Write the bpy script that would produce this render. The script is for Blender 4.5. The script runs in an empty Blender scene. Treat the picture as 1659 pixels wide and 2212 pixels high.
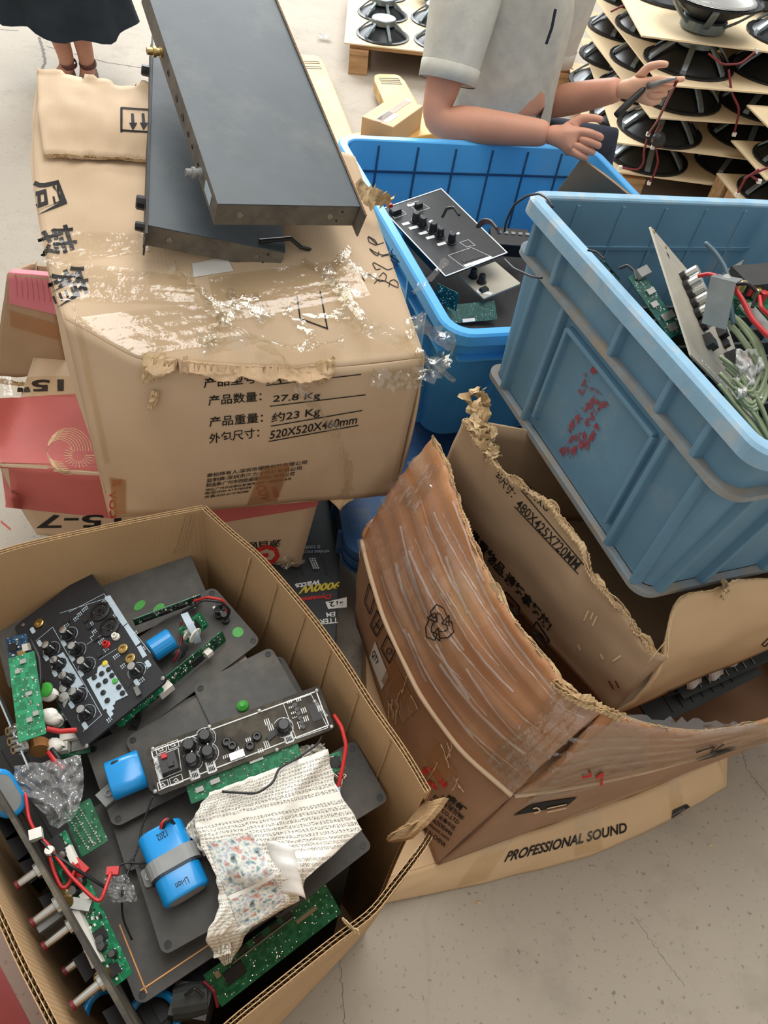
import bpy, bmesh, math, random
from mathutils import Vector as V, Matrix, noise, Euler
from mathutils.bvhtree import BVHTree
random.seed(7)
SC = bpy.context.scene
COL = SC.collection
# ------------------------------------------------------------------ camera
F = 1640.0; PITCH = math.radians(49.5); ROLL = math.radians(9.0); H = 1.6
_r0 = V((1, 0, 0)); _u0 = V((0, math.sin(PITCH), math.cos(PITCH))); FWD = V((0, math.cos(PITCH), -math.sin(PITCH)))
RGT = math.cos(ROLL)*_r0 + math.sin(ROLL)*_u0
UPV = -math.sin(ROLL)*_r0 + math.cos(ROLL)*_u0
CAM = V((0, 0, H))
cd = bpy.data.cameras.new('camera'); cam = bpy.data.objects.new('camera', cd); COL.objects.link(cam)
cd.sensor_width = 36; cd.lens = F/2212*36; cd.clip_start = .02; cd.clip_end = 200
cam.matrix_world = Matrix(((RGT.x, UPV.x, -FWD.x, CAM.x), (RGT.y, UPV.y, -FWD.y, CAM.y), (RGT.z, UPV.z, -FWD.z, CAM.z), (0, 0, 0, 1)))
SC.camera = cam
# ------------------------------------------------------------------ light
w = bpy.data.worlds.new('world'); SC.world = w; w.use_nodes = True
w.node_tree.nodes['Background'].inputs[0].default_value = (1.0, .965, .92, 1)
w.node_tree.nodes['Background'].inputs[1].default_value = .54
def area(name, loc, target, sx, sy, power, col):
    l = bpy.data.lights.new(name, 'AREA'); l.shape = 'RECTANGLE'; l.size = sx; l.size_y = sy; l.energy = power; l.color = col
    o = bpy.data.objects.new(name, l); COL.objects.link(o); o.location = loc
    o.rotation_euler = (V(target)-V(loc)).to_track_quat('-Z', 'Y').to_euler(); return o
area('daylight_from_open_gate', (-3.0, 9.0, 4.2), (0, 1.5, .3), 7, 4, 860, (.93, .97, 1.0))
area('roof_skylight', (.3, 2.6, 6.5), (.1, 1.6, 0), 3, 5, 230, (1.0, .98, .95))
SC.view_settings.view_transform = 'Standard'; SC.view_settings.look = 'None'
SC.view_settings.exposure = .22; SC.view_settings.gamma = 1; SC.view_settings.use_curve_mapping = False
# ------------------------------------------------------------------ picking points of the place
def ray(px, py): return RGT*((px-829.5)/F) - UPV*((py-1106)/F) + FWD
def W(px, py, z):
    d = ray(px, py); return CAM + d*((z-H)/d.z)
def WY(px, py, y):
    d = ray(px, py); return CAM + d*(y/d.y)
def D(px, py, dep): return CAM + ray(px, py)*dep
def PL(M, px, py, z=0):
    """pixel -> local xy on the plane z of frame M"""
    Mi = M.inverted(); o = Mi @ CAM; d = Mi.to_3x3() @ ray(px, py)
    t = (z-o.z)/d.z; p = o+d*t; return (p.x, p.y)
def frame(o, a, b):
    """matrix: origin o, x towards a, y towards b (made square)"""
    o, a, b = V(o), V(a), V(b); x = (a-o).normalized(); y = (b-o); y = (y-x*y.dot(x)).normalized(); z = x.cross(y)
    return Matrix(((x.x, y.x, z.x, o.x), (x.y, y.y, z.y, o.y), (x.z, y.z, z.z, o.z), (0, 0, 0, 1)))
def lerp(a, b, t): return a+(b-a)*t
def sm(t): t = max(0, min(1, t)); return t*t*(3-2*t)
def nz(x, y=0, z=0): return noise.noise(V((x, y, z)))
# ------------------------------------------------------------------ meshes
class MB:
    def __init__(s, M=None): s.v = []; s.f = []; s.uv = {}; s.M = M
    def p(s, q):
        q = V(q); s.v.append(s.M @ q if s.M else q); return len(s.v)-1
    def face(s, *q): s.f.append(tuple(q))
    def box(s, c, d, M=None):
        c = V(c); hx, hy, hz = d[0]/2, d[1]/2, d[2]/2; i = len(s.v)
        for z in (-hz, hz):
            for x, y in ((-hx, -hy), (hx, -hy), (hx, hy), (-hx, hy)):
                q = V((x, y, z)); q = (M @ q if M else q)+c; s.p(q)
        for a in ((3, 2, 1, 0), (4, 5, 6, 7), (0, 1, 5, 4), (1, 2, 6, 5), (2, 3, 7, 6), (3, 0, 4, 7)): s.face(*(i+k for k in a))
        return s
    def tbox(s, c, d, top=.8):
        c = V(c); hx, hy, hz = d[0]/2, d[1]/2, d[2]/2; i = len(s.v)
        for z, k in ((-hz, 1), (hz, top)):
            for x, y in ((-hx, -hy), (hx, -hy), (hx, hy), (-hx, hy)): s.p(c+V((x*k, y*k, z)))
        for a in ((3, 2, 1, 0), (4, 5, 6, 7), (0, 1, 5, 4), (1, 2, 6, 5), (2, 3, 7, 6), (3, 0, 4, 7)): s.face(*(i+k for k in a))
        return s
    def lathe(s, prof, n=16, o=(0, 0, 0), ax=(0, 0, 1), caps=True, flute=0):
        ax = V(ax).normalized(); o = V(o); a = ax.orthogonal().normalized(); b = ax.cross(a); rows = []
        for r, h in prof:
            rows.append([s.p(o+ax*h+(a*math.cos(6.28318*k/n)+b*math.sin(6.28318*k/n))*(r*(1-(flute if k % 2 else 0)))) for k in range(n)])
        for R0, R1 in zip(rows, rows[1:]):
            for k in range(n): s.face(R0[k], R0[(k+1) % n], R1[(k+1) % n], R1[k])
        if caps: s.face(*rows[0][::-1]); s.face(*rows[-1])
        return s
    def cyl(s, p0, p1, r, n=12, r1=None):
        p0, p1 = V(p0), V(p1); d = p1-p0
        return s.lathe([(r, 0), (r if r1 is None else r1, d.length)], n, p0, d)
    def tube(s, pts, r, n=6, closed=False):
        pts = [V(q) for q in pts]; rows = []; prev = None; m = len(pts)
        for i, q in enumerate(pts):
            t = (pts[min(i+1, m-1)]-pts[max(i-1, 0)]).normalized()
            a = prev if prev is not None else t.orthogonal()
            a = a-t*a.dot(t); a = a.normalized() if a.length > 1e-6 else t.orthogonal().normalized(); prev = a; b = t.cross(a)
            rr = r[i] if isinstance(r, (list, tuple)) else r
            rows.append([s.p(q+(a*math.cos(6.28318*k/n)+b*math.sin(6.28318*k/n))*rr) for k in range(n)])
        for R0, R1 in zip(rows, rows[1:]):
            for k in range(n): s.face(R0[k], R0[(k+1) % n], R1[(k+1) % n], R1[k])
        s.face(*rows[0][::-1]); s.face(*rows[-1]); return s
    def prism(s, out, z0, z1):
        n = len(out); a = [s.p((x, y, z0)) for x, y in out]; b = [s.p((x, y, z1)) for x, y in out]
        s.face(*a[::-1]); s.face(*b)
        for k in range(n): s.face(a[k], a[(k+1) % n], b[(k+1) % n], b[k])
        return s
    def loft(s, rings, closed=True, caps=False):
        rows = [[s.p(q) for q in r] for r in rings]; n = len(rows[0])
        for R0, R1 in zip(rows, rows[1:]):
            for k in range(n if closed else n-1): s.face(R0[k], R0[(k+1) % n], R1[(k+1) % n], R1[k])
        if caps: s.face(*rows[0][::-1]); s.face(*rows[-1])
        return s
    def grid(s, fn, nu, nv, lu=1, lv=1):
        g = []
        for i in range(nu+1):
            row = []
            for j in range(nv+1):
                k = s.p(fn(i/nu, j/nv)); s.uv[k] = (i/nu*lu, j/nv*lv); row.append(k)
            g.append(row)
        for i in range(nu):
            for j in range(nv): s.face(g[i][j], g[i+1][j], g[i+1][j+1], g[i][j+1])
        return g
    def sheet(s, fn, nu, nv, th=.004, lu=1, lv=1):
        """two-sided sheet with real thickness"""
        P = [[V(fn(i/nu, j/nv)) for j in range(nv+1)] for i in range(nu+1)]
        A = []; B = []
        for i in range(nu+1):
            ra = []; rb = []
            for j in range(nv+1):
                du = P[min(i+1, nu)][j]-P[max(i-1, 0)][j]; dv = P[i][min(j+1, nv)]-P[i][max(j-1, 0)]
                n = du.cross(dv); n = n.normalized() if n.length > 1e-12 else V((0, 0, 1))
                for L, sg in ((ra, .5), (rb, -.5)):
                    k = s.p(P[i][j]+n*th*sg); s.uv[k] = (i/nu*lu, j/nv*lv); L.append(k)
            A.append(ra); B.append(rb)
        for i in range(nu):
            for j in range(nv):
                s.face(A[i][j], A[i+1][j], A[i+1][j+1], A[i][j+1]); s.face(B[i][j], B[i][j+1], B[i+1][j+1], B[i+1][j])
        for i in range(nu):
            s.face(A[i][0], B[i][0], B[i+1][0], A[i+1][0]); s.face(A[i][nv], A[i+1][nv], B[i+1][nv], B[i][nv])
        for j in range(nv):
            s.face(A[0][j], A[0][j+1], B[0][j+1], B[0][j]); s.face(A[nu][j], B[nu][j], B[nu][j+1], A[nu][j+1])
        return s
    def bvh(s): return BVHTree.FromPolygons(s.v, s.f)
    def build(s, name, mat, parent=None, world=False, smooth=False, bevel=0, sub=0):
        vs = s.v
        if world and parent is not None:
            top = parent
            while top.parent: top = top.parent
            Mi = top.matrix_basis.inverted(); vs = [Mi @ q for q in vs]
        me = bpy.data.meshes.new(name); me.from_pydata([tuple(q) for q in vs], [], s.f)
        if s.uv:
            ul = me.uv_layers.new(name='UVMap')
            for l in me.loops: ul.data[l.index].uv = s.uv.get(l.vertex_index, (0, 0))
        me.materials.append(mat)
        if smooth: me.polygons.foreach_set('use_smooth', [True]*len(me.polygons))
        o = bpy.data.objects.new(name, me); COL.objects.link(o)
        if parent is not None: o.parent = parent
        if bevel:
            b = o.modifiers.new('bevel', 'BEVEL'); b.width = bevel; b.segments = 2; b.limit_method = 'ANGLE'
        if sub:
            b = o.modifiers.new('subdivision', 'SUBSURF'); b.levels = sub; b.render_levels = sub
        return o
def tag(o, label=None, cat=None, group=None, kind=None):
    if label: o['label'] = label
    if cat: o['category'] = cat
    if group: o['group'] = group
    if kind: o['kind'] = kind
    return o
def thing(name, label, cat, M=None, group=None):
    o = bpy.data.objects.new(name, None); COL.objects.link(o); o.empty_display_size = .05
    if M is not None: o.matrix_basis = M if isinstance(M, Matrix) else Matrix.Translation(V(M))
    return tag(o, label, cat, group)
def copy_tree(o, M=None, parent=None, label=None, group=None):
    c = o.copy(); COL.objects.link(c)
    if parent is not None: c.parent = parent
    if M is not None: c.matrix_basis = M
    if label: c['label'] = label
    if group: c['group'] = group
    for ch in [q for q in o.children]: copy_tree(ch, None, c)
    return c
# ------------------------------------------------------------------ print and tape laid on a surface
def cast(bv, px, py, last=[1.2]):
    h, n, i, d = bv.ray_cast(CAM, ray(px, py))
    if h is None:
        q = CAM+ray(px, py).normalized()*last[0]; h, n, i, d = bv.find_nearest(q); q2 = CAM+ray(px, py).normalized()*(h-CAM).length
        h, n = q2, n
    else: last[0] = d
    if n.dot(h-CAM) > 0: n = -n
    return h, n
def quad_at(Q, u, v): 
    return (lerp(lerp(Q[0][0], Q[1][0], u), lerp(Q[3][0], Q[2][0], u), v), lerp(lerp(Q[0][1], Q[1][1], u), lerp(Q[3][1], Q[2][1], u), v))
def decal(name, bv, Q, mat, parent, nu=8, nv=8, off=.0012, fn=None, smooth=True):
    """thin print or film over the pixel quad Q (bl, br, tr, tl), lying on the surface"""
    mb = MB()
    def f(u, v):
        a, b = quad_at(Q, u, v); h, n = cast(bv, a, b); return h+n*(off+(fn(u, v) if fn else 0))
    mb.grid(f, nu, nv, 1, 1); return mb.build(name, mat, parent, world=True, smooth=smooth)
def ribbon(name, bv, pts, wpx, mat, parent, off=.0014, n=24, wob=0, seed=0):
    """film strip along pixel polyline pts on a surface"""
    mb = MB(); m = len(pts)-1
    def at(s):
        s = min(s*m, m-1e-6); i = int(s); t = s-i
        return V((lerp(pts[i][0], pts[i+1][0], t), lerp(pts[i][1], pts[i+1][1], t)))
    def f(s, t):
        c = at(s); d = (at(min(1, s+.02))-at(max(0, s-.02))).normalized(); nn = V((-d.y, d.x))
        ww = wpx*(1+wob*nz(s*6+seed, seed)); q = c+nn*(t-.5)*ww
        h, n_ = cast(bv, q.x, q.y); return h+n_*(off+abs(wob)*.004*max(0, nz(s*12+seed, t*3)))
    mb.grid(f, n, 3, 1, 1); return mb.build(name, mat, parent, world=True, smooth=True)
_tc = {}
def text_geo(txt, bold=0, maxlen=None):
    key = (txt, bold, maxlen)
    if key in _tc: return _tc[key]
    c = bpy.data.curves.new('lettering', 'FONT'); c.body = txt; c.offset = bold; c.resolution_u = 3
    o = bpy.data.objects.new('lettering', c); COL.objects.link(o); bpy.context.view_layer.update()
    me = bpy.data.meshes.new_from_object(o.evaluated_get(bpy.context.evaluated_depsgraph_get()))
    bpy.data.objects.remove(o); bpy.data.curves.remove(c)
    bm = bmesh.new(); bm.from_mesh(me); bpy.data.meshes.remove(me)
    bmesh.ops.triangulate(bm, faces=bm.faces[:]); bmesh.ops.remove_doubles(bm, verts=bm.verts[:], dist=1e-5)
    xs = [q.co.x for q in bm.verts]; ys = [q.co.y for q in bm.verts]
    if maxlen:
        for _ in range(4):
            es = [e for e in bm.edges if e.calc_length() > maxlen]
            if not es: break
            bmesh.ops.subdivide_edges(bm, edges=es, cuts=1); bmesh.ops.triangulate(bm, faces=[f for f in bm.faces if len(f.verts) > 3])
    x0, x1, y0, y1 = min(xs), max(xs), min(ys), max(ys)
    bm.verts.index_update()
    g = ([((q.co.x-x0)/(x1-x0), (q.co.y-y0)/max(1e-6, y1-y0)) for q in bm.verts], [tuple(q.index for q in f.verts) for f in bm.faces], (x1-x0)/max(1e-6, y1-y0))
    bm.free(); _tc[key] = g; return g
def print_text(name, bv, txt, Q, mat, parent, bold=0, maxlen=None, off=.0013):
    vs, fs, asp = text_geo(txt, bold, maxlen); mb = MB()
    for u, v in vs:
        a, b = quad_at(Q, u, v); h, n = cast(bv, a, b); mb.p(h+n*off)
    mb.f = list(fs); return mb.build(name, mat, parent, world=True)
def flat_text(mb, txt, x, y, hgt, ang=0, z=.0006, bold=0, wid=None, center=True, up=1):
    """lettering into mb on the local plane z"""
    vs, fs, asp = text_geo(txt, bold); i = len(mb.v); wd = wid or asp*hgt; ca, sa = math.cos(ang), math.sin(ang)
    for u, v in vs:
        a = (u-(.5 if center else 0))*wd; b = (v-(.5 if center else 0))*hgt; mb.p((x+a*ca-b*sa, y+a*sa+b*ca, z))
    mb.f += [tuple(k+i for k in f) for f in fs]
# ------------------------------------------------------------------ materials
def srgb(r, g, b):
    f = lambda c: ((c/255+.055)/1.055)**2.4 if c > 10 else c/255/12.92
    return (f(r), f(g), f(b), 1)
def pm(name, col, rough=.5, metal=0, var=.12, scale=18, bump=0, bscale=300, dirt=None, spec=.5, ribs=0, coat=0, alpha=1, trans=0, sss=0, vscale=(1, 1, 1), ribsc=45):
    m = bpy.data.materials.new(name); m.use_nodes = True; t = m.node_tree; N = t.nodes; L = t.links; b = N['Principled BSDF']
    c = col if len(col) == 4 else srgb(*col)
    tc = N.new('ShaderNodeTexCoord'); mp = N.new('ShaderNodeMapping'); mp.inputs['Scale'].default_value = vscale; L.new(tc.outputs['Object'], mp.inputs[0])
    n1 = N.new('ShaderNodeTexNoise'); n1.inputs['Scale'].default_value = scale; n1.inputs['Detail'].default_value = 6; L.new(mp.outputs[0], n1.inputs[0])
    mx = N.new('ShaderNodeMix'); mx.data_type = 'RGBA'; mr = N.new('ShaderNodeMapRange'); mr.inputs[1].default_value = .3; mr.inputs[2].default_value = .7
    L.new(n1.outputs[0], mr.inputs[0]); L.new(mr.outputs[0], mx.inputs[0])
    mx.inputs[6].default_value = tuple(x*(1-var) for x in c[:3])+(1,); mx.inputs[7].default_value = tuple(min(1, x*(1+var)) for x in c[:3])+(1,)
    out = mx.outputs[2]
    if dirt:
        dc, lo, hi, ds = dirt; n2 = N.new('ShaderNodeTexNoise'); n2.inputs['Scale'].default_value = ds; n2.inputs['Detail'].default_value = 8; n2.inputs['Roughness'].default_value = .65
        L.new(tc.outputs['Object'], n2.inputs[0]); m2 = N.new('ShaderNodeMapRange'); m2.inputs[1].default_value = lo; m2.inputs[2].default_value = hi; L.new(n2.outputs[0], m2.inputs[0])
        x2 = N.new('ShaderNodeMix'); x2.data_type = 'RGBA'; L.new(m2.outputs[0], x2.inputs[0]); L.new(out, x2.inputs[6]); x2.inputs[7].default_value = srgb(*dc); out = x2.outputs[2]
    L.new(out, b.inputs['Base Color']); b.inputs['Roughness'].default_value = rough; b.inputs['Metallic'].default_value = metal
    b.inputs['Specular IOR Level'].default_value = spec; b.inputs['Coat Weight'].default_value = coat; b.inputs['Alpha'].default_value = alpha
    b.inputs['Transmission Weight'].default_value = trans
    if sss: b.inputs['Subsurface Weight'].default_value = sss; b.inputs['Subsurface Radius'].default_value = (.02, .01, .008); b.inputs['Subsurface Scale'].default_value = .5
    hsrc = None
    if bump:
        n3 = N.new('ShaderNodeTexNoise'); n3.inputs['Scale'].default_value = bscale; n3.inputs['Detail'].default_value = 4; L.new(mp.outputs[0], n3.inputs[0])
        bp = N.new('ShaderNodeBump'); bp.inputs['Strength'].default_value = bump; bp.inputs['Distance'].default_value = .002; L.new(n3.outputs[0], bp.inputs['Height']); L.new(bp.outputs[0], b.inputs['Normal']); hsrc = bp
    if ribs:
        uv = N.new('ShaderNodeUVMap'); wv = N.new('ShaderNodeTexWave'); wv.inputs['Scale'].default_value = ribsc; wv.inputs['Distortion'].default_value = .6; L.new(uv.outputs[0], wv.inputs[0])
        b2 = N.new('ShaderNodeBump'); b2.inputs['Strength'].default_value = ribs; b2.inputs['Distance'].default_value = .001; L.new(wv.outputs[0], b2.inputs['Height'])
        if hsrc: L.new(hsrc.outputs[0], b2.inputs['Normal'])
        L.new(b2.outputs[0], b.inputs['Normal'])
    return m
def film(name, tint=(1, 1, 1, 1), gloss=.16, rough=.08, bump=.5, milky=0.0):
    """clear packing film: light passes, a little is mirrored"""
    m = bpy.data.materials.new(name); m.use_nodes = True; t = m.node_tree; N = t.nodes; L = t.links
    N.remove(N['Principled BSDF']); o = N['Material Output']
    tr = N.new('ShaderNodeBsdfTransparent'); tr.inputs[0].default_value = tint; gl = N.new('ShaderNodeBsdfGlossy'); gl.inputs['Roughness'].default_value = rough
    df = N.new('ShaderNodeBsdfDiffuse'); df.inputs[0].default_value = (.9, .9, .88, 1)
    tc = N.new('ShaderNodeTexCoord'); n = N.new('ShaderNodeTexNoise'); n.inputs['Scale'].default_value = 45; n.inputs['Detail'].default_value = 3; L.new(tc.outputs['Object'], n.inputs[0])
    bp = N.new('ShaderNodeBump'); bp.inputs['Strength'].default_value = bump; bp.inputs['Distance'].default_value = .01; L.new(n.outputs[0], bp.inputs['Height']); L.new(bp.outputs[0], gl.inputs['Normal'])
    a = N.new('ShaderNodeMixShader'); a.inputs[0].default_value = gloss; L.new(tr.outputs[0], a.inputs[1]); L.new(gl.outputs[0], a.inputs[2])
    b = N.new('ShaderNodeMixShader'); b.inputs[0].default_value = milky; L.new(a.outputs[0], b.inputs[1]); L.new(df.outputs[0], b.inputs[2]); L.new(b.outputs[0], o.inputs[0]); return m
def pcb(name, col, line):
    m = pm(name, col, .35, 0, .15, 40); t = m.node_tree; N = t.nodes; L = t.links; b = N['Principled BSDF']; src = b.inputs['Base Color'].links[0].from_socket
    tc = N.new('ShaderNodeTexCoord'); v = N.new('ShaderNodeTexVoronoi'); v.distance = 'CHEBYCHEV'; v.inputs['Scale'].default_value = 130; L.new(tc.outputs['Object'], v.inputs[0])
    g = N.new('ShaderNodeMath'); g.operation = 'GREATER_THAN'; g.inputs[1].default_value = .45; L.new(v.outputs[0], g.inputs[0])
    v2 = N.new('ShaderNodeTexVoronoi'); v2.inputs['Scale'].default_value = 170; L.new(tc.outputs['Object'], v2.inputs[0]); l2 = N.new('ShaderNodeMath'); l2.operation = 'LESS_THAN'; l2.inputs[1].default_value = .16; L.new(v2.outputs[0], l2.inputs[0])
    x = N.new('ShaderNodeMix'); x.data_type = 'RGBA'; L.new(g.outputs[0], x.inputs[0]); L.new(src, x.inputs[6]); x.inputs[7].default_value = srgb(*line)
    y = N.new('ShaderNodeMix'); y.data_type = 'RGBA'; L.new(l2.outputs[0], y.inputs[0]); L.new(x.outputs[2], y.inputs[6]); y.inputs[7].default_value = srgb(190, 195, 190); L.new(y.outputs[2], b.inputs['Base Color']); return m
M_ = {}
def mats():
    g = M_
    g['card'] = pm('cardboard_tan', (205, 180, 150), .8, 0, .07, 9, .12, 500, ribs=.12, spec=.2)
    g['card_in'] = pm('cardboard_inner', (184, 150, 110), .85, 0, .09, 7, .15, 500, ribs=.3, spec=.2)
    g['card_or'] = pm('cardboard_orange', (172, 120, 80), .55, 0, .14, 9, .2, 300, dirt=((194, 156, 116), .5, .72, 7), ribs=.05, spec=.35)
    g['card_or_shade'] = pm('cardboard_orange_shaded', (156, 120, 92), .75, 0, .12, 8, .15, 400, ribs=.06, spec=.25)  # the orange board darkened for the shade on the overhung lower walls
    g['card_gr'] = pm('cardboard_greyish', (174, 147, 118), .85, 0, .08, 8, .15, 400, ribs=.1, spec=.2)
    g['card_flat'] = pm('cardboard_flat', (208, 175, 134), .6, 0, .07, 7, .12, 400, ribs=.08, spec=.3)
    g['card_edge'] = pm('cardboard_torn_edge', (206, 180, 140), .9, 0, .15, 60, .4, 200, spec=.1)
    g['red_card'] = pm('red_print', (192, 102, 96), .6, 0, .1, 8, .1, 300, spec=.3)
    g['pink_card'] = pm('pink_print', (214, 128, 138), .6, 0, .08, 10, .1, 300, spec=.3)
    g['ink'] = pm('black_ink', (38, 35, 33), .7, 0, .2, 60, spec=.2)
    g['ink_red'] = pm('red_ink', (196, 52, 48), .7, 0, .2, 60, spec=.2)
    g['ink_cream'] = pm('cream_ink', (222, 190, 150), .7, 0, .1, 60, spec=.2)
    g['ink_white'] = pm('white_ink', (226, 228, 226), .6, 0, .08, 80, spec=.3)
    g['ink_grey'] = pm('grey_blue_print', (178, 194, 204), .6, 0, .06, 60, spec=.3)
    g['ink_yellow'] = pm('yellow_ink', (214, 190, 60), .5, 0, .08, 60)
    g['paper'] = pm('white_paper', (226, 224, 218), .8, 0, .05, 20, spec=.2)
    g['tape'] = film('clear_tape', (.97, .95, .9, 1), .09, .16, .3)
    g['tape_loose'] = film('loose_clear_tape', (.95, .93, .86, 1), .15, .06, .6, .03)
    g['tape_band'] = film('clear_tape_layers', (.97, .94, .88, 1), .07, .2, .3, .05)
    g['tape_crease'] = film('creased_tape', (.95, .93, .88, 1), .12, .15, .5, .25)
    g['tape_brown'] = pm('brown_tape', (182, 130, 82), .3, 0, .1, 12, alpha=.55)
    g['bubble'] = film('bubble_wrap', (.96, .97, .97, 1), .3, .07, 1.0, .14)
    g['black'] = pm('black_powder_coat', (50, 53, 55), .55, 0, .1, 60, .15, 900, dirt=((96, 92, 84), .52, .85, 11), spec=.4)
    g['black2'] = pm('black_plate_paint', (80, 79, 76), .6, 0, .1, 60, .12, 900, dirt=((122, 114, 100), .48, .9, 9), spec=.35)
    g['panel'] = pm('black_panel_paint', (38, 39, 42), .5, 0, .12, 90, .1, 900, dirt=((80, 76, 70), .6, .95, 12), spec=.4)
    g['panel_dusty'] = pm('dusty_panel', (62, 58, 52), .75, 0, .2, 30, .15, 600, dirt=((128, 118, 98), .45, .8, 10), spec=.25)
    g['rack'] = pm('rack_unit_paint', (68, 77, 82), .42, 0, .12, 14, .08, 700, dirt=((112, 112, 104), .5, .9, 5), spec=.5)
    g['rack_dusty'] = pm('dusty_rack_paint', (108, 102, 92), .7, 0, .2, 25, .1, 500, dirt=((60, 58, 56), .5, .75, 14), spec=.3)
    g['knob'] = pm('black_knob_plastic', (30, 30, 32), .35, 0, .15, 90, spec=.5)
    g['steel'] = pm('bright_steel', (205, 205, 200), .25, 1, .08, 60)
    g['dullsteel'] = pm('dull_steel', (150, 150, 145), .45, 1, .15, 40)
    g['brass'] = pm('brass', (190, 165, 110), .35, 1, .12, 50)
    g['copper'] = pm('copper_trace', (196, 140, 84), .4, .6, .1, 60)
    g['green'] = pcb('green_circuit_board', (24, 110, 70), (36, 138, 92))
    g['green_dk'] = pcb('dark_green_circuit_board', (20, 82, 50), (34, 100, 64))
    g['green_deep'] = pcb('bottle_green_circuit_board', (16, 74, 66), (22, 88, 76))
    g['blue_pcb'] = pcb('blue_circuit_board', (22, 62, 96), (38, 84, 120))
    g['chip'] = pm('black_chip', (34, 34, 35), .5, 0, .2, 60)
    g['white_pl'] = pm('white_plastic', (232, 228, 216), .45, 0, .06, 50)
    g['grey_pl'] = pm('grey_rubber', (136, 138, 136), .6, 0, .08, 50)
    g['battery'] = pm('blue_shrink_wrap', (22, 140, 208), .25, 0, .05, 20, spec=.6)
    g['red_w'] = pm('red_wire', (190, 40, 40), .4, 0, .1, 50)
    g['dkred_w'] = pm('dark_red_wire', (120, 32, 38), .5, 0, .1, 50)
    g['black_w'] = pm('black_wire', (28, 28, 29), .45, 0, .15, 50)
    g['green_w'] = pm('green_grey_cable', (132, 146, 112), .3, 0, .2, 40, spec=.6)
    g['teal_w'] = pm('slate_wire', (66, 92, 104), .4, 0, .1, 50)
    g['sticker'] = pm('green_sticker', (66, 160, 60), .4, 0, .15, 80)
    g['tote'] = pm('bright_blue_plastic', (84, 174, 238), .35, 0, .06, 8, .05, 200, spec=.5, dirt=((110, 165, 210), .6, .95, 7))
    g['tote_dk'] = pm('dark_blue_plastic', (38, 78, 122), .45, 0, .15, 10, dirt=((120, 116, 106), .55, .85, 12))
    g['crate'] = pm('faded_blue_plastic', (104, 144, 168), .5, 0, .08, 9, .08, 150, dirt=((150, 158, 158), .58, .9, 9), spec=.4)
    g['crate_rim'] = pm('worn_blue_rim', (140, 180, 205), .55, 0, .1, 20, .15, 120, dirt=((182, 186, 182), .5, .75, 25), spec=.35)
    g['crate_dust'] = pm('dusty_blue_ledge', (138, 150, 156), .85, 0, .15, 25, .15, 200, dirt=((160, 146, 128), .4, .65, 18), spec=.2)
    g['concrete'] = concrete()
    g['wood'] = pm('pallet_wood', (186, 148, 106), .8, 0, .25, 6, .2, 80, vscale=(1, 8, 8))
    g['ply'] = pm('plywood_sheet', (232, 210, 172), .75, 0, .08, 5, .08, 60, spec=.2)
    g['jack'] = pm('yellow_truck_paint', (214, 172, 96), .5, .1, .15, 8, .1, 100, dirt=((150, 128, 112), .5, .7, 7))
    g['spk'] = pm('black_speaker_basket', (32, 35, 38), .35, .3, .2, 30, spec=.5)
    g['cone'] = pm('grey_speaker_cone', (176, 176, 172), .35, .5, .08, 12)
    g['magnet'] = pm('speaker_magnet_cover', (112, 122, 124), .35, .5, .15, 20)
    g['skin'] = pm('skin', (220, 170, 140), .55, 0, .07, 14, .06, 200, sss=.15, spec=.35)
    g['skin2'] = pm('skin_tan', (208, 152, 126), .55, 0, .07, 14, .06, 200, sss=.15, spec=.35)
    g['shirt'] = pm('pale_grey_cotton', (206, 204, 192), .9, 0, .07, 25, .3, 90, dirt=((166, 168, 166), .52, .8, 6), spec=.1)
    g['skirt'] = pm('black_skirt_fabric', (44, 50, 56), .9, 0, .15, 12, .2, 100, spec=.1)
    g['shoe'] = pm('brown_shoe', (96, 60, 54), .5, 0, .1, 30)
    g['hair'] = pm('dark_hair', (30, 26, 24), .6, 0, .3, 80, .3, 200)
    g['trouser'] = pm('dark_trousers', (52, 56, 66), .9, 0, .15, 20, spec=.1)
    g['gray_panel'] = pm('bare_grey_panel', (176, 170, 154), .5, .2, .07, 20, .05, 400)
    g['galv'] = pm('galvanised_bracket', (150, 158, 158), .4, .8, .15, 25)
    g['boxblack'] = pm('black_gloss_carton', (52, 56, 58), .45, 0, .1, 20, spec=.4)
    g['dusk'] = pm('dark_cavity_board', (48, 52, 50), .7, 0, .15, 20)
    g['crack'] = pm('crack_in_concrete', (112, 106, 98), .9, 0, .2, 60)
    g['card_torn'] = pm('torn_ply_paper', (198, 170, 136), .85, 0, .12, 30, .2, 150, spec=.2)
    g['red_smear'] = smear()
    g['pink_red'] = pm('faded_pink_red_print', (222, 120, 122), .6, 0, .08, 8, .1, 300, spec=.3)
    g['bag'] = film('milky_plastic_bag', (.95, .95, .92, 1), .18, .2, .6, .5)
    g['news'] = newsprint(); g['newspic'] = newspic()
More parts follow.
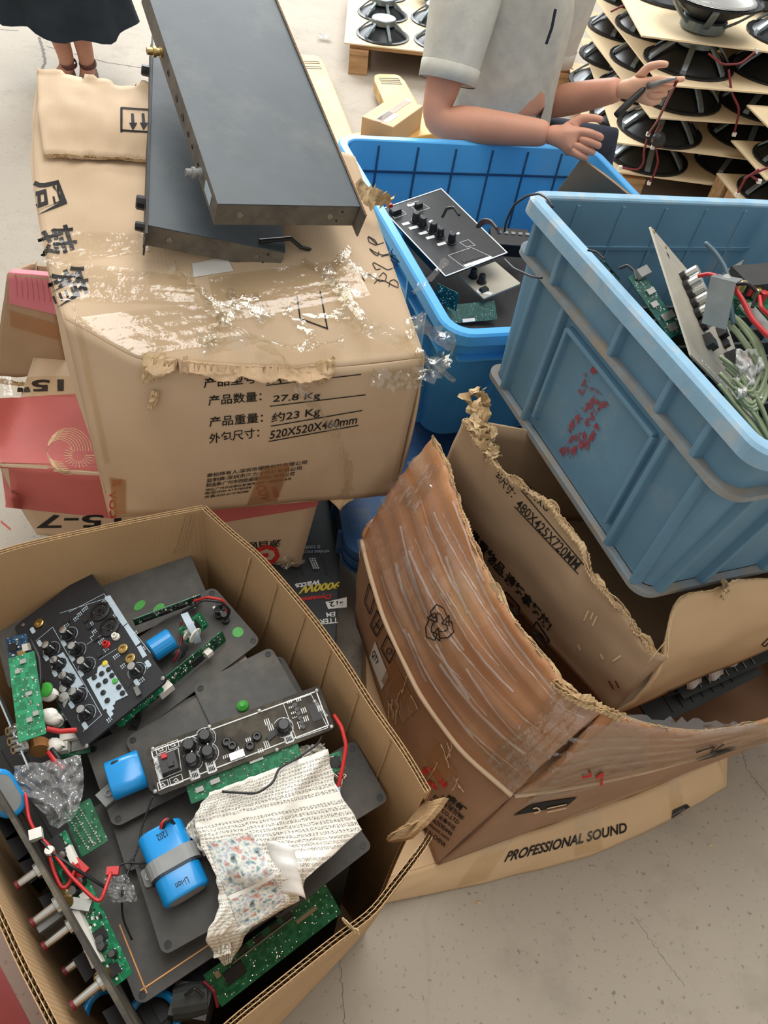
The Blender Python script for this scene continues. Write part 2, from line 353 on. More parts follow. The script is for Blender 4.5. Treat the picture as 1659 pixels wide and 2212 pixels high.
def concrete():
    m = pm('concrete', (172, 162, 147), .75, 0, .07, 1.6, .25, 120, dirt=((154, 144, 130), .52, .75, 5), spec=.3)
    t = m.node_tree; N = t.nodes; L = t.links; b = N['Principled BSDF']; src = b.inputs['Base Color'].links[0].from_socket
    tc = N.new('ShaderNodeTexCoord'); n = N.new('ShaderNodeTexNoise'); n.inputs['Scale'].default_value = 90; n.inputs['Detail'].default_value = 5; L.new(tc.outputs['Object'], n.inputs[0])
    r = N.new('ShaderNodeMapRange'); r.inputs[1].default_value = .62; r.inputs[2].default_value = .72; L.new(n.outputs[0], r.inputs[0])
    x = N.new('ShaderNodeMix'); x.data_type = 'RGBA'; L.new(r.outputs[0], x.inputs[0]); L.new(src, x.inputs[6]); x.inputs[7].default_value = srgb(132, 123, 111)
    mp = N.new('ShaderNodeMapping'); mp.inputs['Scale'].default_value = (1, 1, 1); L.new(tc.outputs['Object'], mp.inputs[0])
    n2 = N.new('ShaderNodeTexNoise'); n2.inputs['Scale'].default_value = 3; n2.inputs['Detail'].default_value = 3; L.new(tc.outputs['Object'], n2.inputs[0])
    vv = N.new('ShaderNodeTexVoronoi'); vv.feature = 'DISTANCE_TO_EDGE'; vv.inputs['Scale'].default_value = .9
    ad = N.new('ShaderNodeMix'); ad.data_type = 'RGBA'; ad.inputs[0].default_value = .22; L.new(tc.outputs['Object'], ad.inputs[6]); L.new(n2.outputs[1], ad.inputs[7]); L.new(ad.outputs[2], vv.inputs[0])
    lt = N.new('ShaderNodeMapRange'); lt.inputs[1].default_value = .0; lt.inputs[2].default_value = .006; lt.inputs[3].default_value = .10; lt.inputs[4].default_value = 0; L.new(vv.outputs[0], lt.inputs[0])
    y = N.new('ShaderNodeMix'); y.data_type = 'RGBA'; L.new(lt.outputs[0], y.inputs[0]); L.new(x.outputs[2], y.inputs[6]); y.inputs[7].default_value = srgb(120, 112, 100); L.new(y.outputs[2], b.inputs['Base Color']); return m
def smear():
    m = pm('faded_red_paint', (158, 78, 84), .75, 0, .25, 120, spec=.2); N = m.node_tree.nodes; L = m.node_tree.links
    tc = N.new('ShaderNodeTexCoord'); n = N.new('ShaderNodeTexNoise'); n.inputs['Scale'].default_value = 110; n.inputs['Detail'].default_value = 5; L.new(tc.outputs['Object'], n.inputs[0])
    r = N.new('ShaderNodeMapRange'); r.inputs[1].default_value = .42; r.inputs[2].default_value = .6; L.new(n.outputs[0], r.inputs[0]); L.new(r.outputs[0], N['Principled BSDF'].inputs['Alpha']); return m
def newsprint():
    m = pm('newsprint', (228, 224, 212), .9, 0, .06, 12, .05, 100, spec=.1); t = m.node_tree; N = t.nodes; L = t.links; b = N['Principled BSDF']; src = b.inputs['Base Color'].links[0].from_socket
    uv = N.new('ShaderNodeUVMap'); sx = N.new('ShaderNodeSeparateXYZ'); L.new(uv.outputs[0], sx.inputs[0])
    def math_(op, a, bb, c=None):
        k = N.new('ShaderNodeMath'); k.operation = op
        for i, q in enumerate((a, bb)):
            if q is None: continue
            if isinstance(q, (int, float)): k.inputs[i].default_value = q
            else: L.new(q, k.inputs[i])
        return k.outputs[0]
    X = math_('MULTIPLY', sx.outputs[0], 44); Y = math_('MULTIPLY', sx.outputs[1], 46)
    fy = math_('FRACT', Y, None); row = math_('GREATER_THAN', fy, .34)
    wn = N.new('ShaderNodeTexNoise'); wn.inputs['Scale'].default_value = 1.0; cb = N.new('ShaderNodeCombineXYZ')
    L.new(math_('MULTIPLY', X, 3.1), cb.inputs[0]); L.new(math_('MULTIPLY', Y, 3.3), cb.inputs[1]); L.new(cb.outputs[0], wn.inputs[0]); wn.inputs['Detail'].default_value = 0
    mk = math_('GREATER_THAN', wn.outputs[0], .47)
    fx = math_('FRACT', X, None); cx = math_('GREATER_THAN', fx, .2)
    col = math_('FRACT', math_('MULTIPLY', sx.outputs[1], 4.6), None); gap = math_('GREATER_THAN', col, .1)
    tot = math_('MULTIPLY', math_('MULTIPLY', math_('MULTIPLY', row, mk), cx), gap); tot = math_('MULTIPLY', tot, .72)
    x = N.new('ShaderNodeMix'); x.data_type = 'RGBA'; L.new(tot, x.inputs[0]); L.new(src, x.inputs[6]); x.inputs[7].default_value = srgb(92, 84, 78); L.new(x.outputs[2], b.inputs['Base Color']); return m
def newspic():
    m = bpy.data.materials.new('printed_picture'); m.use_nodes = True; t = m.node_tree; N = t.nodes; L = t.links; b = N['Principled BSDF']; b.inputs['Roughness'].default_value = .8
    uv = N.new('ShaderNodeUVMap'); n = N.new('ShaderNodeTexNoise'); n.inputs['Scale'].default_value = 6; n.inputs['Detail'].default_value = 4; L.new(uv.outputs[0], n.inputs[0])
    r = N.new('ShaderNodeValToRGB'); e = r.color_ramp.elements; L.new(n.outputs[0], r.inputs[0])
    cols = [(.30, (70, 66, 60)), (.42, (150, 168, 170)), (.5, (214, 206, 186)), (.56, (160, 176, 190)), (.62, (196, 140, 120)), (.7, (120, 110, 84))]
    e[0].position = cols[0][0]; e[0].color = srgb(*cols[0][1]); e[1].position = cols[-1][0]; e[1].color = srgb(*cols[-1][1])
    for p_, c_ in cols[1:-1]: q = e.new(p_); q.color = srgb(*c_)
    L.new(r.outputs[0], b.inputs['Base Color']); return m
mats()
# ================================================================== floor
mb = MB(); mb.grid(lambda u, v: (-12+24*u, -6+24*v, 0), 12, 12)
tag(mb.build('floor', M_['concrete']), 'bare grey concrete floor of the warehouse', 'floor', kind='structure')
FLOOR = bpy.data.objects['floor']
def crack(pts, wd=.004):
    mb = MB(); q = [W(a, b, .0002) for a, b in pts]; n = 40; m = len(q)-1
    def f(s, t):
        k = min(int(s*m), m-1); p = lerp(q[k], q[k+1], s*m-k); d = (q[k+1]-q[k]).normalized(); sd = V((-d.y, d.x, 0)); x = s*30
        return p+sd*((t-.5)*wd*(.6+.8*abs(nz(x, 3)))+.006*nz(x*.8, 7))
    mb.grid(f, n, 1); mb.build('crack', M_['crack'], FLOOR)
crack([(84, 80), (92, 105), (98, 135), (90, 150)], .02); crack([(100, 100), (230, 135), (330, 150)], .012); crack([(0, 64), (40, 66)], .012)
crack([(1600, 1600), (1612, 1660), (1659, 1720)], .0018); crack([(728, 1960), (735, 2080), (745, 2212)], .0018); crack([(1370, 1980), (1440, 2080), (1480, 2130)], .0012)
# ------------------------------------------------------------------ helpers for cartons
def path(pts):
    pts = [V(q) for q in pts]; ls = [0]
    for a, b in zip(pts, pts[1:]): ls.append(ls[-1]+(b-a).length)
    T = ls[-1]
    def f(s):
        d = max(0, min(1, s))*T
        for i in range(len(pts)-1):
            if d <= ls[i+1]+1e-9: return lerp(pts[i], pts[i+1], (d-ls[i])/max(1e-9, ls[i+1]-ls[i]))
        return pts[-1]
    f.len = T; return f
def spath(pts, n=40):
    """smoothed path"""
    f = path(pts); q = [f(i/n) for i in range(n+1)]
    for _ in range(4): q = [q[0]]+[(q[i-1]+q[i]*2+q[i+1])/4 for i in range(1, n)]+[q[-1]]
    return path(q)
def fray(name, pth, dirv, mat, parent, n=90, depth=.018, amp=.006, layers=3, seed=0, up=V((0, 0, 1)), wob=.35):
    """torn corrugated edge: thin ragged plies along a path"""
    mb = MB()
    for k in range(layers):
        o = (k-(layers-1)/2)*.0028
        def f(s, t, k=k, o=o):
            p = pth(s); d = dirv if isinstance(dirv, V) else dirv(s)
            x = s*pth.len
            h = t*depth*(.30+.9*max(0, nz(x*26+k*9, seed, 1)+.15)+.22*nz(x*140, k, seed))
            return p+d*(o+amp*.8*nz(x*30+seed, t*1.5, k)*(.15+t)+amp*.25*nz(x*110, t, k)+(.0016*math.sin(x*900) if k % 2 else 0))+up*(h-depth*.3)
        mb.sheet(f, n*2, 3, .0008, pth.len, depth)
    return mb.build(name, mat, parent, world=True)
# ================================================================== open carton, front left
ZR = .70
oc = thing('open_carton', 'open corrugated carton without flaps filled with amplifier boards and panels', 'carton', (-.23, .37, 0))
def wall(P, rim, ba, bb, lean=.0, nm='side_panel', notch=None):
    """double-wall panel: rim path above a bottom line"""
    ba, bb = V(ba), V(bb); L = rim.len
    c = (V((-.25, .36, 0)))
    def nrm(s):
        d = rim(min(1, s+.01))-rim(max(0, s-.01)); n = V((d.y, -d.x, 0)).normalized()
        return n if n.dot(rim(s)-c) > 0 else -n
    def at(s, t, o):
        top = rim(s); 
        if notch: top = top-V((0, 0, notch(s)))
        bt = lerp(ba, bb, s); p = lerp(bt, top, t)
        p = p+nrm(s)*(o+.006*math.sin(3.14*t)*nz(s*3, t*2, 5)); return p
    mb = MB()
    for o in (.0038, -.0038): mb.sheet(lambda s, t, o=o: at(s, t, o), 36, 16, .0009, L, .7)
    pn = mb.build(nm, M_['card_in'], P, world=True, smooth=False)
    fl = MB(); n = int(L/.0042)
    for (a, b) in ((-.0034, -.0002), (.0002, .0034)):
        g = []
        for i in range(n+1):
            s = i/n; o = lerp(a, b, i % 2)+.0004*nz(i*3.1, a*900)
            tp = at(s, 1, o)+V((0, 0, .0012*nz(i*.37, 2))); g.append((fl.p(tp), fl.p(tp-V((0, 0, .028)))))
        for i in range(n): fl.face(g[i][0], g[i+1][0], g[i+1][1], g[i][1])
    fl.sheet(lambda s, t: at(s, 1, 0)+V((0, 0, -.028*(1-t))), n//2, 1, .0006, L, .03)
    tag(fl.build('corrugation', M_['card_edge'], pn, world=True), 'pale zigzag fluting showing along the cut edge')
    bv = mb.bvh(); return pn, bv
def wz(L, z): return [W(a, b, z) for a, b in L]
rimR = spath(wz([(440, 1095), (499, 1150), (555, 1194), (618, 1265), (682, 1341), (750, 1436), (809, 1532), (873, 1619), (925, 1709)], ZR))
rimF = spath(wz([(942, 1775), (900, 1850), (839, 1924), (805, 1975), (754, 2005), (670, 2072), (569, 2153), (494, 2212)], ZR)+[V((-.153, -.011, ZR))])
rimB = spath(wz([(440, 1095), (330, 1116), (215, 1140), (100, 1165), (0, 1190)], ZR)+[V((-.66, .45, ZR))])
rimL = spath([V((-.66, .45, ZR))]+wz([(0, 1974), (27, 2042), (67, 2122), (111, 2204)], ZR)+[V((-.153, -.011, ZR))])
bR0, bR1, bF, bL = (-.28, .68, .004), (.085, .33, .004), (-.155, .03, .004), (-.6, .42, .004)
pR, bvR = wall(oc, rimR, bR0, bR1); pF, bvF = wall(oc, rimF, bR1, bF, notch=lambda s: .05*max(0, 1-s*9)); pB, bvB = wall(oc, rimB, bR0, bL); pL, bvL = wall(oc, rimL, bL, bF)
mb = MB(); mb.prism([(-.28, .68), (-.6, .42), (-.155, .03), (.085, .33)], .002, .008); mb.build('bottom_panel', M_['card_in'], oc, world=True)
for q in ([(545, 1192), (520, 1280), (505, 1320)], [(600, 1262), (575, 1350), (560, 1385)], [(660, 1330), (630, 1420), (618, 1460)], [(715, 1405), (690, 1490), (675, 1540)], [(775, 1500), (745, 1590), (735, 1620)], [(845, 1600), (815, 1680), (800, 1710)]): ribbon('crease', bvR, q, 5, M_['card_in'], oc, .0022, 12, .3, q[0][0])
for q in ([(405, 1110), (385, 1180), (375, 1195)], [(418, 1108), (400, 1180), (392, 1190)]): ribbon('crease', bvB, q, 4, M_['card_in'], oc, .002, 10, .3, q[0][0])
# torn corner tab
tabp = [(925, 1709), (905, 1735), (880, 1760), (852, 1790)]
tb = spath([W(925, 1709, .70), W(908, 1735, .68), W(884, 1762, .66), W(850, 1795, .62)], 14)
mb = MB(); mb.sheet(lambda s, t: tb(s)+V((.02*t, -.012*t, .02*t-.045*(1-t)))+V((0, 0, .004*nz(s*9, t*4))), 14, 6, .006, .1, .05); mb.build('torn_tab', M_['card_in'], oc, world=True)
fray('frayed_edge', spath([W(950, 1735, .68), W(900, 1778, .66), W(850, 1795, .63), W(840, 1812, .6)], 14), V((.7, .6, 0)), M_['card_edge'], oc, 16, .014, .008, 3, 3)
fray('frayed_edge', spath([W(742, 1985, .705), W(760, 2006, .705), W(776, 2012, .70)], 10), V((.7, -.7, 0)), M_['card_edge'], oc, 10, .03, .01, 2, 9)
# ================================================================== sealed carton
sc_ = thing('sealed_carton', 'big taped tan carton with Chinese printing, two black chassis lying on top', 'carton', (-.35, 1.25, .42))
FBL, FBR = V((-.522, .884, .42)), V((.013, 1.062, .42))
frontT = spath([W(140, 690, .82), W(200, 722, .80), W(300, 780, .768), W(450, 795, .762), W(620, 800, .76), W(760, 790, .762), W(915, 772, .775)], 40)
BTL, BTR = D(86, 165, 1.47), V((-.165, 1.46, .92))
BBL, BBR = V((-.70, 1.42, .42)), V((-.16, 1.46, .42))
backT = spath([BTL, lerp(BTL, BTR, .5)+V((0, .01, .01)), BTR], 20)
def sf_front(s, t):
    p = lerp(lerp(FBL, FBR, s), frontT(s), t); n = V((.31, -.95, 0)); return p+n*(.012*math.sin(3.14*t)*math.sin(3.14*s)+.006*nz(s*4, t*3, 2))
def sf_top(s, t):
    p = lerp(frontT(s), backT(s), t); e = sm(t*5)*sm((1-t)*4)*sm(s*4+.15)*sm((1-s)*5+.1)
    return p+V((0, 0, .022*e+.007*nz(s*5, t*5, 7)*e+.003*math.sin(t*34+s*3)*e*sm(1-s*1.2)))+V((-.03*math.sin(3.14*t)*sm(1-s*6), 0, 0))
def sf_left(s, t):
    top = sf_top(0, s); bt = lerp(FBL, BBL, s); p = lerp(bt, top, t); return p+V((-.95, -.3, 0))*(.016*math.sin(3.14*t)+.006*nz(s*4, t*4, 3))*sm(s*5)
def sf_right(s, t):
    top = sf_top(1, s); bt = lerp(FBR, BBR, s); return lerp(bt, top, t)+V((.95, .3, 0))*(.01*math.sin(3.14*t))
def sf_back(s, t): return lerp(lerp(BBL, BBR, s), backT(s), t)
SB = MB()
def shell_part(nm, fn, nu, nv, lu, lv, mat):
    mb = MB(); mb.sheet(fn, nu, nv, .005, lu, lv); i = len(SB.v); SB.v += mb.v; SB.f += [tuple(k+i for k in f) for f in mb.f]
    return mb.build(nm, M_[mat], sc_, world=True, smooth=True)
shell_part('front_panel', sf_front, 40, 20, .56, .36, 'card'); shell_part('top_panel', sf_top, 40, 44, .6, .6, 'card')
shell_part('side_panel', sf_left, 30, 20, .6, .4, 'card'); shell_part('side_panel', sf_right, 20, 12, .6, .4, 'card'); shell_part('back_panel', sf_back, 20, 8, .6, .5, 'card')
mb = MB(); mb.sheet(lambda s, t: lerp(lerp(FBL, FBR, s), lerp(BBL, BBR, s), t), 6, 6, .005, .6, .6); mb.build('bottom_panel', M_['card'], sc_, world=True)
bvS = SB.bvh()
# flap folded forward over the rear of the top
fq = [(98, 345), (345, 357), (345, 190), (84, 160)]
def flapfn(s, t):
    a, b = quad_at(fq, s, t); b += (5*nz(s*14, 3)+3*nz(s*40, 5))*(1-t)
    h, n = cast(bvS, a, b); return h+n*(.010+.016*math.sin(3.0*t)*(.6+.4*nz(s*3, 8))+.004*nz(s*8, t*6, 1))
mb = MB(); mb.sheet(flapfn, 30, 16, .006, .3, .25); mb.build('folded_flap', M_['card'], sc_, world=True, smooth=True); bvFlap = mb.bvh()
fray('torn_edge', spath([flapfn(s/20, .0) for s in range(21)], 40), V((0, -.2, 1)), M_['card_edge'], sc_, 46, .007, .004, 3, 11, up=V((0, -.8, .3)))
fray('torn_edge', spath([D(86, 150, 1.46), D(84, 180, 1.45), D(95, 235, 1.42)], 10), V((1, 0, 0)), M_['card_edge'], sc_, 16, .02, .006, 2, 5)
# torn opening along the front top edge
mb = MB()
op = [(318, 790), (380, 792), (470, 800), (560, 806), (640, 808), (715, 800)]
def torn(s, t):
    m = len(op)-1; k = min(int(s*m), m-1); q = s*m-k; x = lerp(op[k][0], op[k+1][0], q); y = lerp(op[k][1], op[k+1][1], q)-12
    y += t*(8+22*max(0, nz(s*6, 1)+.3)+6*nz(s*26, 2)+1.5*nz(s*60, 5)); h, n = cast(bvS, x+3*nz(s*20, t*3), y)
    return h+n*(.004+.020*t*(.6+.7*nz(s*7, t*1.5, 4))+.0015*nz(s*40, t*3, 6))
mb.sheet(torn, 120, 8, .003, .4, .03); tag(mb.build('torn_ply', M_['card_torn'], sc_, world=True), 'ragged torn outer ply along the front edge')
for i, (Q, sd) in enumerate((([(690, 832), (718, 806), (722, 778), (680, 790)], 1), ([(310, 822), (345, 815), (360, 770), (312, 770)], 4), ([(322, 880), (338, 872), (345, 842), (330, 838)], 7))):
    mb = MB(); mb.sheet(lambda u, v: (lambda hn: hn[0]+hn[1]*(.008+.012*v*nz(u*3, sd)+.008*nz(u*5, v*5, sd)))(cast(bvS, *quad_at(Q, u, v))), 8, 8, .003, .04, .04); mb.build('torn_scrap', M_['card_edge'], sc_, world=True)
# printing on the sealed carton
ik = M_['ink']
def T_(bv, P, txt, Q, bold=.0, ml=None, mat=None, nm='printed_text'): return print_text(nm, bv, txt, Q, mat or ik, P, bold, ml)
def line_px(bv, P, a, b, wd=2.2, mat=None, nm='printed_line', n=10): return ribbon(nm, bv, [a, b], wd, mat or ik, P, .0012, n)
rowsS = [('产品型号：', (440, 838), (565, 826), 22), ('产品数量：', (450, 876), (565, 866), 22), ('产品重量：', (452, 922), (568, 912), 22), ('外包尺寸：', (452, 958), (560, 944), 22)]
for t, a, b, h in rowsS:
    sl = (b[1]-a[1]); T_(bvS, sc_, t, [a, b, (b[0], b[1]-h), (a[0], a[1]-h)], .01)
for t, a, b, h in (('SA-8', (575, 829), (632, 824), 20), ('27.8 Kg', (588, 872), (690, 864), 18), ('约23 Kg', (585, 916), (690, 900), 24), ('520X520X460mm', (582, 948), (770, 914), 18)):
    T_(bvS, sc_, t, [a, b, (b[0]+3, b[1]-h), (a[0]+3, a[1]-h)], .01)
for a, b in (((575, 832), (780, 808)), ((583, 877), (790, 852)), ((585, 920), (782, 886)), ((580, 953), (774, 918))): line_px(bvS, sc_, a, b, 2)
for i, (t, wd) in enumerate((('商标持有人:深圳市得胜科技有限公司', 215), ('监制商:深圳市海力士科技有限公司', 205), ('制造商:广州市西欧威视听科技有限公司', 190), ('地址:广州市花都区新雅街清㘵一路自编18号', 185), ('电话:020-61978588', 100), ('传真:020-61978588', 95))):
    y = (1031, 1042, 1052.5, 1061, 1068, 1076)[i]; x = 447-i*1.2; h = 9 if i < 3 else 6; T_(bvS, sc_, t, [(x, y), (x+wd, y-wd*.135), (x+wd+2, y-wd*.135-h), (x+1, y-h)], .012)
decal('brown_tape_strip', bvS, [(532, 1092), (598, 1082), (628, 1000), (566, 1010)], M_['tape_brown'], sc_, 8, 8, .0016)
T_(bvS, sc_, 'COV', [(552, 1048), (562, 1082), (586, 1080), (572, 1046)], .02, mat=M_['ink_red'], nm='tape_print')
T_(bvS, sc_, '西欧威', [(586, 1052), (592, 1074), (604, 1072), (598, 1050)], .01, mat=M_['ink_red'], nm='tape_print')
decal('brown_tape_strip', bvS, [(246, 1112), (272, 1110), (272, 1036), (236, 1030)], M_['tape_brown'], sc_, 6, 8, .0016)
T_(bvS, sc_, 'COV', [(236, 1122), (236, 1060), (250, 1060), (252, 1118)], .02, mat=M_['ink_red'], nm='tape_print')
T_(bvS, sc_, '西欧威', [(242, 1052), (262, 1046), (262, 1034), (242, 1036)], .02, mat=M_['ink_red'], nm='tape_print')
# big characters of the left shoulder: they read down the side
T_(bvS, sc_, '周', [(72, 392), (70, 470), (146, 440), (124, 382)], .02, .06)
T_(bvS, sc_, '转', [(74, 505), (92, 562), (172, 538), (155, 482)], .02, .06)
T_(bvS, sc_, '箱', [(98, 598), (124, 668), (200, 628), (178, 566)], .02, .06)
# arrows mark on the flap
for Q in ([(262, 284), (322, 288), (322, 284), (262, 280)], [(262, 236), (322, 240), (322, 236), (262, 232)], [(260, 286), (265, 286), (265, 233), (260, 233)]): decal('arrow_mark', bvFlap, Q, ik, sc_, 6, 2)
for x in (288, 311):
    decal('arrow_mark', bvFlap, [(x-4, 268), (x+3, 268), (x+1, 246), (x-5, 246)], ik, sc_, 2, 4); decal('arrow_mark', bvFlap, [(x-1, 281), (x, 281), (x+9, 266), (x-9, 266)], ik, sc_, 3, 4)
# printed frame and pen scribbles on the top
for Q in ([(648, 690), (708, 712), (708, 709), (648, 687)], [(640, 640), (643, 640), (650, 690), (647, 690)], [(690, 630), (693, 630), (709, 712), (706, 712)]): decal('printed_frame', bvS, Q, ik, sc_, 6, 2)
rs = random.Random(3)
for k, (x, y) in enumerate(((800, 545), (812, 575), (795, 600), (826, 612), (835, 560), (790, 520))):
    pts = [(x+18*math.cos(a*.8+k)+4*a, y+9*math.sin(a*1.3+k)+rs.uniform(-2, 2)) for a in range(9)]; ribbon('pen_scribble', bvS, pts, 1.8, ik, sc_, .0012, 30)
decal('paper_label', bvS, [(418, 600), (505, 586), (490, 555), (415, 570)], M_['paper'], sc_, 6, 4)
# clear tape bands and crumpled film on the sealed carton
tp, tl = M_['tape'], M_['tape_loose']
for Q in ([(90, 500), (330, 505), (330, 545), (85, 575)], [(95, 560), (420, 600), (420, 660), (130, 650)], [(150, 690), (420, 655), (560, 730), (300, 770)], [(150, 640), (225, 1000), (238, 1000), (175, 690)], [(450, 600), (760, 560), (800, 640), (470, 700)]):
    decal('clear_tape_band', bvS, Q, tp, sc_, 24, 12, .0018, fn=lambda u, v: .0015*nz(u*7, v*9, 2)+.001*math.sin(v*26+u*4))
rs = random.Random(11)
for k in range(16):
    x = rs.uniform(380, 900); y = rs.uniform(555, 760); a = rs.uniform(-.9, .9); ln = rs.uniform(40, 140)
    if x < 640 and y < 620: x += 220
    ribbon('crumpled_film', bvS, [(x, y), (x+ln*.5*math.cos(a), y+ln*.5*math.sin(a)+rs.uniform(-14, 14)), (x+ln*math.cos(a), y+ln*math.sin(a))], rs.uniform(8, 22), tl, sc_, .006, 16, 1.2, k)
def strand(name, pts, wd, parent, mat, n=60, tw=5, seed=0, world=True):
    pth = spath(pts, 60); mb = MB()
    def f(s, t):
        p = pth(s); d = (pth(min(1, s+.02))-pth(max(0, s-.02))).normalized(); a = d.orthogonal().normalized(); b = d.cross(a); an = tw*s+2*nz(s*5, seed)
        o = (t-.5)*wd*(1+.6*nz(s*9, seed+2)); return p+(a*math.cos(an)+b*math.sin(an))*o+V((nz(s*22, t*4, seed), nz(s*22, t*4, seed+5), nz(s*22, t*4, seed+9)))*wd*.22
    mb.grid(f, n, 6); return mb.build(name, mat, parent, world=True, smooth=True)
def on(bv, px, py, off=.01): h, n = cast(bv, px, py); return h+n*off
strand('tape_strand', [on(bvS, 560, 745, .02), on(bvS, 610, 780, .02), on(bvS, 650, 830, .02), on(bvS, 690, 880, .018), on(bvS, 725, 930, .02), on(bvS, 745, 980, .02), on(bvS, 750, 1030, .015), W(745, 1082, .43)], .022, sc_, tl, 80, 4, 1)
strand('tape_strand', [on(bvS, 430, 770, .02), on(bvS, 540, 745, .03), on(bvS, 640, 760, .02), on(bvS, 740, 745, .02)], .024, sc_, tl, 60, 3, 4)
strand('tape_strand', [on(bvS, 790, 720, .03), on(bvS, 860, 745, .02), on(bvS, 915, 760, .02), D(965, 780, 1.23), D(985, 745, 1.25), D(950, 725, 1.28), on(bvS, 880, 700, .02)], .03, sc_, tl, 70, 4, 6)
strand('tape_strand', [on(bvS, 800, 800, .02), on(bvS, 870, 815, .015), D(930, 800, 1.24), D(970, 790, 1.22)], .035, sc_, tl, 50, 2, 8)
strand('tape_strand', [on(bvS, 375, 590, .02), on(bvS, 420, 640, .03), on(bvS, 480, 700, .02), on(bvS, 450, 760, .02)], .03, sc_, tl, 60, 4, 13)
strand('tape_strand', [on(bvS, 700, 600, .02), on(bvS, 740, 640, .02), on(bvS, 760, 700, .02), on(bvS, 800, 730, .02)], .03, sc_, tl, 60, 5, 17)
mb = MB(); mb.sheet(lambda s, t: lerp(W(715, 1050, .44), W(768, 1050, .44), s)+V((.02*(t-.2)*nz(s*2), -.018*t-.01*math.sin(3.1*s), -.045*t*(.5+.5*math.sin(3.14*s))+.004*nz(s*6, t*4))), 12, 8, .004, .06, .05); mb.build('torn_corner_scrap', M_['card_edge'], sc_, world=True, smooth=True)
strand('torn_scrap', [D(765, 408, 1.36), D(800, 425, 1.36), D(845, 435, 1.38)], .035, sc_, M_['card_edge'], 20, 1, 3)
# ================================================================== red carton under it
rc = thing('red_banded_carton', 'tan carton with red bands and upside down 15-7 print under the taped carton', 'carton', (-.45, 1.2, .18))
RT = .415; RB = .175
r_ftl, r_ftr = W(-2, 1000, RT), V((-.139, 1.03, RT-.002)); r_fbl, r_fbr = V((r_ftl.x+.015, r_ftl.y+.01, RB)), W(645, 1224, RB)
dv = V((-.10, .5, 0))
RCB = MB()
def rpart(nm, fn, lu, lv, mat='card'):
    mb = MB(); mb.sheet(fn, 24, 14, .005, lu, lv); i = len(RCB.v); RCB.v += mb.v; RCB.f += [tuple(k+i for k in f) for f in mb.f]; mb.build(nm, M_[mat], rc, world=True, smooth=True)
rpart('front_panel', lambda s, t: lerp(lerp(r_fbl, r_fbr, s), lerp(r_ftl, r_ftr, s), t)+V((0, -.006*math.sin(3.14*t), 0)), .64, .25)
rpart('top_panel', lambda s, t: lerp(r_ftl, r_ftr, s)+dv*t+V((0, 0, .004*nz(s*4, t*3)-.003)), .64, .5)
rpart('side_panel', lambda s, t: lerp(lerp(r_fbr, r_ftr, t), lerp(r_fbr, r_ftr, t)+dv, s), .5, .25)
rpart('side_panel', lambda s, t: lerp(lerp(r_fbl, r_ftl, t), lerp(r_fbl, r_ftl, t)+dv, s), .5, .25)
rpart('back_panel', lambda s, t: lerp(lerp(r_fbl, r_fbr, s), lerp(r_ftl, r_ftr, s), t)+dv, .64, .25)
bvRC = RCB.bvh()
decal('red_band', bvRC, [(2, 1000), (262, 1006), (190, 850), (-20, 862)], M_['red_card'], rc, 14, 14, .0012)
decal('red_band', bvRC, [(12, 1095), (252, 1120), (250, 1006), (0, 1001)], M_['red_card'], rc, 14, 10, .0012)
decal('red_band', bvRC, [(440, 1135), (686, 1094), (692, 1060), (430, 1080)], M_['red_card'], rc, 10, 6, .0012)
decal('red_stripe', bvRC, [(2, 1128), (24, 1146), (24, 1140), (2, 1122)], M_['red_card'], rc, 4, 2, .0014)
T_(bvRC, rc, '15-7', [(262, 1110), (80, 1112), (78, 1140), (262, 1138)], .02, .1)
T_(bvRC, rc, '源自欧洲', [(608, 1164), (505, 1174), (512, 1190), (605, 1180)], .01)
T_(bvRC, rc, '15"', [(138, 820), (35, 822), (38, 848), (138, 846)], .03, .1)
ribbon('red_letter_mark', bvRC, [(552, 1190), (575, 1180), (595, 1186), (600, 1200), (590, 1212), (570, 1216), (556, 1214)], 9, M_['ink_red'], rc, .0014, 24)
ribbon('red_letter_mark', bvRC, [(556, 1200), (580, 1198)], 8, M_['ink_red'], rc, .0014, 8)
for k in range(8):
    ribbon('cream_swirl', bvRC, [(150-k*3+(48-k*3)*math.cos(a*.35+1.4), 975+(55-k*4)*math.sin(a*.35+1.4)*.9) for a in range(15)], 1.3, M_['ink_cream'], rc, .0016, 30)
for k in range(16):
    a = k*.26; ribbon('cream_swirl', bvRC, [(170+14*math.cos(a), 985+12*math.sin(a)), (172+34*math.cos(a), 985+26*math.sin(a))], 1.3, M_['ink_cream'], rc, .0016, 4)
decal('clear_tape_band', bvRC, [(0, 855), (200, 860), (190, 812), (0, 815)], tp, rc, 10, 6, .002)
strand('corner_tape', [W(612, 1205, .21), W(630, 1222, .19), W(640, 1190, .2), W(646, 1175, .22)], .04, rc, tl, 30, 2, 3)
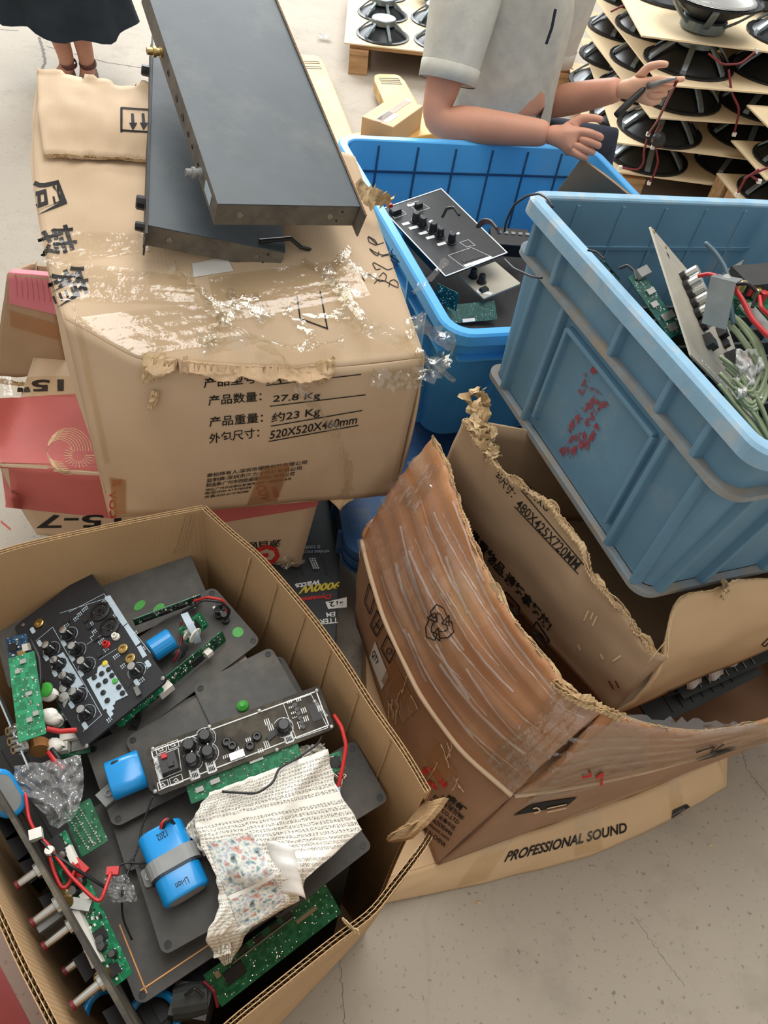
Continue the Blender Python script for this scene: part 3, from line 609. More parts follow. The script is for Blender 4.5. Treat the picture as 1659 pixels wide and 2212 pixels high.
# pink topped carton, far left
pc = thing('pink_topped_carton', 'bent carton with a pink printed top leaning at the left edge', 'carton', (-.85, 1.42, .42))
yb = 1.30
ptop = spath([WY(-40, 640, yb+.10), WY(5, 598, yb+.07), WY(22, 586, yb+.03)], 12)
A0, A1 = WY(-10, 812, yb), WY(150, 812, yb+.02); B0, B1 = WY(18, 592, yb+.03), WY(112, 600, yb+.05)
PCB_ = MB()
def pf(s, t): p = lerp(lerp(A0, A1, s), lerp(B0, B1, s), t); return p+V((0, -.010*math.sin(3.14*t), .004*nz(s*5, t*4)))
PCB_.sheet(pf, 14, 20, .005, .15, .3); PCB_.build('front_panel', M_['card_gr'], pc, world=True, smooth=True); bvP = PCB_.bvh()
mb = MB(); mb.sheet(lambda s, t: lerp(B0, B1, s)+V((-.06*t, .14*t, .012*math.sin(3*t)-.10*t)), 10, 10, .005, .1, .1); mb.build('top_flap', M_['pink_card'], pc, world=True, smooth=True)
mb = MB(); mb.sheet(lambda s, t: lerp(A0, B0, t)+V((-.05*s, .20*s, -.10*s+.006*nz(s*5, t*4))), 10, 12, .005, .1, .2); mb.build('side_panel', M_['card_gr'], pc, world=True, smooth=True)
mb = MB(); mb.sheet(lambda s, t: lerp(A1, B1, t)+V((-.04*s, .20*s, -.10*s)), 6, 8, .005, .1, .2); mb.build('side_panel', M_['card_gr'], pc, world=True, smooth=True)
mb = MB(); mb.sheet(lambda s, t: lerp(lerp(A0, A1, s), lerp(B0, B1, s), t)+V((-.05, .20, -.11)), 6, 8, .005, .1, .2); mb.build('back_panel', M_['card_gr'], pc, world=True, smooth=True)
decal('pink_band', bvP, [(20, 655), (126, 680), (116, 598), (18, 590)], M_['pink_card'], pc, 8, 8, .0014)
decal('brown_tape_strip', bvP, [(22, 705), (128, 735), (124, 700), (20, 670)], M_['tape_brown'], pc, 8, 6, .0016)
for k in range(7): ribbon('crease_ridge', bvP, [(34+k*11, 594+k*1.5), (36+k*12, 640+k*2)], 3, M_['pink_card'], pc, .003, 6)
fray('torn_edge', spath([A0+V((-.02, -.012, .0)), lerp(A0, A1, .3)+V((0, -.014, -.012)), lerp(A0, A1, .6)+V((0, -.012, -.015)), A1+V((0, -.01, -.01))], 16), V((0, -1, 0)), M_['card_edge'], pc, 30, .02, .008, 3, 21)
# ================================================================== black printed box low in the gap
gb = thing('black_product_box', 'black printed loudspeaker box lying low in the gap between cartons', 'box', (-.4, .98, 0))
ang = math.radians(7); cx, sx = math.cos(ang), math.sin(ang)
def gpt(a, b, z): return V((-.045+a*cx-b*sx, .735+a*sx+b*cx, z))
GBM = MB(); gz = .168
crn = [gpt(0, 0, 0), gpt(0, .52, 0), gpt(-.62, .52, 0), gpt(-.62, 0, 0)]
lo = [GBM.p(q) for q in crn]; hi = [GBM.p(q+V((0, 0, gz))) for q in crn]
GBM.face(*lo); GBM.face(*hi[::-1])
for k in range(4): GBM.face(lo[k], hi[k], hi[(k+1) % 4], lo[(k+1) % 4])
GBM.build('box_body', M_['boxblack'], gb, world=True, bevel=.003); bvG = BVHTree.FromPolygons([V(q) for q in GBM.v], GBM.f)
iw = M_['ink_white']
T_(bvG, gb, 'watts', [(694, 1252), (636, 1262), (640, 1272), (690, 1266)], .03, mat=iw)
T_(bvG, gb, '9000W', [(738, 1256), (652, 1264), (644, 1284), (732, 1272)], .04, mat=M_['ink_yellow'])
T_(bvG, gb, 'Dynamic', [(717, 1281), (645, 1288), (647, 1302), (714, 1294)], .03, mat=M_['ink_red'])
decal('white_label', bvG, [(750, 1290), (703, 1301), (709, 1316), (750, 1312)], M_['paper'], gb, 4, 3, .001)
T_(bvG, gb, '-12', [(742, 1297), (710, 1301), (713, 1312), (742, 1308)], .02)
T_(bvG, gb, 'EM', [(724, 1322), (704, 1324), (706, 1334), (724, 1332)], .02, mat=iw)
T_(bvG, gb, 'TTER', [(730, 1334), (690, 1339), (692, 1350), (730, 1346)], .02, mat=iw)
T_(bvG, gb, 'ts control', [(692, 1178), (652, 1180), (653, 1188), (692, 1188)], .01, mat=M_['ink_grey']); T_(bvG, gb, 'wireless micro', [(712, 1188), (652, 1190), (653, 1198), (712, 1196)], .01, mat=M_['ink_grey'])
decal('remote_picture', bvG, [(675, 1234), (688, 1232), (680, 1204), (664, 1206)], M_['chip'], gb, 3, 4, .001)
for r in range(6):
    for c in range(3): decal('remote_button_print', bvG, [(668+c*5+r*1.6, 1209+r*4), (671+c*5+r*1.6, 1209+r*4), (671+c*5+r*1.6, 1206+r*4), (668+c*5+r*1.6, 1206+r*4)], iw, gb, 1, 1, .0016)
for x in (647, 700): decal('microphone_picture', bvG, [(x+2, 1240), (x+9, 1243), (x-2, 1200), (x-8, 1200)], M_['chip'], gb, 3, 6, .001)
# ================================================================== flat carton on the floor
fc = thing('flattened_carton', 'flattened tan carton on the floor lettered PROFESSIONAL SOUND', 'carton', (.5, .75, 0))
fbot = spath(wz([(760, 1962), (816, 1951), (931, 1928), (1047, 1905), (1162, 1876), (1278, 1847), (1394, 1795), (1451, 1766), (1567, 1699)], .003))
ftop = spath(wz([(800, 1905), (850, 1895), (945, 1862), (1040, 1832), (1110, 1806), (1250, 1760), (1400, 1705), (1470, 1672), (1550, 1636)], .098))
def flatf(s, t): p = lerp(fbot(s), ftop(s), t); return p+V((.4, -.8, .2))*(.010*math.sin(3.14*t)+.003*nz(s*12, t*4, 3))
FCM = MB(); FCM.sheet(flatf, 50, 10, .006, .9, .12); FCM.build('front_panel', M_['card_flat'], fc, world=True, smooth=True); bvFC = FCM.bvh()
mb = MB(); mb.sheet(lambda s, t: lerp(ftop(s), V((.0+.95*s, .95+.3*s, .094)), t), 16, 10, .005, .9, .6); mb.build('top_panel', M_['card_flat'], fc, world=True)
mb = MB(); mb.sheet(lambda s, t: lerp(fbot(s), V((.0+.95*s, .95+.3*s, .004)), t), 16, 6, .005, .9, .6); mb.build('bottom_panel', M_['card_flat'], fc, world=True)
mb = MB(); mb.sheet(lambda s, t: lerp(lerp(fbot(1), ftop(1), t), lerp(V((.95, 1.25, .004)), V((.95, 1.25, .094)), t), s), 10, 4, .005, .6, .1); mb.build('side_panel', M_['card_flat'], fc, world=True)
mb = MB(); mb.sheet(lambda s, t: lerp(lerp(fbot(0), ftop(0), t), lerp(V((.0, .95, .004)), V((.0, .95, .094)), t), s), 10, 4, .005, .6, .1); mb.build('side_panel', M_['card_flat'], fc, world=True)
T_(bvFC, fc, 'PROFESSIONAL SOUND', [(1088, 1862), (1354, 1797), (1353, 1775), (1100, 1838)], .022, .12)
decal('black_print', bvFC, [(1450, 1768), (1490, 1742), (1482, 1736), (1452, 1750)], ik, fc, 4, 3)
for Q in ([(1240, 1850), (1300, 1835), (1300, 1745), (1245, 1760)], [(1450, 1770), (1480, 1755), (1465, 1675), (1440, 1685)], [(985, 1915), (1050, 1900), (1110, 1810), (1050, 1825)]): decal('clear_tape_band', bvFC, Q, tp, fc, 8, 12, .002, fn=lambda u, v: .0015*nz(u*6, v*6))
# ================================================================== brown wrapped carton
bc = thing('tape_wrapped_carton', 'orange-brown carton wrapped in clear tape with a recycling mark and torn rim', 'carton', (.35, .8, .1))
ZC = .355
LBf, LBb = W(945, 1866, .104), V((-.02, .93, .104))
creL = spath([W(1110, 1716, ZC), W(1000, 1622, ZC), W(910, 1500, ZC), (W(832, 1335, ZC)), W(800, 1230, ZC+.02), W(786, 1168, ZC+.03)])
rimL2 = spath([W(1304, 1532, .585), W(1220, 1490, .585), W(1200, 1450, .585), W(1115, 1350, .59), W(1070, 1270, .59), W(1030, 1190, .6), W(990, 1085, .6), W(960, 985, .6), W(935, 945, .61)])
BRB = MB(); 
def bpart(nm, fn, nu, nv, lu, lv, mat, P=None):
    mb = MB(); mb.sheet(fn, nu, nv, .006, lu, lv); i = len(BRB.v); BRB.v += mb.v; BRB.f += [tuple(k+i for k in f) for f in mb.f]; return mb.build(nm, M_[mat], P or bc, world=True, smooth=True)
def bl_low(s, t): p = lerp(lerp(LBf, LBb, s), creL(s), t); return p+V((-.8, -.5, 0))*(.008*math.sin(3.14*t)+.003*nz(s*5, t*4))
def bl_flap(s, t): p = lerp(creL(s), rimL2(s), t); return p+V((-.6, -.4, .6))*(.016*math.sin(3.14*t)+.004*nz(s*6, t*5, 2)+.002*math.sin(t*40+2*s))+V((0, 0, .010*nz(s*26, 3)*t*t))
bpart('side_panel', bl_low, 40, 14, .55, .25, 'card_or_shade'); bpart('upright_flap', bl_flap, 60, 24, .55, .28, 'card_or')
LBr = V((1.02, .86, .104))
creR = spath([W(1110, 1716, ZC), W(1250, 1695, ZC), W(1400, 1662, ZC), W(1530, 1625, ZC), W(1665, 1580, ZC), W(1900, 1490, ZC)])
rimR2 = spath([W(1304, 1532, .585), W(1340, 1548, .575), W(1400, 1566, .56), W(1470, 1578, .55), W(1530, 1580, .545), W(1600, 1568, .54), W(1665, 1553, .54), W(1900, 1478, .54)])
bpart('side_panel', lambda s, t: lerp(lerp(LBf, LBr, s), creR(s), t)+V((.3, -.8, 0))*(.006*math.sin(3.14*t)), 40, 14, .55, .25, 'card_or_shade')
bpart('upright_flap', lambda s, t: lerp(creR(s), rimR2(s), t)+V((.3, -.7, .5))*(.015*math.sin(3.14*t)+.004*nz(s*7, t*5, 6)), 50, 16, .55, .25, 'card_or')
BKl, BKr, RTb = V((.03, 1.06, .104)), V((.86, 1.17, .104)), V((.92, .86, .104))
bpart('side_panel', lambda s, t: lerp(lerp(LBb, BKr, s), lerp(creL(1), V((.86, 1.17, .42)), s), t)+V((0, .02*math.sin(3.14*s), 0)), 16, 8, .6, .3, 'card_or_shade')
bpart('side_panel', lambda s, t: lerp(lerp(LBr, BKr, s), lerp(creR(1), V((.86, 1.17, .42)), s), t)+V((.02*math.sin(3.14*s), 0, 0)), 16, 8, .6, .3, 'card_or_shade')
mb = MB(); mb.sheet(lambda s, t: lerp(lerp(LBf, LBb, s), lerp(LBr, BKr, s), t)+V((0, 0, .004)), 8, 8, .004, .6, .6); mb.build('bottom_panel', M_['card_or_shade'], bc, world=True)
bvB_ = BRB.bvh()
ridge = lambda p: [p(i/30) for i in range(31)]
mb = MB(); mb.tube([q+V((-.004, -.004, .004)) for q in ridge(creL)], .005, 6); tag(mb.build('creased_edge', M_['card'], bc, world=True, smooth=True), 'pale worn crease where the flap folds up')
mb = MB(); mb.tube([q+V((.001, -.004, .003)) for q in ridge(creR)], .004, 6); mb.build('creased_edge', M_['card'], bc, world=True, smooth=True)
fray('frayed_edge', rimL2, V((-.8, -.5, 0)), M_['card_edge'], bc, 110, .016, .006, 3, 31); fray('frayed_edge', rimR2, V((.2, -.9, 0)), M_['card_edge'], bc, 60, .010, .004, 2, 37)
fray('crumpled_edge', spath([W(1196, 1470, .60), W(1215, 1490, .60), W(1250, 1515, .59), W(1300, 1530, .59), W(1345, 1550, .585)], 14), V((-.6, -.6, 0)), M_['card_edge'], bc, 30, .03, .012, 4, 41)
# torn back-left corner
tc_ = spath([W(786, 1160, .385), W(775, 1150, .39), W(790, 1130, .41), W(830, 1105, .43), W(880, 1050, .49), W(935, 945, .61)], 20)
mb = MB(); mb.sheet(lambda s, t: lerp(tc_(s), lerp(creL(.93), rimL2(.97), sm(s))+V((0, 0, -.005)), t)+V((-.5, -.5, .3))*.012*nz(s*7, t*6, 4), 26, 10, .004, .2, .1); i = len(BRB.v); BRB.v += mb.v; BRB.f += [tuple(k+i for k in f) for f in mb.f]; mb.build('torn_corner', M_['card_or'], bc, world=True, smooth=True)
fray('frayed_edge', spath([lerp(creL(1), LBb, q_)+V((-.004, -.004, .01)) for q_ in (0, .2, .4, .6)], 14), V((-.8, -.3, 0)), M_['card_edge'], bc, 24, .02, .008, 3, 44)
bvB_ = BRB.bvh()
# tape wrapped round it
rs = random.Random(5)
def brc(u, v):   # u along flap 0 front..1 back, v 0 crease..1 rim  (pixels)
    a = bl_flap(u, v); d = a-CAM; z = d.dot(FWD); return (829.5+F*d.dot(RGT)/z, 1106-F*d.dot(UPV)/z)
for k in range(9):
    v0 = .06+k*.10; pts = [brc(u/14, min(.97, max(.03, v0+.03*nz(u*.2, k)+.05*(u/14-.5)*(1 if k % 2 else -1)))) for u in range(15)]
    ribbon('clear_tape_wrap', bvB_, pts, rs.uniform(20, 40), M_['tape_band'], bc, .0025, 50, .35, k)
for k in range(30):
    v0 = rs.uniform(.1, .95); u0 = rs.uniform(.0, .55); sl = rs.uniform(-.012, .006); du = rs.uniform(.02, .045); pts = [brc(u0+j*du, min(.97, max(.03, v0+sl*j))) for j in range(10)]
    ribbon('tape_wrinkle', bvB_, pts, rs.uniform(2, 6), M_['tape_crease'], bc, .003, 40, .3, k+30)
for Q in ([(1130, 1735), (1659, 1600), (1659, 1565), (1330, 1545)], [(1110, 1715), (1400, 1660), (1400, 1570), (1290, 1560)], [(1050, 1640), (1110, 1710), (1300, 1535), (1200, 1490)], [(860, 1085), (930, 1000), (960, 1010), (900, 1110)]):
    decal('clear_tape_wrap', bvB_, Q, tl, bc, 26, 12, .004, fn=lambda u, v: .003*nz(u*9, v*6, 3)+.0015*math.sin(v*30+u*8))
for k in range(5): ribbon('tape_wrinkle', bvB_, [(1140+k*16, 1725-k*30), (1300, 1672-k*20), (1480, 1640-k*12), (1655, 1592-k*7)], 6, tl, bc, .004, 40, .8, k+60)
# hairs of split tape on the dark side
for k in range(46):
    cx_, cy_ = ((860, 1500) if k % 2 else (960, 1650)); x = cx_+rs.uniform(-26, 34); y = cy_+rs.uniform(-50, 46); l = rs.uniform(18, 46); a = rs.uniform(1.1, 2.1)
    ribbon('split_tape_fibre', bvB_, [(x, y), (x+l*.5*math.cos(a)+rs.uniform(-5, 5), y+l*.5*math.sin(a)), (x+l*math.cos(a)+rs.uniform(-6, 6), y+l*math.sin(a))], 1.7, M_['tape_loose'] if k % 3 else M_['ink_cream'], bc, .004, 8, .6, k)
for Q in ([(826, 1470), (872, 1560), (905, 1530), (850, 1420)], [(915, 1640), (945, 1700), (990, 1670), (945, 1600)]): decal('brown_tape_strip', bvB_, Q, M_['tape_brown'], bc, 8, 8, .0022)
# marks: recycling sign, carton symbols, label, maker lines
def strokes(bv, P, segs, wd, mat=None, nm='printed_mark'):
    for s in segs: ribbon(nm, bv, s, wd, mat or ik, P, .0034, 6)
cx0, cy0 = 951, 1349
for k in range(3):
    a0 = math.radians(-90+120*k); R = lambda px, py: (cx0+1.25*px*math.cos(a0+1.5708)-1.25*py*math.sin(a0+1.5708), cy0+1.6*(px*math.sin(a0+1.5708)+py*math.cos(a0+1.5708)))
    strokes(bvB_, bc, [[R(-15, -17), R(-4, -27), R(8, -22), R(15, -10)], [R(-9, -8), R(-2, -16), R(4, -12), R(8, -4)], [R(-15, -17), R(-9, -8)], [R(4, -1), R(18, -13)], [R(4, -1), R(17, 2), R(18, -13)]], 2.6, nm='recycling_mark')
decal('shipping_label', bvB_, [(800, 1420), (826, 1490), (842, 1460), (812, 1385)], M_['paper'], bc, 6, 8, .002)
T_(bvB_, bc, 'QTY', [(806, 1412), (818, 1440), (826, 1430), (814, 1402)], .01, off=.0036) if 0 else print_text('label_print', bvB_, 'QTY', [(804, 1414), (815, 1440), (822, 1428), (812, 1402)], ik, bc, .01, None, .0036)
def frame_px(Q, wd): strokes(bvB_, bc, [[Q[0], Q[1]], [Q[1], Q[2]], [Q[2], Q[3]], [Q[3], Q[0]]], wd, nm='handling_symbol')
frame_px([(803, 1350), (816, 1374), (832, 1345), (818, 1318)], 2.4); frame_px([(826, 1400), (844, 1432), (858, 1404), (840, 1372)], 2.4); frame_px([(790, 1300), (802, 1326), (812, 1288), (800, 1260)], 2.0)
strokes(bvB_, bc, [[(810, 1358), (824, 1336)], [(814, 1344), (822, 1358)], [(838, 1404), (846, 1396), (850, 1406), (840, 1416), (838, 1404)]], 2.2)
T_(bvB_, bc, '盛虹', [(958, 1728), (1000, 1758), (1012, 1745), (970, 1712)], .03); T_(bvB_, bc, 'SHENGHONG', [(952, 1722), (1000, 1770), (1005, 1765), (958, 1716)], .01)
for k, t in enumerate(('科技有限公司', 'FIBER CO.,LTD', '盛虹工业集中区', '0512-63590446', 'shenghong.com', 'MADE IN CHINA')):
    x, y = 934-k*7, 1722+k*12; T_(bvB_, bc, t, [(x, y), (x+62, y+48), (x+67, y+40), (x+5, y-8)], .02)
ribbon('red_logo', bvB_, [(915, 1668), (935, 1658), (950, 1680), (965, 1698)], 12, M_['ink_red'], bc, .002, 14, .5, 3); ribbon('red_logo', bvB_, [(912, 1685), (930, 1690), (948, 1702)], 8, M_['ink_red'], bc, .002, 14, .5, 4)
decal('black_label', bvB_, [(1108, 1760), (1225, 1738), (1246, 1720), (1150, 1734)], ik, bc, 8, 4, .002)
ribbon('label_mark', bvB_, [(1152, 1752), (1166, 1748), (1160, 1740), (1150, 1742)], 3, M_['ink_cream'], bc, .004, 8)
for y in (1742, 1750): ribbon('label_mark', bvB_, [(1180, y), (1222, y-9)], 2.5, M_['ink_cream'], bc, .004, 8)
ribbon('red_logo', bvB_, [(1255, 1672), (1275, 1668), (1270, 1660)], 5, M_['ink_red'], bc, .006, 10); ribbon('red_logo', bvB_, [(1285, 1675), (1300, 1662), (1296, 1690)], 5, M_['ink_red'], bc, .006, 10)
ribbon('pen_scribble', bvB_, [(1500, 1618), (1540, 1605), (1530, 1620), (1560, 1600)], 3, ik, bc, .006, 20); decal('black_label', bvB_, [(1500, 1640), (1540, 1630), (1590, 1612), (1560, 1615)], ik, bc, 6, 3, .005)
# ================================================================== inner torn carton
ic = thing('inner_torn_carton', 'grey-brown carton with torn rim marked 480X425X720MM standing inside the wrapped carton', 'carton', (.45, .85, .2))
rimI = spath([W(1004, 905, .655), W(1020, 935, .655), W(1060, 991, .655), W(1099, 1031, .655), W(1150, 1062, .655), W(1191, 1091, .655), W(1222, 1138, .65), W(1262, 1176, .645), W(1274, 1240, .625), W(1310, 1280, .615), W(1338, 1305, .61), W(1369, 1349, .60), W(1401, 1410, .59), W(1440, 1420, .585)], 60)
ICb0, ICb1 = V((.10, 1.04, .40)), W(1325, 1542, .43)
ICM = MB()
def ipart(nm, fn, nu, nv, lu, lv, mat='card_gr'):
    mb = MB(); mb.sheet(fn, nu, nv, .006, lu, lv); i = len(ICM.v); ICM.v += mb.v; ICM.f += [tuple(k+i for k in f) for f in mb.f]; return mb.build(nm, M_[mat], ic, world=True, smooth=True)
ipart('side_panel', lambda s, t: lerp(lerp(ICb0, ICb1, s), rimI(s), t)+V((-.8, -.5, 0))*(.01*math.sin(3.14*t)+.003*nz(s*5, t*5)), 50, 20, .6, .5)
rimI2 = spath([rimI(1), W(1440, 1370, .60), W(1457, 1290, .63), W(1500, 1275, .63), W(1550, 1285, .62), W(1572, 1252, .625), W(1659, 1252, .60), W(1900, 1225, .575)], 40)
ICb2 = W(1900, 1300, .43)
ipart('side_panel', lambda s, t: lerp(lerp(ICb1, ICb2, s), rimI2(s), t)+V((.4, -.9, 0))*(.012*math.sin(3.14*t)+.003*nz(s*5, t*5)), 40, 20, .6, .45, 'card_flat')  # lit right wall: its light put in as a paler board
ipart('side_panel', lambda s, t: lerp(lerp(ICb0, V((.72, 1.13, .40)), s), lerp(rimI(0), V((.72, 1.15, .56)), s), t), 12, 8, .5, .4); ipart('side_panel', lambda s, t: lerp(lerp(ICb2, V((.72, 1.13, .40)), s), lerp(rimI2(1), V((.72, 1.15, .56)), s), t), 12, 8, .5, .4)
mb = MB(); mb.sheet(lambda s, t: lerp(lerp(ICb0, ICb1, s), lerp(V((.72, 1.13, .40)), ICb2, s), t), 4, 4, .005); mb.build('bottom_panel', M_['card_gr'], ic, world=True)
bvI = ICM.bvh()
fray('frayed_edge', rimI, V((-.8, -.5, 0)), M_['card_edge'], ic, 130, .02, .009, 4, 51); fray('frayed_edge', rimI2, V((.3, -.9, 0)), M_['card_edge'], ic, 60, .010, .006, 2, 53)
for k_, pp in enumerate(([(1026, 838, .675), (1012, 868, .668), (1036, 900, .668), (1022, 930, .664)], [(1038, 845, .672), (1050, 880, .668), (1030, 918, .666), (1062, 948, .664)], [(1020, 872, .67), (1048, 905, .668), (1060, 940, .664), (1058, 985, .66)], [(1045, 925, .668), (1052, 955, .666), (1066, 990, .66)])): strand('crumpled_ply', [W(*q_) for q_ in pp], .032, ic, M_['card_edge'], 50, 3, 70+k_)
fray('crumpled_edge', spath([W(1565, 1255, .635), W(1575, 1275, .632), W(1560, 1290, .63)], 10), V((.8, -.4, 0)), M_['card_edge'], ic, 12, .02, .008, 4, 59)
fray('crumpled_edge', spath([W(1405, 1425, .60), W(1425, 1400, .605), W(1440, 1385, .61)], 10), V((-.5, -.6, 0)), M_['card_edge'], ic, 12, .03, .01, 3, 61)
T_(bvI, ic, '480X425X720MM', [(1113, 1092), (1243, 1232), (1258, 1216), (1124, 1076)], .005, .15); line_px(bvI, ic, (1112, 1094), (1250, 1240), 2.2)
T_(bvI, ic, '约11KG', [(1126, 1056), (1180, 1106), (1192, 1092), (1138, 1042)], .005); line_px(bvI, ic, (1126, 1058), (1262, 1220), 2.2)
T_(bvI, ic, '包尺寸：', [(1066, 1028), (1104, 1076), (1118, 1062), (1082, 1012)], .01)
T_(bvI, ic, '贵重物品.请轻拿轻放!', [(1008, 1160), (1184, 1364), (1196, 1346), (1024, 1140)], .03)
for Q in ([(1088, 1290), (1118, 1328), (1124, 1312), (1094, 1278)], [(1148, 1362), (1172, 1394), (1188, 1384), (1160, 1342)]):
    for a, b in zip(Q, Q[1:]+Q[:1]): line_px(bvI, ic, a, b, 3.5, n=4)
ribbon('printed_mark', bvI, [(1156, 1366), (1170, 1372), (1176, 1384)], 6, ik, ic, .0014, 8)
T_(bvI, ic, '轻', [(1434, 1502), (1448, 1508), (1470, 1494), (1456, 1490)], .0)
for a, b in (((1272, 1318), (1262, 1340)), ((1282, 1322), (1276, 1338)), ((1250, 1392), (1254, 1404)), ((1298, 1412), (1304, 1424)), ((1325, 1428), (1342, 1416)), ((1290, 1330), (1280, 1352))): ribbon('white_scuff', bvI, [a, b], 4, M_['ink_cream'], ic, .0013, 6, .8, a[0])
for a, b in (((1316, 1470), (1326, 1488)), ((1330, 1470), (1338, 1486))): ribbon('scratch', bvI, [a, b], 3, M_['dkred_w'], ic, .0013, 5)
ribbon('pen_scribble', bvI, [(1662, 1375), (1645, 1392), (1652, 1396), (1662, 1385)], 2, ik, ic, .0013, 12)
# boards between the two cartons, the shade of the gap put into their colour
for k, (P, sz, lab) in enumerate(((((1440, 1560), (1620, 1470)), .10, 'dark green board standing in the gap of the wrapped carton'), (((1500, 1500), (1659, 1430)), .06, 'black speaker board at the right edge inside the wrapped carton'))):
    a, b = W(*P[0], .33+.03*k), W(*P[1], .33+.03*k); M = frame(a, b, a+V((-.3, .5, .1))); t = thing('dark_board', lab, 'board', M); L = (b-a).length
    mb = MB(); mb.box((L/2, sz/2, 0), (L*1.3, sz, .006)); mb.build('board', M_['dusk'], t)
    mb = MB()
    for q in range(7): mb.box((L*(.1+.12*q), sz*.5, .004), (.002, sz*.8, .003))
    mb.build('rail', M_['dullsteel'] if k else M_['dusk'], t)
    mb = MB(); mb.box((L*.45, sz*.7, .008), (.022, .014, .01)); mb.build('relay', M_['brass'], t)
for k, (px, py) in enumerate(((1543, 1470), (1496, 1488), (1585, 1440))):
    M = frame(W(px-12, py, .38), W(px+18, py-10, .39), W(px-10, py-24, .41)); t = MB(); t.sheet(lambda u, v: (.030*u, .026*v, .004*math.sin(5*u+v)), 6, 6, .001)
    o = t.build('paper_scrap', M_['paper']); o.matrix_basis = M; tag(o, ('small white paper scrap beside the inner carton, middle of three', 'smallest white paper scrap, lowest of three by the inner carton', 'grey crumpled scrap at the right edge above the dark boards')[k], 'paper', 'paper scraps in the wrapped carton')
# ================================================================== plastic shells
def rrect(x0, x1, y0, y1, r, z, n=6):
    out = []
    for cx, cy, a0 in ((x1-r, y1-r, 0), (x0+r, y1-r, 90), (x0+r, y0+r, 180), (x1-r, y0+r, 270)):
        for k in range(n+1):
            a = math.radians(a0+90*k/n); out.append((cx+r*math.cos(a), cy+r*math.sin(a), z))
    return out
def euler_frame(T, rx, ry, rz): return Matrix.Translation(V(T)) @ Matrix.Rotation(rz, 4, 'Z') @ Matrix.Rotation(ry, 4, 'Y') @ Matrix.Rotation(rx, 4, 'X')
def tub(P, LX, LY, HH, ins, r, lip, th, mat, rim_mat):
    """tapered open tub, rim rectangle (0..LX, 0..LY) at height HH, bottom at 0"""
    k = lambda t: ins*(1-t); l = .012
    mb = MB(); R = []
    for t in (0, .03, .2, .4, .6, .8, 1): R.append(rrect(l+k(t)+(.02 if t == 0 else 0), LX-l-k(t)-(.02 if t == 0 else 0), l+k(t)+(.02 if t == 0 else 0), LY-l-k(t)-(.02 if t == 0 else 0), r, HH*t))
    mb.loft(R); mb.face(*range(len(R[0]))[::-1])
    I = []
    for t in (1, .8, .6, .4, .2, .05): I.append(rrect(l+k(t)+th, LX-l-k(t)-th, l+k(t)+th, LY-l-k(t)-th, r-th*.5, HH*t))
    i0 = len(mb.v); mb.loft(I); n = len(I[0]); mb.face(*range(len(mb.v)-n, len(mb.v)))
    body = mb.build('body', mat, P, smooth=False)
    mb = MB(); a = l+th
    mb.loft([rrect(a, LX-a, a, LY-a, r*.8, HH-.004), rrect(a-.001, LX-a+.001, a-.001, LY-a+.001, r*.8, HH+.003), rrect(a-.004, LX-a+.004, a-.004, LY-a+.004, r*.85, HH+.006), rrect(-lip+.004, LX+lip-.004, -lip+.004, LY+lip-.004, r+lip, HH+.006), rrect(-lip, LX+lip, -lip, LY+lip, r+lip, HH+.001), rrect(-lip, LX+lip, -lip, LY+lip, r+lip, HH-.022), rrect(-lip+.004, LX+lip-.004, -lip+.004, LY+lip-.004, r+lip, HH-.024), rrect(l-.002, LX-l+.002, l-.002, LY-l+.002, r, HH-.022)])
    mb.build('rim', rim_mat, P, smooth=False); return body
# bright tote
MT = euler_frame((-.274, 1.991, .715), -.09, .035, -1.121) @ Matrix.Translation((0, 0, -.36))
tt = thing('blue_tote', 'bright blue plastic tote holding amplifier panels in front of the seated worker', 'tote', MT)
LXt, LYt, HT = .81, .80, .36
tub(tt, LXt, LYt, HT, .05, .05, .008, .006, M_['tote'], M_['tote'])
for (sx_, fixed, L, side) in ((0, None, LYt, 'back'), (1, None, LXt, 'left')):
    for q in range(1, 7):
        c = L*q/7; mb = MB()
        if sx_ == 0:
            for wx, ww in ((.0105, .006),): mb.loft([[(.006+.05*(1-t)+wx-.02, c-.003, HT*t), (.006+.05*(1-t)+wx-.006, c-.003, HT*t), (.006+.05*(1-t)+wx-.006, c+.003, HT*t), (.006+.05*(1-t)+wx-.02, c+.003, HT*t)] for t in (.02, .5, .94)], caps=True)
            mb.build('rib', M_['tote'], tt)
            mb = MB(); mb.loft([[(.018+.05*(1-t), c-.0025, HT*t), (.021+.05*(1-t), c-.0025, HT*t), (.021+.05*(1-t), c+.0025, HT*t), (.018+.05*(1-t), c+.0025, HT*t)] for t in (.06, .5, .98)], caps=True); mb.build('inner_seam', M_['tote_dk'], tt)
        else:
            mb.loft([[(c-.004, -.004+.05*(1-t)-.004, HT*t), (c+.004, -.004+.05*(1-t)-.004, HT*t), (c+.004, .012+.05*(1-t), HT*t), (c-.004, .012+.05*(1-t), HT*t)] for t in (.02, .5, .94)], caps=True); mb.build('rib', M_['tote'], tt)
mb = MB(); t = .80; mb.box((.020+.05*(1-t), LYt/2, HT*t), (.003, LYt-.1, .006)); mb.build('inner_seam', M_['tote_dk'], tt)
mb = MB(); t = .80; mb.box((LXt/2, .010+.05*(1-t)-.006, HT*t), (LXt-.08, .016, .006)); mb.build('side_ledge', M_['tote'], tt)
mb = MB(); mb.box((LXt-.010-.05*.2+.006, LYt/2, HT*.8), (.016, LYt-.08, .006)); mb.build('side_ledge', M_['tote'], tt)
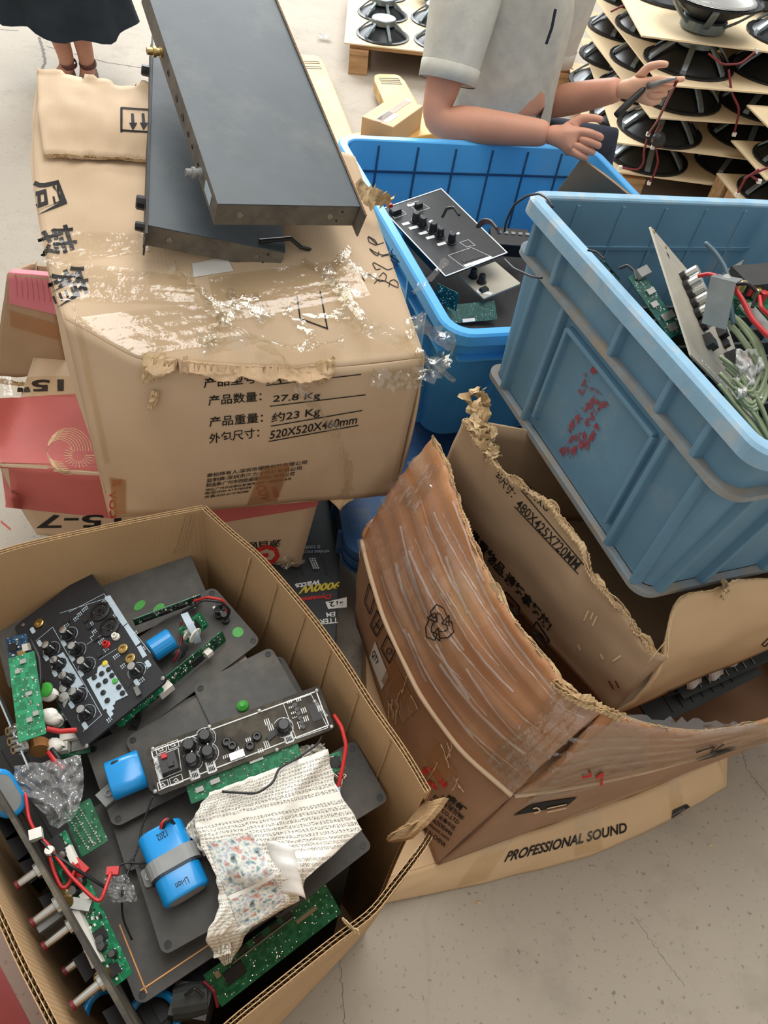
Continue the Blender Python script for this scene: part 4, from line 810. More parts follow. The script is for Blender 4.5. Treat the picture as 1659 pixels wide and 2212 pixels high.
for q in (.2, .4, .6, .8):
    mb = MB(); mb.loft([[(LXt-.004-.05*(1-t), LYt*q-.004, HT*t), (LXt+.004-.05*(1-t), LYt*q-.004, HT*t), (LXt+.004-.05*(1-t), LYt*q+.004, HT*t), (LXt-.004-.05*(1-t), LYt*q+.004, HT*t)] for t in (.05, .5, .92)], caps=True); mb.build('rib', M_['tote'], tt)
# dark crate under it
Pn = W(744, 1256, .17); MD = frame(Pn, W(690, 1095, .17)+V((-.05, .2, 0)), Pn+V((.8, .23, 0))); MD = Matrix.Translation((0, 0, .004)) @ MD
if MD.to_3x3().col[2].z < 0: MD = frame(Pn+V((0, 0, .004)), Pn+V((.8, .23, .004)), Pn+V((-.12, .6, .004)))
dc = thing('dark_blue_crate', 'dusty dark blue ribbed plastic crate under the bright tote', 'crate', MD)
mb = MB(); hz = .085
mb.loft([rrect(.03, .6, .03, .75, .05, 0), rrect(0, .63, 0, .78, .06, .012), rrect(0, .63, 0, .78, .06, hz), rrect(.02, .61, .02, .76, .05, hz+.004)], caps=True); mb.build('body', M_['tote_dk'], dc, smooth=False)
for k in range(7):
    mb = MB(); mb.tbox((-.004, .08+.1*k, hz*.5), (.016, .012, hz*.9), .7); mb.build('rib', M_['tote_dk'], dc)
    mb = MB(); mb.tbox((.07+.085*k, -.004, hz*.5), (.012, .016, hz*.9), .7); mb.build('rib', M_['tote_dk'], dc)
for z in (.02, .055): 
    mb = MB(); mb.loft([rrect(-.006, .636, -.006, .786, .065, z), rrect(-.006, .636, -.006, .786, .065, z+.008)]); mb.build('band', M_['tote_dk'], dc)
# faded crate
MC = euler_frame((.118, 1.26, .637), -.118, .009, -1.094)
cr = thing('faded_blue_crate', 'faded dusty blue ribbed crate with red paint smears perched on the torn carton', 'crate', MC)
CX, CY, CH, CI = .639, .60, .354, .03
tub(cr, CX, CY, CH, CI, .03, .006, .006, M_['crate'], M_['crate_rim'])
inn = lambda t: .012+CI*(1-t)
def rib_long(x, t0, t1, wd=.010, dp=.014, nm='rib', mt='crate', y0=None):
    mb = MB(); mb.loft([[(x-wd/2, inn(t)-dp, CH*t), (x+wd/2, inn(t)-dp, CH*t), (x+wd*.8, inn(t)+.004, CH*t), (x-wd*.8, inn(t)+.004, CH*t)] for t in (t0, (t0+t1)/2, t1)], caps=True); return mb.build(nm, M_[mt], cr, bevel=.002)
def rib_end(y, t0, t1, wd=.010, dp=.014):
    mb = MB(); X = lambda t: CX-inn(t); mb.loft([[(X(t)+dp, y-wd/2, CH*t), (X(t)+dp, y+wd/2, CH*t), (X(t)-.004, y+wd*.8, CH*t), (X(t)-.004, y-wd*.8, CH*t)] for t in (t0, (t0+t1)/2, t1)], caps=True); return mb.build('rib', M_['crate'], cr, bevel=.002)
for x in (.10, .19, .50, .58): rib_long(x, .02, .74)
for x in (.05, .14, .33, .46, .55): rib_long(x, .76, .95, .010, .016)
for y in (.07, .16, .30, .38): rib_end(y, .02, .74)
for y in (.12, .33): rib_end(y, .76, .95, .010, .016)
t = .75
mb = MB(); mb.loft([rrect(inn(t)-.016, CX-inn(t)+.016, inn(t)-.016, CY-inn(t)+.016, .04, CH*t-.005), rrect(inn(t)-.016, CX-inn(t)+.016, inn(t)-.016, CY-inn(t)+.016, .04, CH*t+.005), rrect(inn(t)-.001, CX-inn(t)+.001, inn(t)-.001, CY-inn(t)+.001, .03, CH*t+.006)]); tag(mb.build('ledge', M_['crate_dust'], cr), 'ledge below the rim with brown dust')
t = .015
mb = MB(); mb.loft([rrect(inn(t)-.014, CX-inn(t)+.014, inn(t)-.014, CY-inn(t)+.014, .035, -.002), rrect(inn(t)-.014, CX-inn(t)+.014, inn(t)-.014, CY-inn(t)+.014, .035, CH*t+.003), rrect(inn(t)-.001, CX-inn(t)+.001, inn(t)-.001, CY-inn(t)+.001, .03, CH*t+.004)]); mb.build('foot_ledge', M_['crate_dust'], cr)
# card frame on the long side: raised bars
for (xa, ta, xb, tb_) in ((.215, .66, .475, .66), (.215, .10, .215, .66), (.475, .10, .475, .66)):
    mb = MB(); 
    if ta == tb_: mb.loft([[(x, inn(ta)-.012, CH*ta-.004), (x, inn(ta)-.012, CH*ta+.004), (x, inn(ta)+.004, CH*ta+.006), (x, inn(ta)+.004, CH*ta-.006)] for x in (xa, xb)], caps=True)
    else: mb.loft([[(xa-.004, inn(q)-.012, CH*q), (xa+.004, inn(q)-.012, CH*q), (xa+.006, inn(q)+.004, CH*q), (xa-.006, inn(q)+.004, CH*q)] for q in (ta, tb_)], caps=True)
    mb.build('card_frame', M_['crate'], cr, bevel=.0015)
# inner seams
for q in range(1, 6):
    mb = MB(); y = CY*q/6; mb.loft([[(inn(t)+.0055, y-.003, CH*t), (inn(t)+.0085, y-.003, CH*t), (inn(t)+.0085, y+.003, CH*t), (inn(t)+.0055, y+.003, CH*t)] for t in (.1, .5, .98)], caps=True); mb.build('inner_seam', M_['tote_dk'] if 0 else M_['crate'], cr)
mb = MB(); t = .76; mb.box((inn(t)+.0075, CY/2, CH*t), (.003, CY-.08, .007)); mb.build('inner_seam', M_['crate'], cr)
# red brush smears on the card field
rs = random.Random(8)
for (x, t, l, a) in ((.30, .60, .05, 1.1), (.318, .53, .04, .5), (.295, .50, .035, 1.5), (.325, .46, .045, 1.2), (.35, .52, .03, 1.0), (.34, .42, .05, 1.4), (.30, .36, .03, .2), (.31, .30, .05, 1.3), (.325, .24, .05, 1.0), (.345, .28, .035, 1.6), (.335, .18, .04, 1.3), (.36, .34, .06, 1.5), (.315, .13, .03, 1.2)):
    mb = MB(); mb.grid(lambda u, v: (x+(u-.5)*.014*(1+.5*nz(v*5, x*90))+(v-.5)*l*math.cos(a)+.003*nz(v*9, x*50), inn(t+(v-.5)*l/CH*math.sin(a))-.0012, CH*t+(v-.5)*l*math.sin(a)), 4, 10); mb.build('red_paint_smear', M_['red_smear'], cr)
# ================================================================== contents of the open carton
def poly(P, M, name, pxs, mat, z=.0003, h=.0004, label=None):
    mb = MB(); mb.prism([PL(M, x, y) for x, y in pxs], z, z+h); o = mb.build(name, mat, P)
    if label: o['label'] = label
    return o
def pline(P, M, name, pxs, wd, mat, z=.0004, closed=False):
    mb = MB(); q = [PL(M, x, y) for x, y in pxs]
    if closed: q.append(q[0])
    for a, b in zip(q, q[1:]):
        d = V((b[0]-a[0], b[1]-a[1], 0)); L = d.length
        if L < 1e-6: continue
        an = math.atan2(d.y, d.x); mb.box(((a[0]+b[0])/2, (a[1]+b[1])/2, z), (L+wd, wd, .0004), Matrix.Rotation(an, 3, 'Z'))
    return mb.build(name, mat, P)
def rpoly(x0, x1, y0, y1, r, n=5): return [(q[0], q[1]) for q in rrect(x0, x1, y0, y1, r, 0, n)]
def plate(name, label, o, a, b, mat, th=.003, r=.008, cat='plate', holes=True, group=None):
    M = frame(o, a, b); L = (V(a)-V(o)).length; Mi = M.inverted(); Hh = (Mi @ V(b)).y
    t = thing(name, label, cat, M, group); mb = MB(); mb.prism(rpoly(0, L, 0, Hh, r), -th, 0); mb.build('plate', M_[mat], t)
    if holes:
        for x in (.009, L-.009):
            for y in (.009, Hh-.009):
                mb = MB(); mb.lathe([(.0045, .0003), (.0045, .0009), (.0028, .0009), (.0026, .0001)], 10, (x, y, 0)); mb.build('screw_hole', M_['chip'], t)
    return t, M, L, Hh
def sticker(P, M, px, py, rx=.007, ry=.006, ang=0):
    x, y = PL(M, px, py); mb = MB(); mb.prism([(x+rx*math.cos(k*.4488)*math.cos(ang)-ry*math.sin(k*.4488)*math.sin(ang), y+rx*math.cos(k*.4488)*math.sin(ang)+ry*math.sin(k*.4488)*math.cos(ang)) for k in range(14)], .0002, .0008)
    o = mb.build('sticker', M_['sticker'], P); o['label'] = 'small oval green sticker'; return o
def knob(P, x, y, r=.0075, h=.015, cap=True, ang=0, skirt=True, mat='knob'):
    mb = MB(); pr = ([(r*1.35, 0), (r*1.35, .0015)] if skirt else [])+[(r*1.05, .002), (r*.88, h*.9), (r*.75, h)]
    mb.lathe(pr, 20, (x, y, .0004), flute=.07); k = mb.build('knob', M_[mat], P)
    if cap:
        mb = MB(); mb.lathe([(r*.74, h+.0002), (r*.7, h+.0016), (r*.2, h+.0018)], 16, (x, y, .0004)); mb.build('cap', M_['steel'], k)
    mb = MB(); mb.box((x+r*.9*math.cos(ang), y+r*.9*math.sin(ang), h*.62), (.0016, .0016, h*.7)); mb.build('pointer', M_['ink_white'], k); return k
def wire(name, pts, r, mat, parent=None, label=None, n=48, cat='wire', group=None, seg=8):
    p = spath([W(*q) for q in pts], n); mb = MB(); c = p(.5)
    mb.tube([p(i/n) for i in range(n+1)], r, seg)
    if parent is not None: return mb.build(name, M_[mat], parent, world=True, smooth=True)
    o = mb.build(name, M_[mat], None, smooth=True); return tag(o, label, cat, group)
def board(name, label, o, a, b, mat, seed=0, n=30, chips=(), caps=(), conns=(), th=.0016, parent=None, cat='circuit board', flat=False, dens=1):
    M = frame(o, a, b); L = (V(a)-V(o)).length; Hh = (M.inverted() @ V(b)).y; rs = random.Random(seed)
    if parent is None: t = thing(name, label, cat, M); pre = Matrix()
    else: t = parent; pre = parent.matrix_basis.inverted() @ M
    def B(mb, nm, mt, par=None):
        mb.v = [pre @ q for q in mb.v]; return mb.build(nm, M_[mt], par or t)
    mb = MB(); mb.prism(rpoly(0, L, 0, Hh, .0015, 2), -th, 0); bd = B(mb, 'circuit_board', mat)
    mb = MB()
    for k in range(int(n*dens)):
        x, y = rs.uniform(.004, L-.004), rs.uniform(.003, Hh-.003); s = rs.uniform(.0008, .0018); mb.lathe([(s, 0), (s*.7, .0007), (s*.2, .0011)], 6, (x, y, 0))
    sj = B(mb, 'solder_joints', 'steel', bd); sj['kind'] = 'stuff'
    if not flat:
        mb = MB(); m2 = MB()
        for k in range(int(n*dens)):
            x, y = rs.uniform(.005, L-.005), rs.uniform(.004, Hh-.004); (mb if k % 2 else m2).box((x, y, .0009), (rs.uniform(.0012, .004), rs.uniform(.0012, .003), .0018))
        q = B(mb, 'small_components', 'chip', bd); q['kind'] = 'stuff'; q = B(m2, 'small_components', 'white_pl', bd); q['kind'] = 'stuff'
    for (x, y, sx_, sy_) in chips: mb = MB(); mb.box((x*L, y*Hh, .0015), (sx_, sy_, .003)); B(mb, 'chip', 'chip', bd)
    for (x, y, r, h) in caps:
        mb = MB(); mb.lathe([(r, 0), (r, h*.93), (r*.9, h)], 14, (x*L, y*Hh, 0)); c = B(mb, 'capacitor', 'knob', bd); mb = MB(); mb.lathe([(r*.86, h), (r*.8, h+.0006)], 14, (x*L, y*Hh, 0)); B(mb, 'capacitor_top', 'steel', bd)
    for (x, y, sx_, sy_, h, mt) in conns: mb = MB(); mb.box((x*L, y*Hh, h/2), (sx_, sy_, h)); B(mb, 'connector', mt, bd)
    return t, M, L, Hh
# --- added unseen case carries the heap and keeps light out of the gaps
t = thing('support_case', 'added dark case carrying the boards in the open carton', 'amplifier', (-.22, .36, .01))
mb = MB(); mb.prism([(-.27, .60), (-.53, .40), (-.17, .08), (.03, .31)], .012, .47); mb.build('case_body', M_['dusk'], t, world=True)
mb = MB(); mb.prism([(-.26, .58), (-.50, .395), (-.17, .10), (.01, .31)], .4702, .474); mb.build('lid', M_['panel'], t, world=True)
# --- plain rear plate
t, M, L, Hh = plate('speaker_back_plate', 'plain black plate with two green stickers against the carton wall', W(20, 1490, .545), W(455, 1300, .59), W(-40, 1360, .555), 'black2')
for p in ((302, 1308), (343, 1315)): sticker(t, M, *p, .010, .0065, .4)
for p in ((277, 1228), (76, 1310)):
    x, y = PL(M, *p); mb = MB(); mb.lathe([(.004, .0002), (.004, .0006)], 12, (x, y, 0)); mb.build('screw_hole', M_['chip'], t)
# --- module with two standing boards
t, M, L, Hh = plate('amplifier_module', 'black plate carrying green boards and a blue capacitor beside the mixer panel', W(262, 1612, .572), W(565, 1385, .598), W(150, 1480, .575), 'black2', r=.012)
tm, Mm = t, M
x, y = PL(M, 262, 1568); x2, y2 = PL(M, 490, 1372)
board('circuit_board', None, W(262, 1574, .585), W(489, 1385, .60), W(255, 1548, .612), 'green_dk', 3, 46, chips=((.72, .4, .016, .014),), conns=((.40, .5, .022, .012, .012, 'white_pl'), (.82, .5, .010, .008, .01, 'white_pl')), parent=t)
board('circuit_board', None, W(292, 1352, .60), W(436, 1298, .605), W(290, 1338, .625), 'green_dk', 4, 40, chips=((.2, .5, .014, .01), (.45, .5, .016, .012), (.7, .5, .010, .012)), caps=((.86, .5, .005, .012),), parent=t)
board('circuit_board', None, W(405, 1390, .61), W(452, 1352, .615), W(396, 1352, .635), 'green', 5, 18, chips=((.6, .5, .01, .012),), parent=t)
def zc(name, p0, p1, r, mt, par, n=20):
    mb = MB(); p0, p1 = V(p0), V(p1); d = p1-p0; mb.lathe([(r*.9, 0), (r, .002), (r, d.length-.002), (r*.9, d.length)], n, p0, d); return mb.build(name, M_[mt], par, world=True, smooth=False)
zc('capacitor', W(326, 1408, .615), W(372, 1378, .618), .0165, 'battery', t)
zc('disc_capacitor', W(420, 1372, .628), W(423, 1374, .628), .012, 'white_pl', t); zc('disc_capacitor', W(404, 1370, .622), W(407, 1372, .622), .009, 'white_pl', t)
mb = MB(); rp = spath([W(398, 1325, .635), W(408, 1345, .645), W(422, 1370, .635), W(428, 1388, .615)], 16); mb.sheet(lambda s, v: rp(s)+V((.7, .5, 0))*(v-.5)*.012, 16, 5, .001); mb.build('ribbon_cable', M_['ink_grey'], t, world=True)
mb = MB(); rp = spath([W(355, 1425, .60), W(385, 1395, .615), W(405, 1398, .61), W(390, 1425, .60)], 16); mb.sheet(lambda s, v: rp(s)+V((.5, .6, .2))*(v-.5)*.014, 16, 5, .001); mb.build('ribbon_cable', M_['black_w'], t, world=True)
for k in range(4): wire('ribbon_cable', [(292+k*4, 1530+k*3, .60), (290+k*4, 1552+k*2, .585), (278+k*5, 1576, .578)], .0012, 'black_w', t)
wire('lead', [(420, 1298, .625), (450, 1290, .64), (480, 1296, .635), (492, 1315, .62), (486, 1330, .61)], .0022, 'red_w', t); wire('lead', [(395, 1322, .625), (440, 1296, .64), (478, 1300, .635), (497, 1318, .62), (492, 1332, .61)], .002, 'black_w', t)
wire('lead', [(392, 1345, .60), (392, 1385, .61), (385, 1410, .61), (375, 1430, .60)], .002, 'dkred_w', t)
for (px, py) in ((474, 1332), (488, 1342), (478, 1318)):
    x, y = PL(M, px, py); mb = MB(); mb.lathe([(.006, 0), (.006, .008), (.0035, .009), (.0035, .02), (.005, .021), (.005, .024)], 10, (x, y, .0)); mb.build('binding_post', M_['knob'], t)
    mb = MB(); mb.box((x, y+.006, .014), (.004, .012, .003)); mb.build('terminal', M_['steel'], t)
sticker(t, M, 514, 1366, .0085, .0085)
# --- mixer panel
t, M, L, Hh = plate('mixer_panel', 'black mixer panel with nine silver-capped knobs lying atop the heap', W(180, 1616, .612), W(362, 1468, .648), W(43, 1344, .578), 'panel', .004, .008, 'panel', holes=False)
for px, py in ((352, 1466), (200, 1230), (50, 1350), (187, 1612), (114, 1440)):
    x, y = PL(M, px, py); mb = MB(); mb.lathe([(.0035, .0002), (.003, .0015), (.001, .002)], 10, (x, y, 0)); mb.build('screw', M_['dullsteel'], t)
gw = M_['ink_grey']
for q in ([(78, 1385), (114, 1355), (220, 1545), (180, 1580)], [(130, 1325), (232, 1292), (250, 1330)], ): pline(t, M, 'printed_line', q, .0007, gw)
pline(t, M, 'printed_line', [(150, 1322), (225, 1283), (325, 1410)], .0007, gw); pline(t, M, 'printed_line', [(188, 1392), (262, 1345)], .0006, gw); pline(t, M, 'printed_line', [(215, 1425), (252, 1402)], .0006, gw)
poly(t, M, 'printed_block', [(226, 1290), (238, 1286), (276, 1345), (266, 1353)], gw); poly(t, M, 'printed_block', [(268, 1354), (277, 1347), (304, 1388), (294, 1396)], gw); poly(t, M, 'printed_block', [(296, 1398), (305, 1394), (318, 1416), (309, 1422)], gw)
poly(t, M, 'printed_block', [(118, 1420), (137, 1409), (181, 1479), (158, 1492)], gw)
poly(t, M, 'button_field', [(212, 1442), (230, 1428), (277, 1502), (250, 1515), (248, 1522), (224, 1534), (188, 1468), (210, 1455)], gw)
poly(t, M, 'display_window', [(236, 1425), (255, 1412), (290, 1470), (276, 1488)], M_['chip'])
for px, py in ((71, 1362), (86, 1390), (100, 1421), (138, 1390), (156, 1422), (175, 1455), (119, 1455), (136, 1488), (155, 1523), (184, 1568), (320, 1434), (296, 1475), (238, 1540)):
    x, y = PL(M, px, py); mb = MB(); mb.prism(rpoly(x-.003, x+.003, y-.006, y+.006, .002, 3), .0003, .0007); mb.build('printed_label', gw, t)
for (px, py, an) in ((112, 1404, -.9), (130, 1436, -.9), (149, 1470, -1.0), (170, 1504, -.2), (188, 1542, -.9), (150, 1372, -.9), (168, 1406, .4), (188, 1438, -1.4), (296, 1450, -1.2)):
    x, y = PL(M, px, py); knob(t, x, y, .0078, .016, True, an)
    mb = MB(); mb.tube([(x+.0128*math.cos(a*.35-1.2), y+.0128*math.sin(a*.35-1.2), .0006) for a in range(14)], .0004, 4); mb.build('printed_scale', gw, t)
for px, py in ((217, 1322), (237, 1355)):
    x, y = PL(M, px, py); mb = MB(); mb.lathe([(.0155, 0), (.0155, .002), (.0125, .003), (.0115, .0008)], 24, (x, y, .0003)); k = mb.build('combo_socket', M_['knob'], t)
    mb = MB(); mb.lathe([(.0062, .0012), (.0062, .0022), (.0036, .0022), (.0033, .0012)], 14, (x, y, .0003)); mb.build('jack_ring', M_['knob'], k)
    for a in range(3): mb = MB(); mb.cyl((x+.009*math.cos(a*2.1+.5), y+.009*math.sin(a*2.1+.5), .001), (x+.009*math.cos(a*2.1+.5), y+.009*math.sin(a*2.1+.5), .003), .0009, 6); mb.build('contact', M_['brass'], k)
for px, py, mt in ((232, 1394, 'red_w'), (252, 1377, 'white_pl')):
    x, y = PL(M, px, py); mb = MB(); mb.lathe([(.0055, 0), (.0055, .003), (.0042, .004), (.0042, .008), (.0024, .008), (.0022, .002)], 14, (x, y, .0003)); mb.build('phono_socket', M_[mt], t)
for px, py in ((267, 1403), (283, 1424), (86, 1348)):
    x, y = PL(M, px, py); mb = MB(); mb.lathe([(.0075, 0), (.0075, .003), (.0062, .004), (.0038, .004), (.0034, .001)], 16, (x, y, .0003)); mb.build('jack_socket', M_['brass'], t)
for px, py in ((205, 1464), (214, 1481), (224, 1497), (233, 1514), (236, 1447), (243, 1460), (258, 1485), (266, 1498), (221, 1456), (229, 1472)):
    x, y = PL(M, px, py); mb = MB(); mb.lathe([(.0038, 0), (.0038, .002), (.003, .0026)], 12, (x, y, .0004)); mb.build('button', M_['knob'], t)
for px, py, mt in ((228, 1434, 'ink_yellow'), (250, 1472, 'sticker')):
    x, y = PL(M, px, py); mb = MB(); mb.lathe([(.0042, 0), (.0042, .002), (.003, .0026)], 12, (x, y, .0004)); mb.build('button', M_[mt], t)
x, y = PL(M, 299, 1494); mb = MB(); mb.box((x, y, .002), (.0065, .015, .004), Matrix.Rotation(-.15, 3, 'Z')); mb.build('usb_port', M_['dullsteel'], t)
x, y = PL(M, 238, 1530); mb = MB(); mb.box((x, y, .0006), (.009, .011, .0008)); mb.build('printed_label', gw, t)
for px, py in ((185, 1340), (207, 1380), (193, 1355), (145, 1342), (215, 1415)):
    x, y = PL(M, px, py); mb = MB(); mb.box((x, y, .0012), (.007, .008, .002)); mb.build('slide_switch', M_['chip'], t)
mb = MB(); rs = random.Random(2)
for px, py, n in ((222, 1300, 4), (230, 1312, 4), (246, 1330, 3), (254, 1342, 3), (285, 1372, 4), (304, 1404, 3), (178, 1318, 4), (168, 1328, 3), (190, 1352, 4), (200, 1366, 3), (214, 1388, 4), (225, 1404, 3), (246, 1420, 4), (160, 1338, 3), (140, 1352, 3), (196, 1378, 3), (262, 1440, 3), (316, 1440, 3), (302, 1470, 3), (232, 1556, 3)):
    x, y = PL(M, px, py)
    for q in range(n): mb.box((x+.0026*q, y, .0006), (.0014, rs.uniform(.002, .0035), .0005)); mb.box((x+.0026*q, y-.004, .0006), (.0012, rs.uniform(.0015, .003), .0005))
mb.build('panel_print', gw, t)
board('circuit_board', None, W(258, 1572, .60), W(355, 1490, .615), W(248, 1560, .602), 'green', 6, 16, parent=t, flat=True)
# --- plain middle plate
t, M, L, Hh = plate('speaker_back_plate', 'large plain black plate between mixer panel and dusty control panel', W(245, 1790, .575), W(690, 1560, .59), W(170, 1620, .572), 'black2', r=.012)
M2 = M
t['label'] = 'large plain black plate with dust patch between mixer panel and dusty control panel'
x, y = PL(M, 512, 1440); mb = MB(); mb.grid(lambda u, v: (x-.018+.036*u, y-.012+.024*v, .0004+.0012*max(0, nz(u*9, v*7, 1))*math.sin(3.1*u)*math.sin(3.1*v)), 10, 8); mb.build('dust_patch', M_['concrete'], t)
t2, M, L, Hh = plate('speaker_back_plate', 'plain black plate lying under the dusty panel with one corner toward the carton wall', W(330, 1720, .588), W(655, 1520, .606), W(260, 1600, .585), 'black2', r=.012)
x0, y0 = PL(M, 600, 1398)
# plate reaching to the carton wall
t3, M, L, Hh = plate('speaker_back_plate', 'plain black plate with a rounded corner near the carton wall above the dusty panel', W(478, 1615, .600), W(655, 1520, .612), W(430, 1475, .598), 'black2', r=.010)
x, y = PL(M, 525, 1527); mb = MB(); mb.lathe([(.0085, 0), (.008, .004), (.003, .008)], 12, (x, y, .0005)); o = mb.build('sticker', M_['sticker'], t3); o['label'] = 'curled green sticker'
# --- dusty control panel
t, M, L, Hh = plate('dusty_control_panel', 'dusty black control panel with white outline, five black knobs and a red terminal', W(340, 1720, .628), W(724, 1573, .640), W(325, 1612, .640), 'panel_dusty', .004, .006, 'panel', holes=False)
iw = M_['ink_white']
mb = MB()
for (a, b, c, d) in ((.006, L-.006, .006, .0075), (.006, L-.006, Hh-.0075, Hh-.006), (.006, .0075, .006, Hh-.006), (L-.0075, L-.006, .006, Hh-.006)): mb.box(((a+b)/2, (c+d)/2, .0004), (b-a, d-c, .0006))
mb.build('printed_outline', iw, t)
for k, (px, py) in enumerate(((335, 1710), (716, 1570), (684, 1492), (330, 1618), (560, 1536), (452, 1570), (415, 1684), (598, 1620))):
    x, y = PL(M, px, py); mb = MB(); mb.lathe([(.003, .0002), (.0026, .0014), (.001, .0018)], 8, (x, y, 0)); mb.build('screw', M_['dullsteel'], t)
for px, py in ((410, 1614), (444, 1594), (416, 1644), (450, 1628), (612, 1572)):
    x, y = PL(M, px, py); knob(t, x, y, .0088, .021, False, 1.2)
    mb = MB(); mb.tube([(x+.013*math.cos(a*.35-2.2), y+.013*math.sin(a*.35-2.2), .0006) for a in range(14)], .0005, 4); mb.build('printed_scale', iw, t)
for px, py in ((420, 1670), (456, 1656), (623, 1592)):
    x, y = PL(M, px, py); mb = MB(); mb.prism(rpoly(x-.006, x+.006, y-.008, y+.008, .002, 3), .0003, .0007); lb = mb.build('printed_label', iw, t)
    mb = MB(); 
    for q in range(4): mb.box((x-.003+.002*q, y-.003, .0009), (.0011, .006, .0003)); mb.box((x-.003+.002*q, y+.004, .0009), (.0011, .004, .0003))
    mb.build('label_print', M_['ink'], lb)
pline(t, M, 'printed_frame', [(333, 1636), (385, 1616), (392, 1665), (345, 1684)], .0008, iw, closed=True)
poly(t, M, 'white_strip', [(334, 1638), (344, 1634), (352, 1682), (342, 1686)], iw)
mb = MB(); x, y = PL(M, 343, 1660); flat_text(mb, '外接直流12V', x, y, .005, math.radians(-70), .0009); mb.build('printed_text', M_['ink'], t)
x, y = PL(M, 366, 1650); mb = MB(); mb.tbox((x, y, .006), (.024, .026, .012), .85); k = mb.build('terminal_block', M_['knob'], t)
x, y = PL(M, 357, 1638); mb = MB(); mb.tbox((x, y, .011), (.009, .008, .012), .7); mb.build('red_terminal', M_['red_w'], t); x, y = PL(M, 372, 1655); mb = MB(); mb.tbox((x, y, .011), (.009, .008, .012), .7); mb.build('black_terminal', M_['knob'], t)
for q in ([(336, 1616), (358, 1608), (360, 1622), (339, 1630)], [(362, 1606), (384, 1598), (387, 1612), (365, 1620)], [(340, 1692), (362, 1684), (365, 1698), (343, 1708)], [(366, 1682), (392, 1672), (396, 1688), (370, 1698)]): pline(t, M, 'warning_symbol', q, .0008, iw, closed=True); cxm = sum(a for a, b in q)/4; cym = sum(b for a, b in q)/4; pline(t, M, 'warning_symbol', [(cxm-6, cym+2), (cxm-1, cym-4), (cxm+5, cym+1), (cxm-3, cym+4)], .0009, iw)
x, y = PL(M, 512, 1632); mb = MB(); mb.box((x, y, .0025), (.019, .009, .005), Matrix.Rotation(.0, 3, 'Z')); mb.build('usb_port', M_['steel'], t)
for px, py in ((555, 1592), (490, 1604), (502, 1612), (540, 1612)):
    x, y = PL(M, px, py); mb = MB(); mb.lathe([(.0065, 0), (.0065, .003), (.005, .006), (.003, .006), (.0028, .001)], 14, (x, y, .0003)); mb.build('jack_socket', M_['knob'], t)
x, y = PL(M, 590, 1588); mb = MB(); mb.box((x, y, .002), (.018, .006, .004), Matrix.Rotation(.3, 3, 'Z')); mb.build('slide_switch', M_['chip'], t)
pline(t, M, 'printed_frame', [(612, 1520), (672, 1500), (708, 1572), (640, 1596)], .0008, iw, closed=True)
poly(t, M, 'display_window', [(664, 1525), (682, 1518), (698, 1552), (676, 1560)], M_['chip'])
for k in range(6):
    x, y = PL(M, 637+k*3.6, 1523+k*9.5); mb = MB(); mb.lathe([(.003, 0), (.003, .002)], 10, (x, y, .0004)); mb.build('button', M_['knob'], t)
mb = MB()
for px, py, wd in ((628, 1528, .004), (633, 1540, .004), (636, 1550, .003), (655, 1535, .010), (660, 1553, .010), (648, 1566, .014), (690, 1530, .012), (576, 1560, .012), (584, 1572, .012), (536, 1600, .010), (575, 1608, .012), (562, 1622, .008), (486, 1635, .006), (510, 1618, .006), (644, 1512, .006), (624, 1516, .006)):
    x, y = PL(M, px, py)
    for q in range(3): mb.box((x-.002+.0026*q, y, .0005), (.0012, wd*.7, .0005))
mb.build('panel_print', iw, t)
mb = MB(); x, y = PL(M, 692, 1530); flat_text(mb, '多功能显示屏', x, y, .0045, math.radians(-72), .0009); mb.build('printed_text', iw, t)
board('circuit_board', None, W(413, 1737, .612), W(655, 1642, .626), W(403, 1692, .620), 'green', 8, 44, chips=(), conns=((.10, .5, .010, .006, .003, 'steel'), (.24, .6, .012, .006, .003, 'steel'), (.62, .85, .018, .005, .003, 'steel')), parent=t, flat=True)
x, y = PL(M, 500, 1700)
wire('lead', [(722, 1545, .64), (738, 1570, .65), (748, 1610, .645), (740, 1660, .635), (728, 1708, .625)], .0028, 'red_w', t)
k = MB(); q = W(727, 1712, .625); k.box(q, (.009, .014, .008), Matrix.Rotation(.3, 3, 'Z')); tag(k.build('plug', M_['battery'], t, world=True), 'small blue wire plug')
wire('lead', [(700, 1575, .63), (690, 1605, .64), (640, 1640, .645), (600, 1660, .648), (592, 1690, .65), (555, 1715, .65), (480, 1710, .645)], .0016, 'black_w', t)
# --- board peeping right of the newspaper
board('amplifier_board', 'small green board with loose wires beside the newspaper, near the carton wall', W(712, 1672, .615), W(748, 1660, .618), W(705, 1632, .622), 'green', 9, 20, chips=((.5, .5, .014, .012),))
for k in range(5): wire('thin_lead', [(716+k*4, 1670, .62), (738+k*3, 1690-k*4, .625), (735-k*3, 1712-k*3, .62), (720, 1690+k*2, .62)], .0007, ('copper', 'white_pl', 'black_w')[k % 3], None, ('pale thin loop of lead', 'fine copper coloured loop of lead', 'thin black loop of lead', 'fine inner loop of lead', 'outermost thin loop of lead')[k]+' by the small green board', 24, 'wire', 'thin leads by the newspaper', 5)
# --- right lower plate
plate('speaker_back_plate', 'plain black plate under the newspaper with its corner at the right carton wall', W(560, 1900, .565), W(840, 1728, .578), W(500, 1750, .575), 'black2', r=.008)
plate('speaker_back_plate', 'narrow black plate edge with a copper line right of the newspaper', W(600, 1990, .535), W(805, 1830, .545), W(560, 1900, .54), 'black2', r=.008)
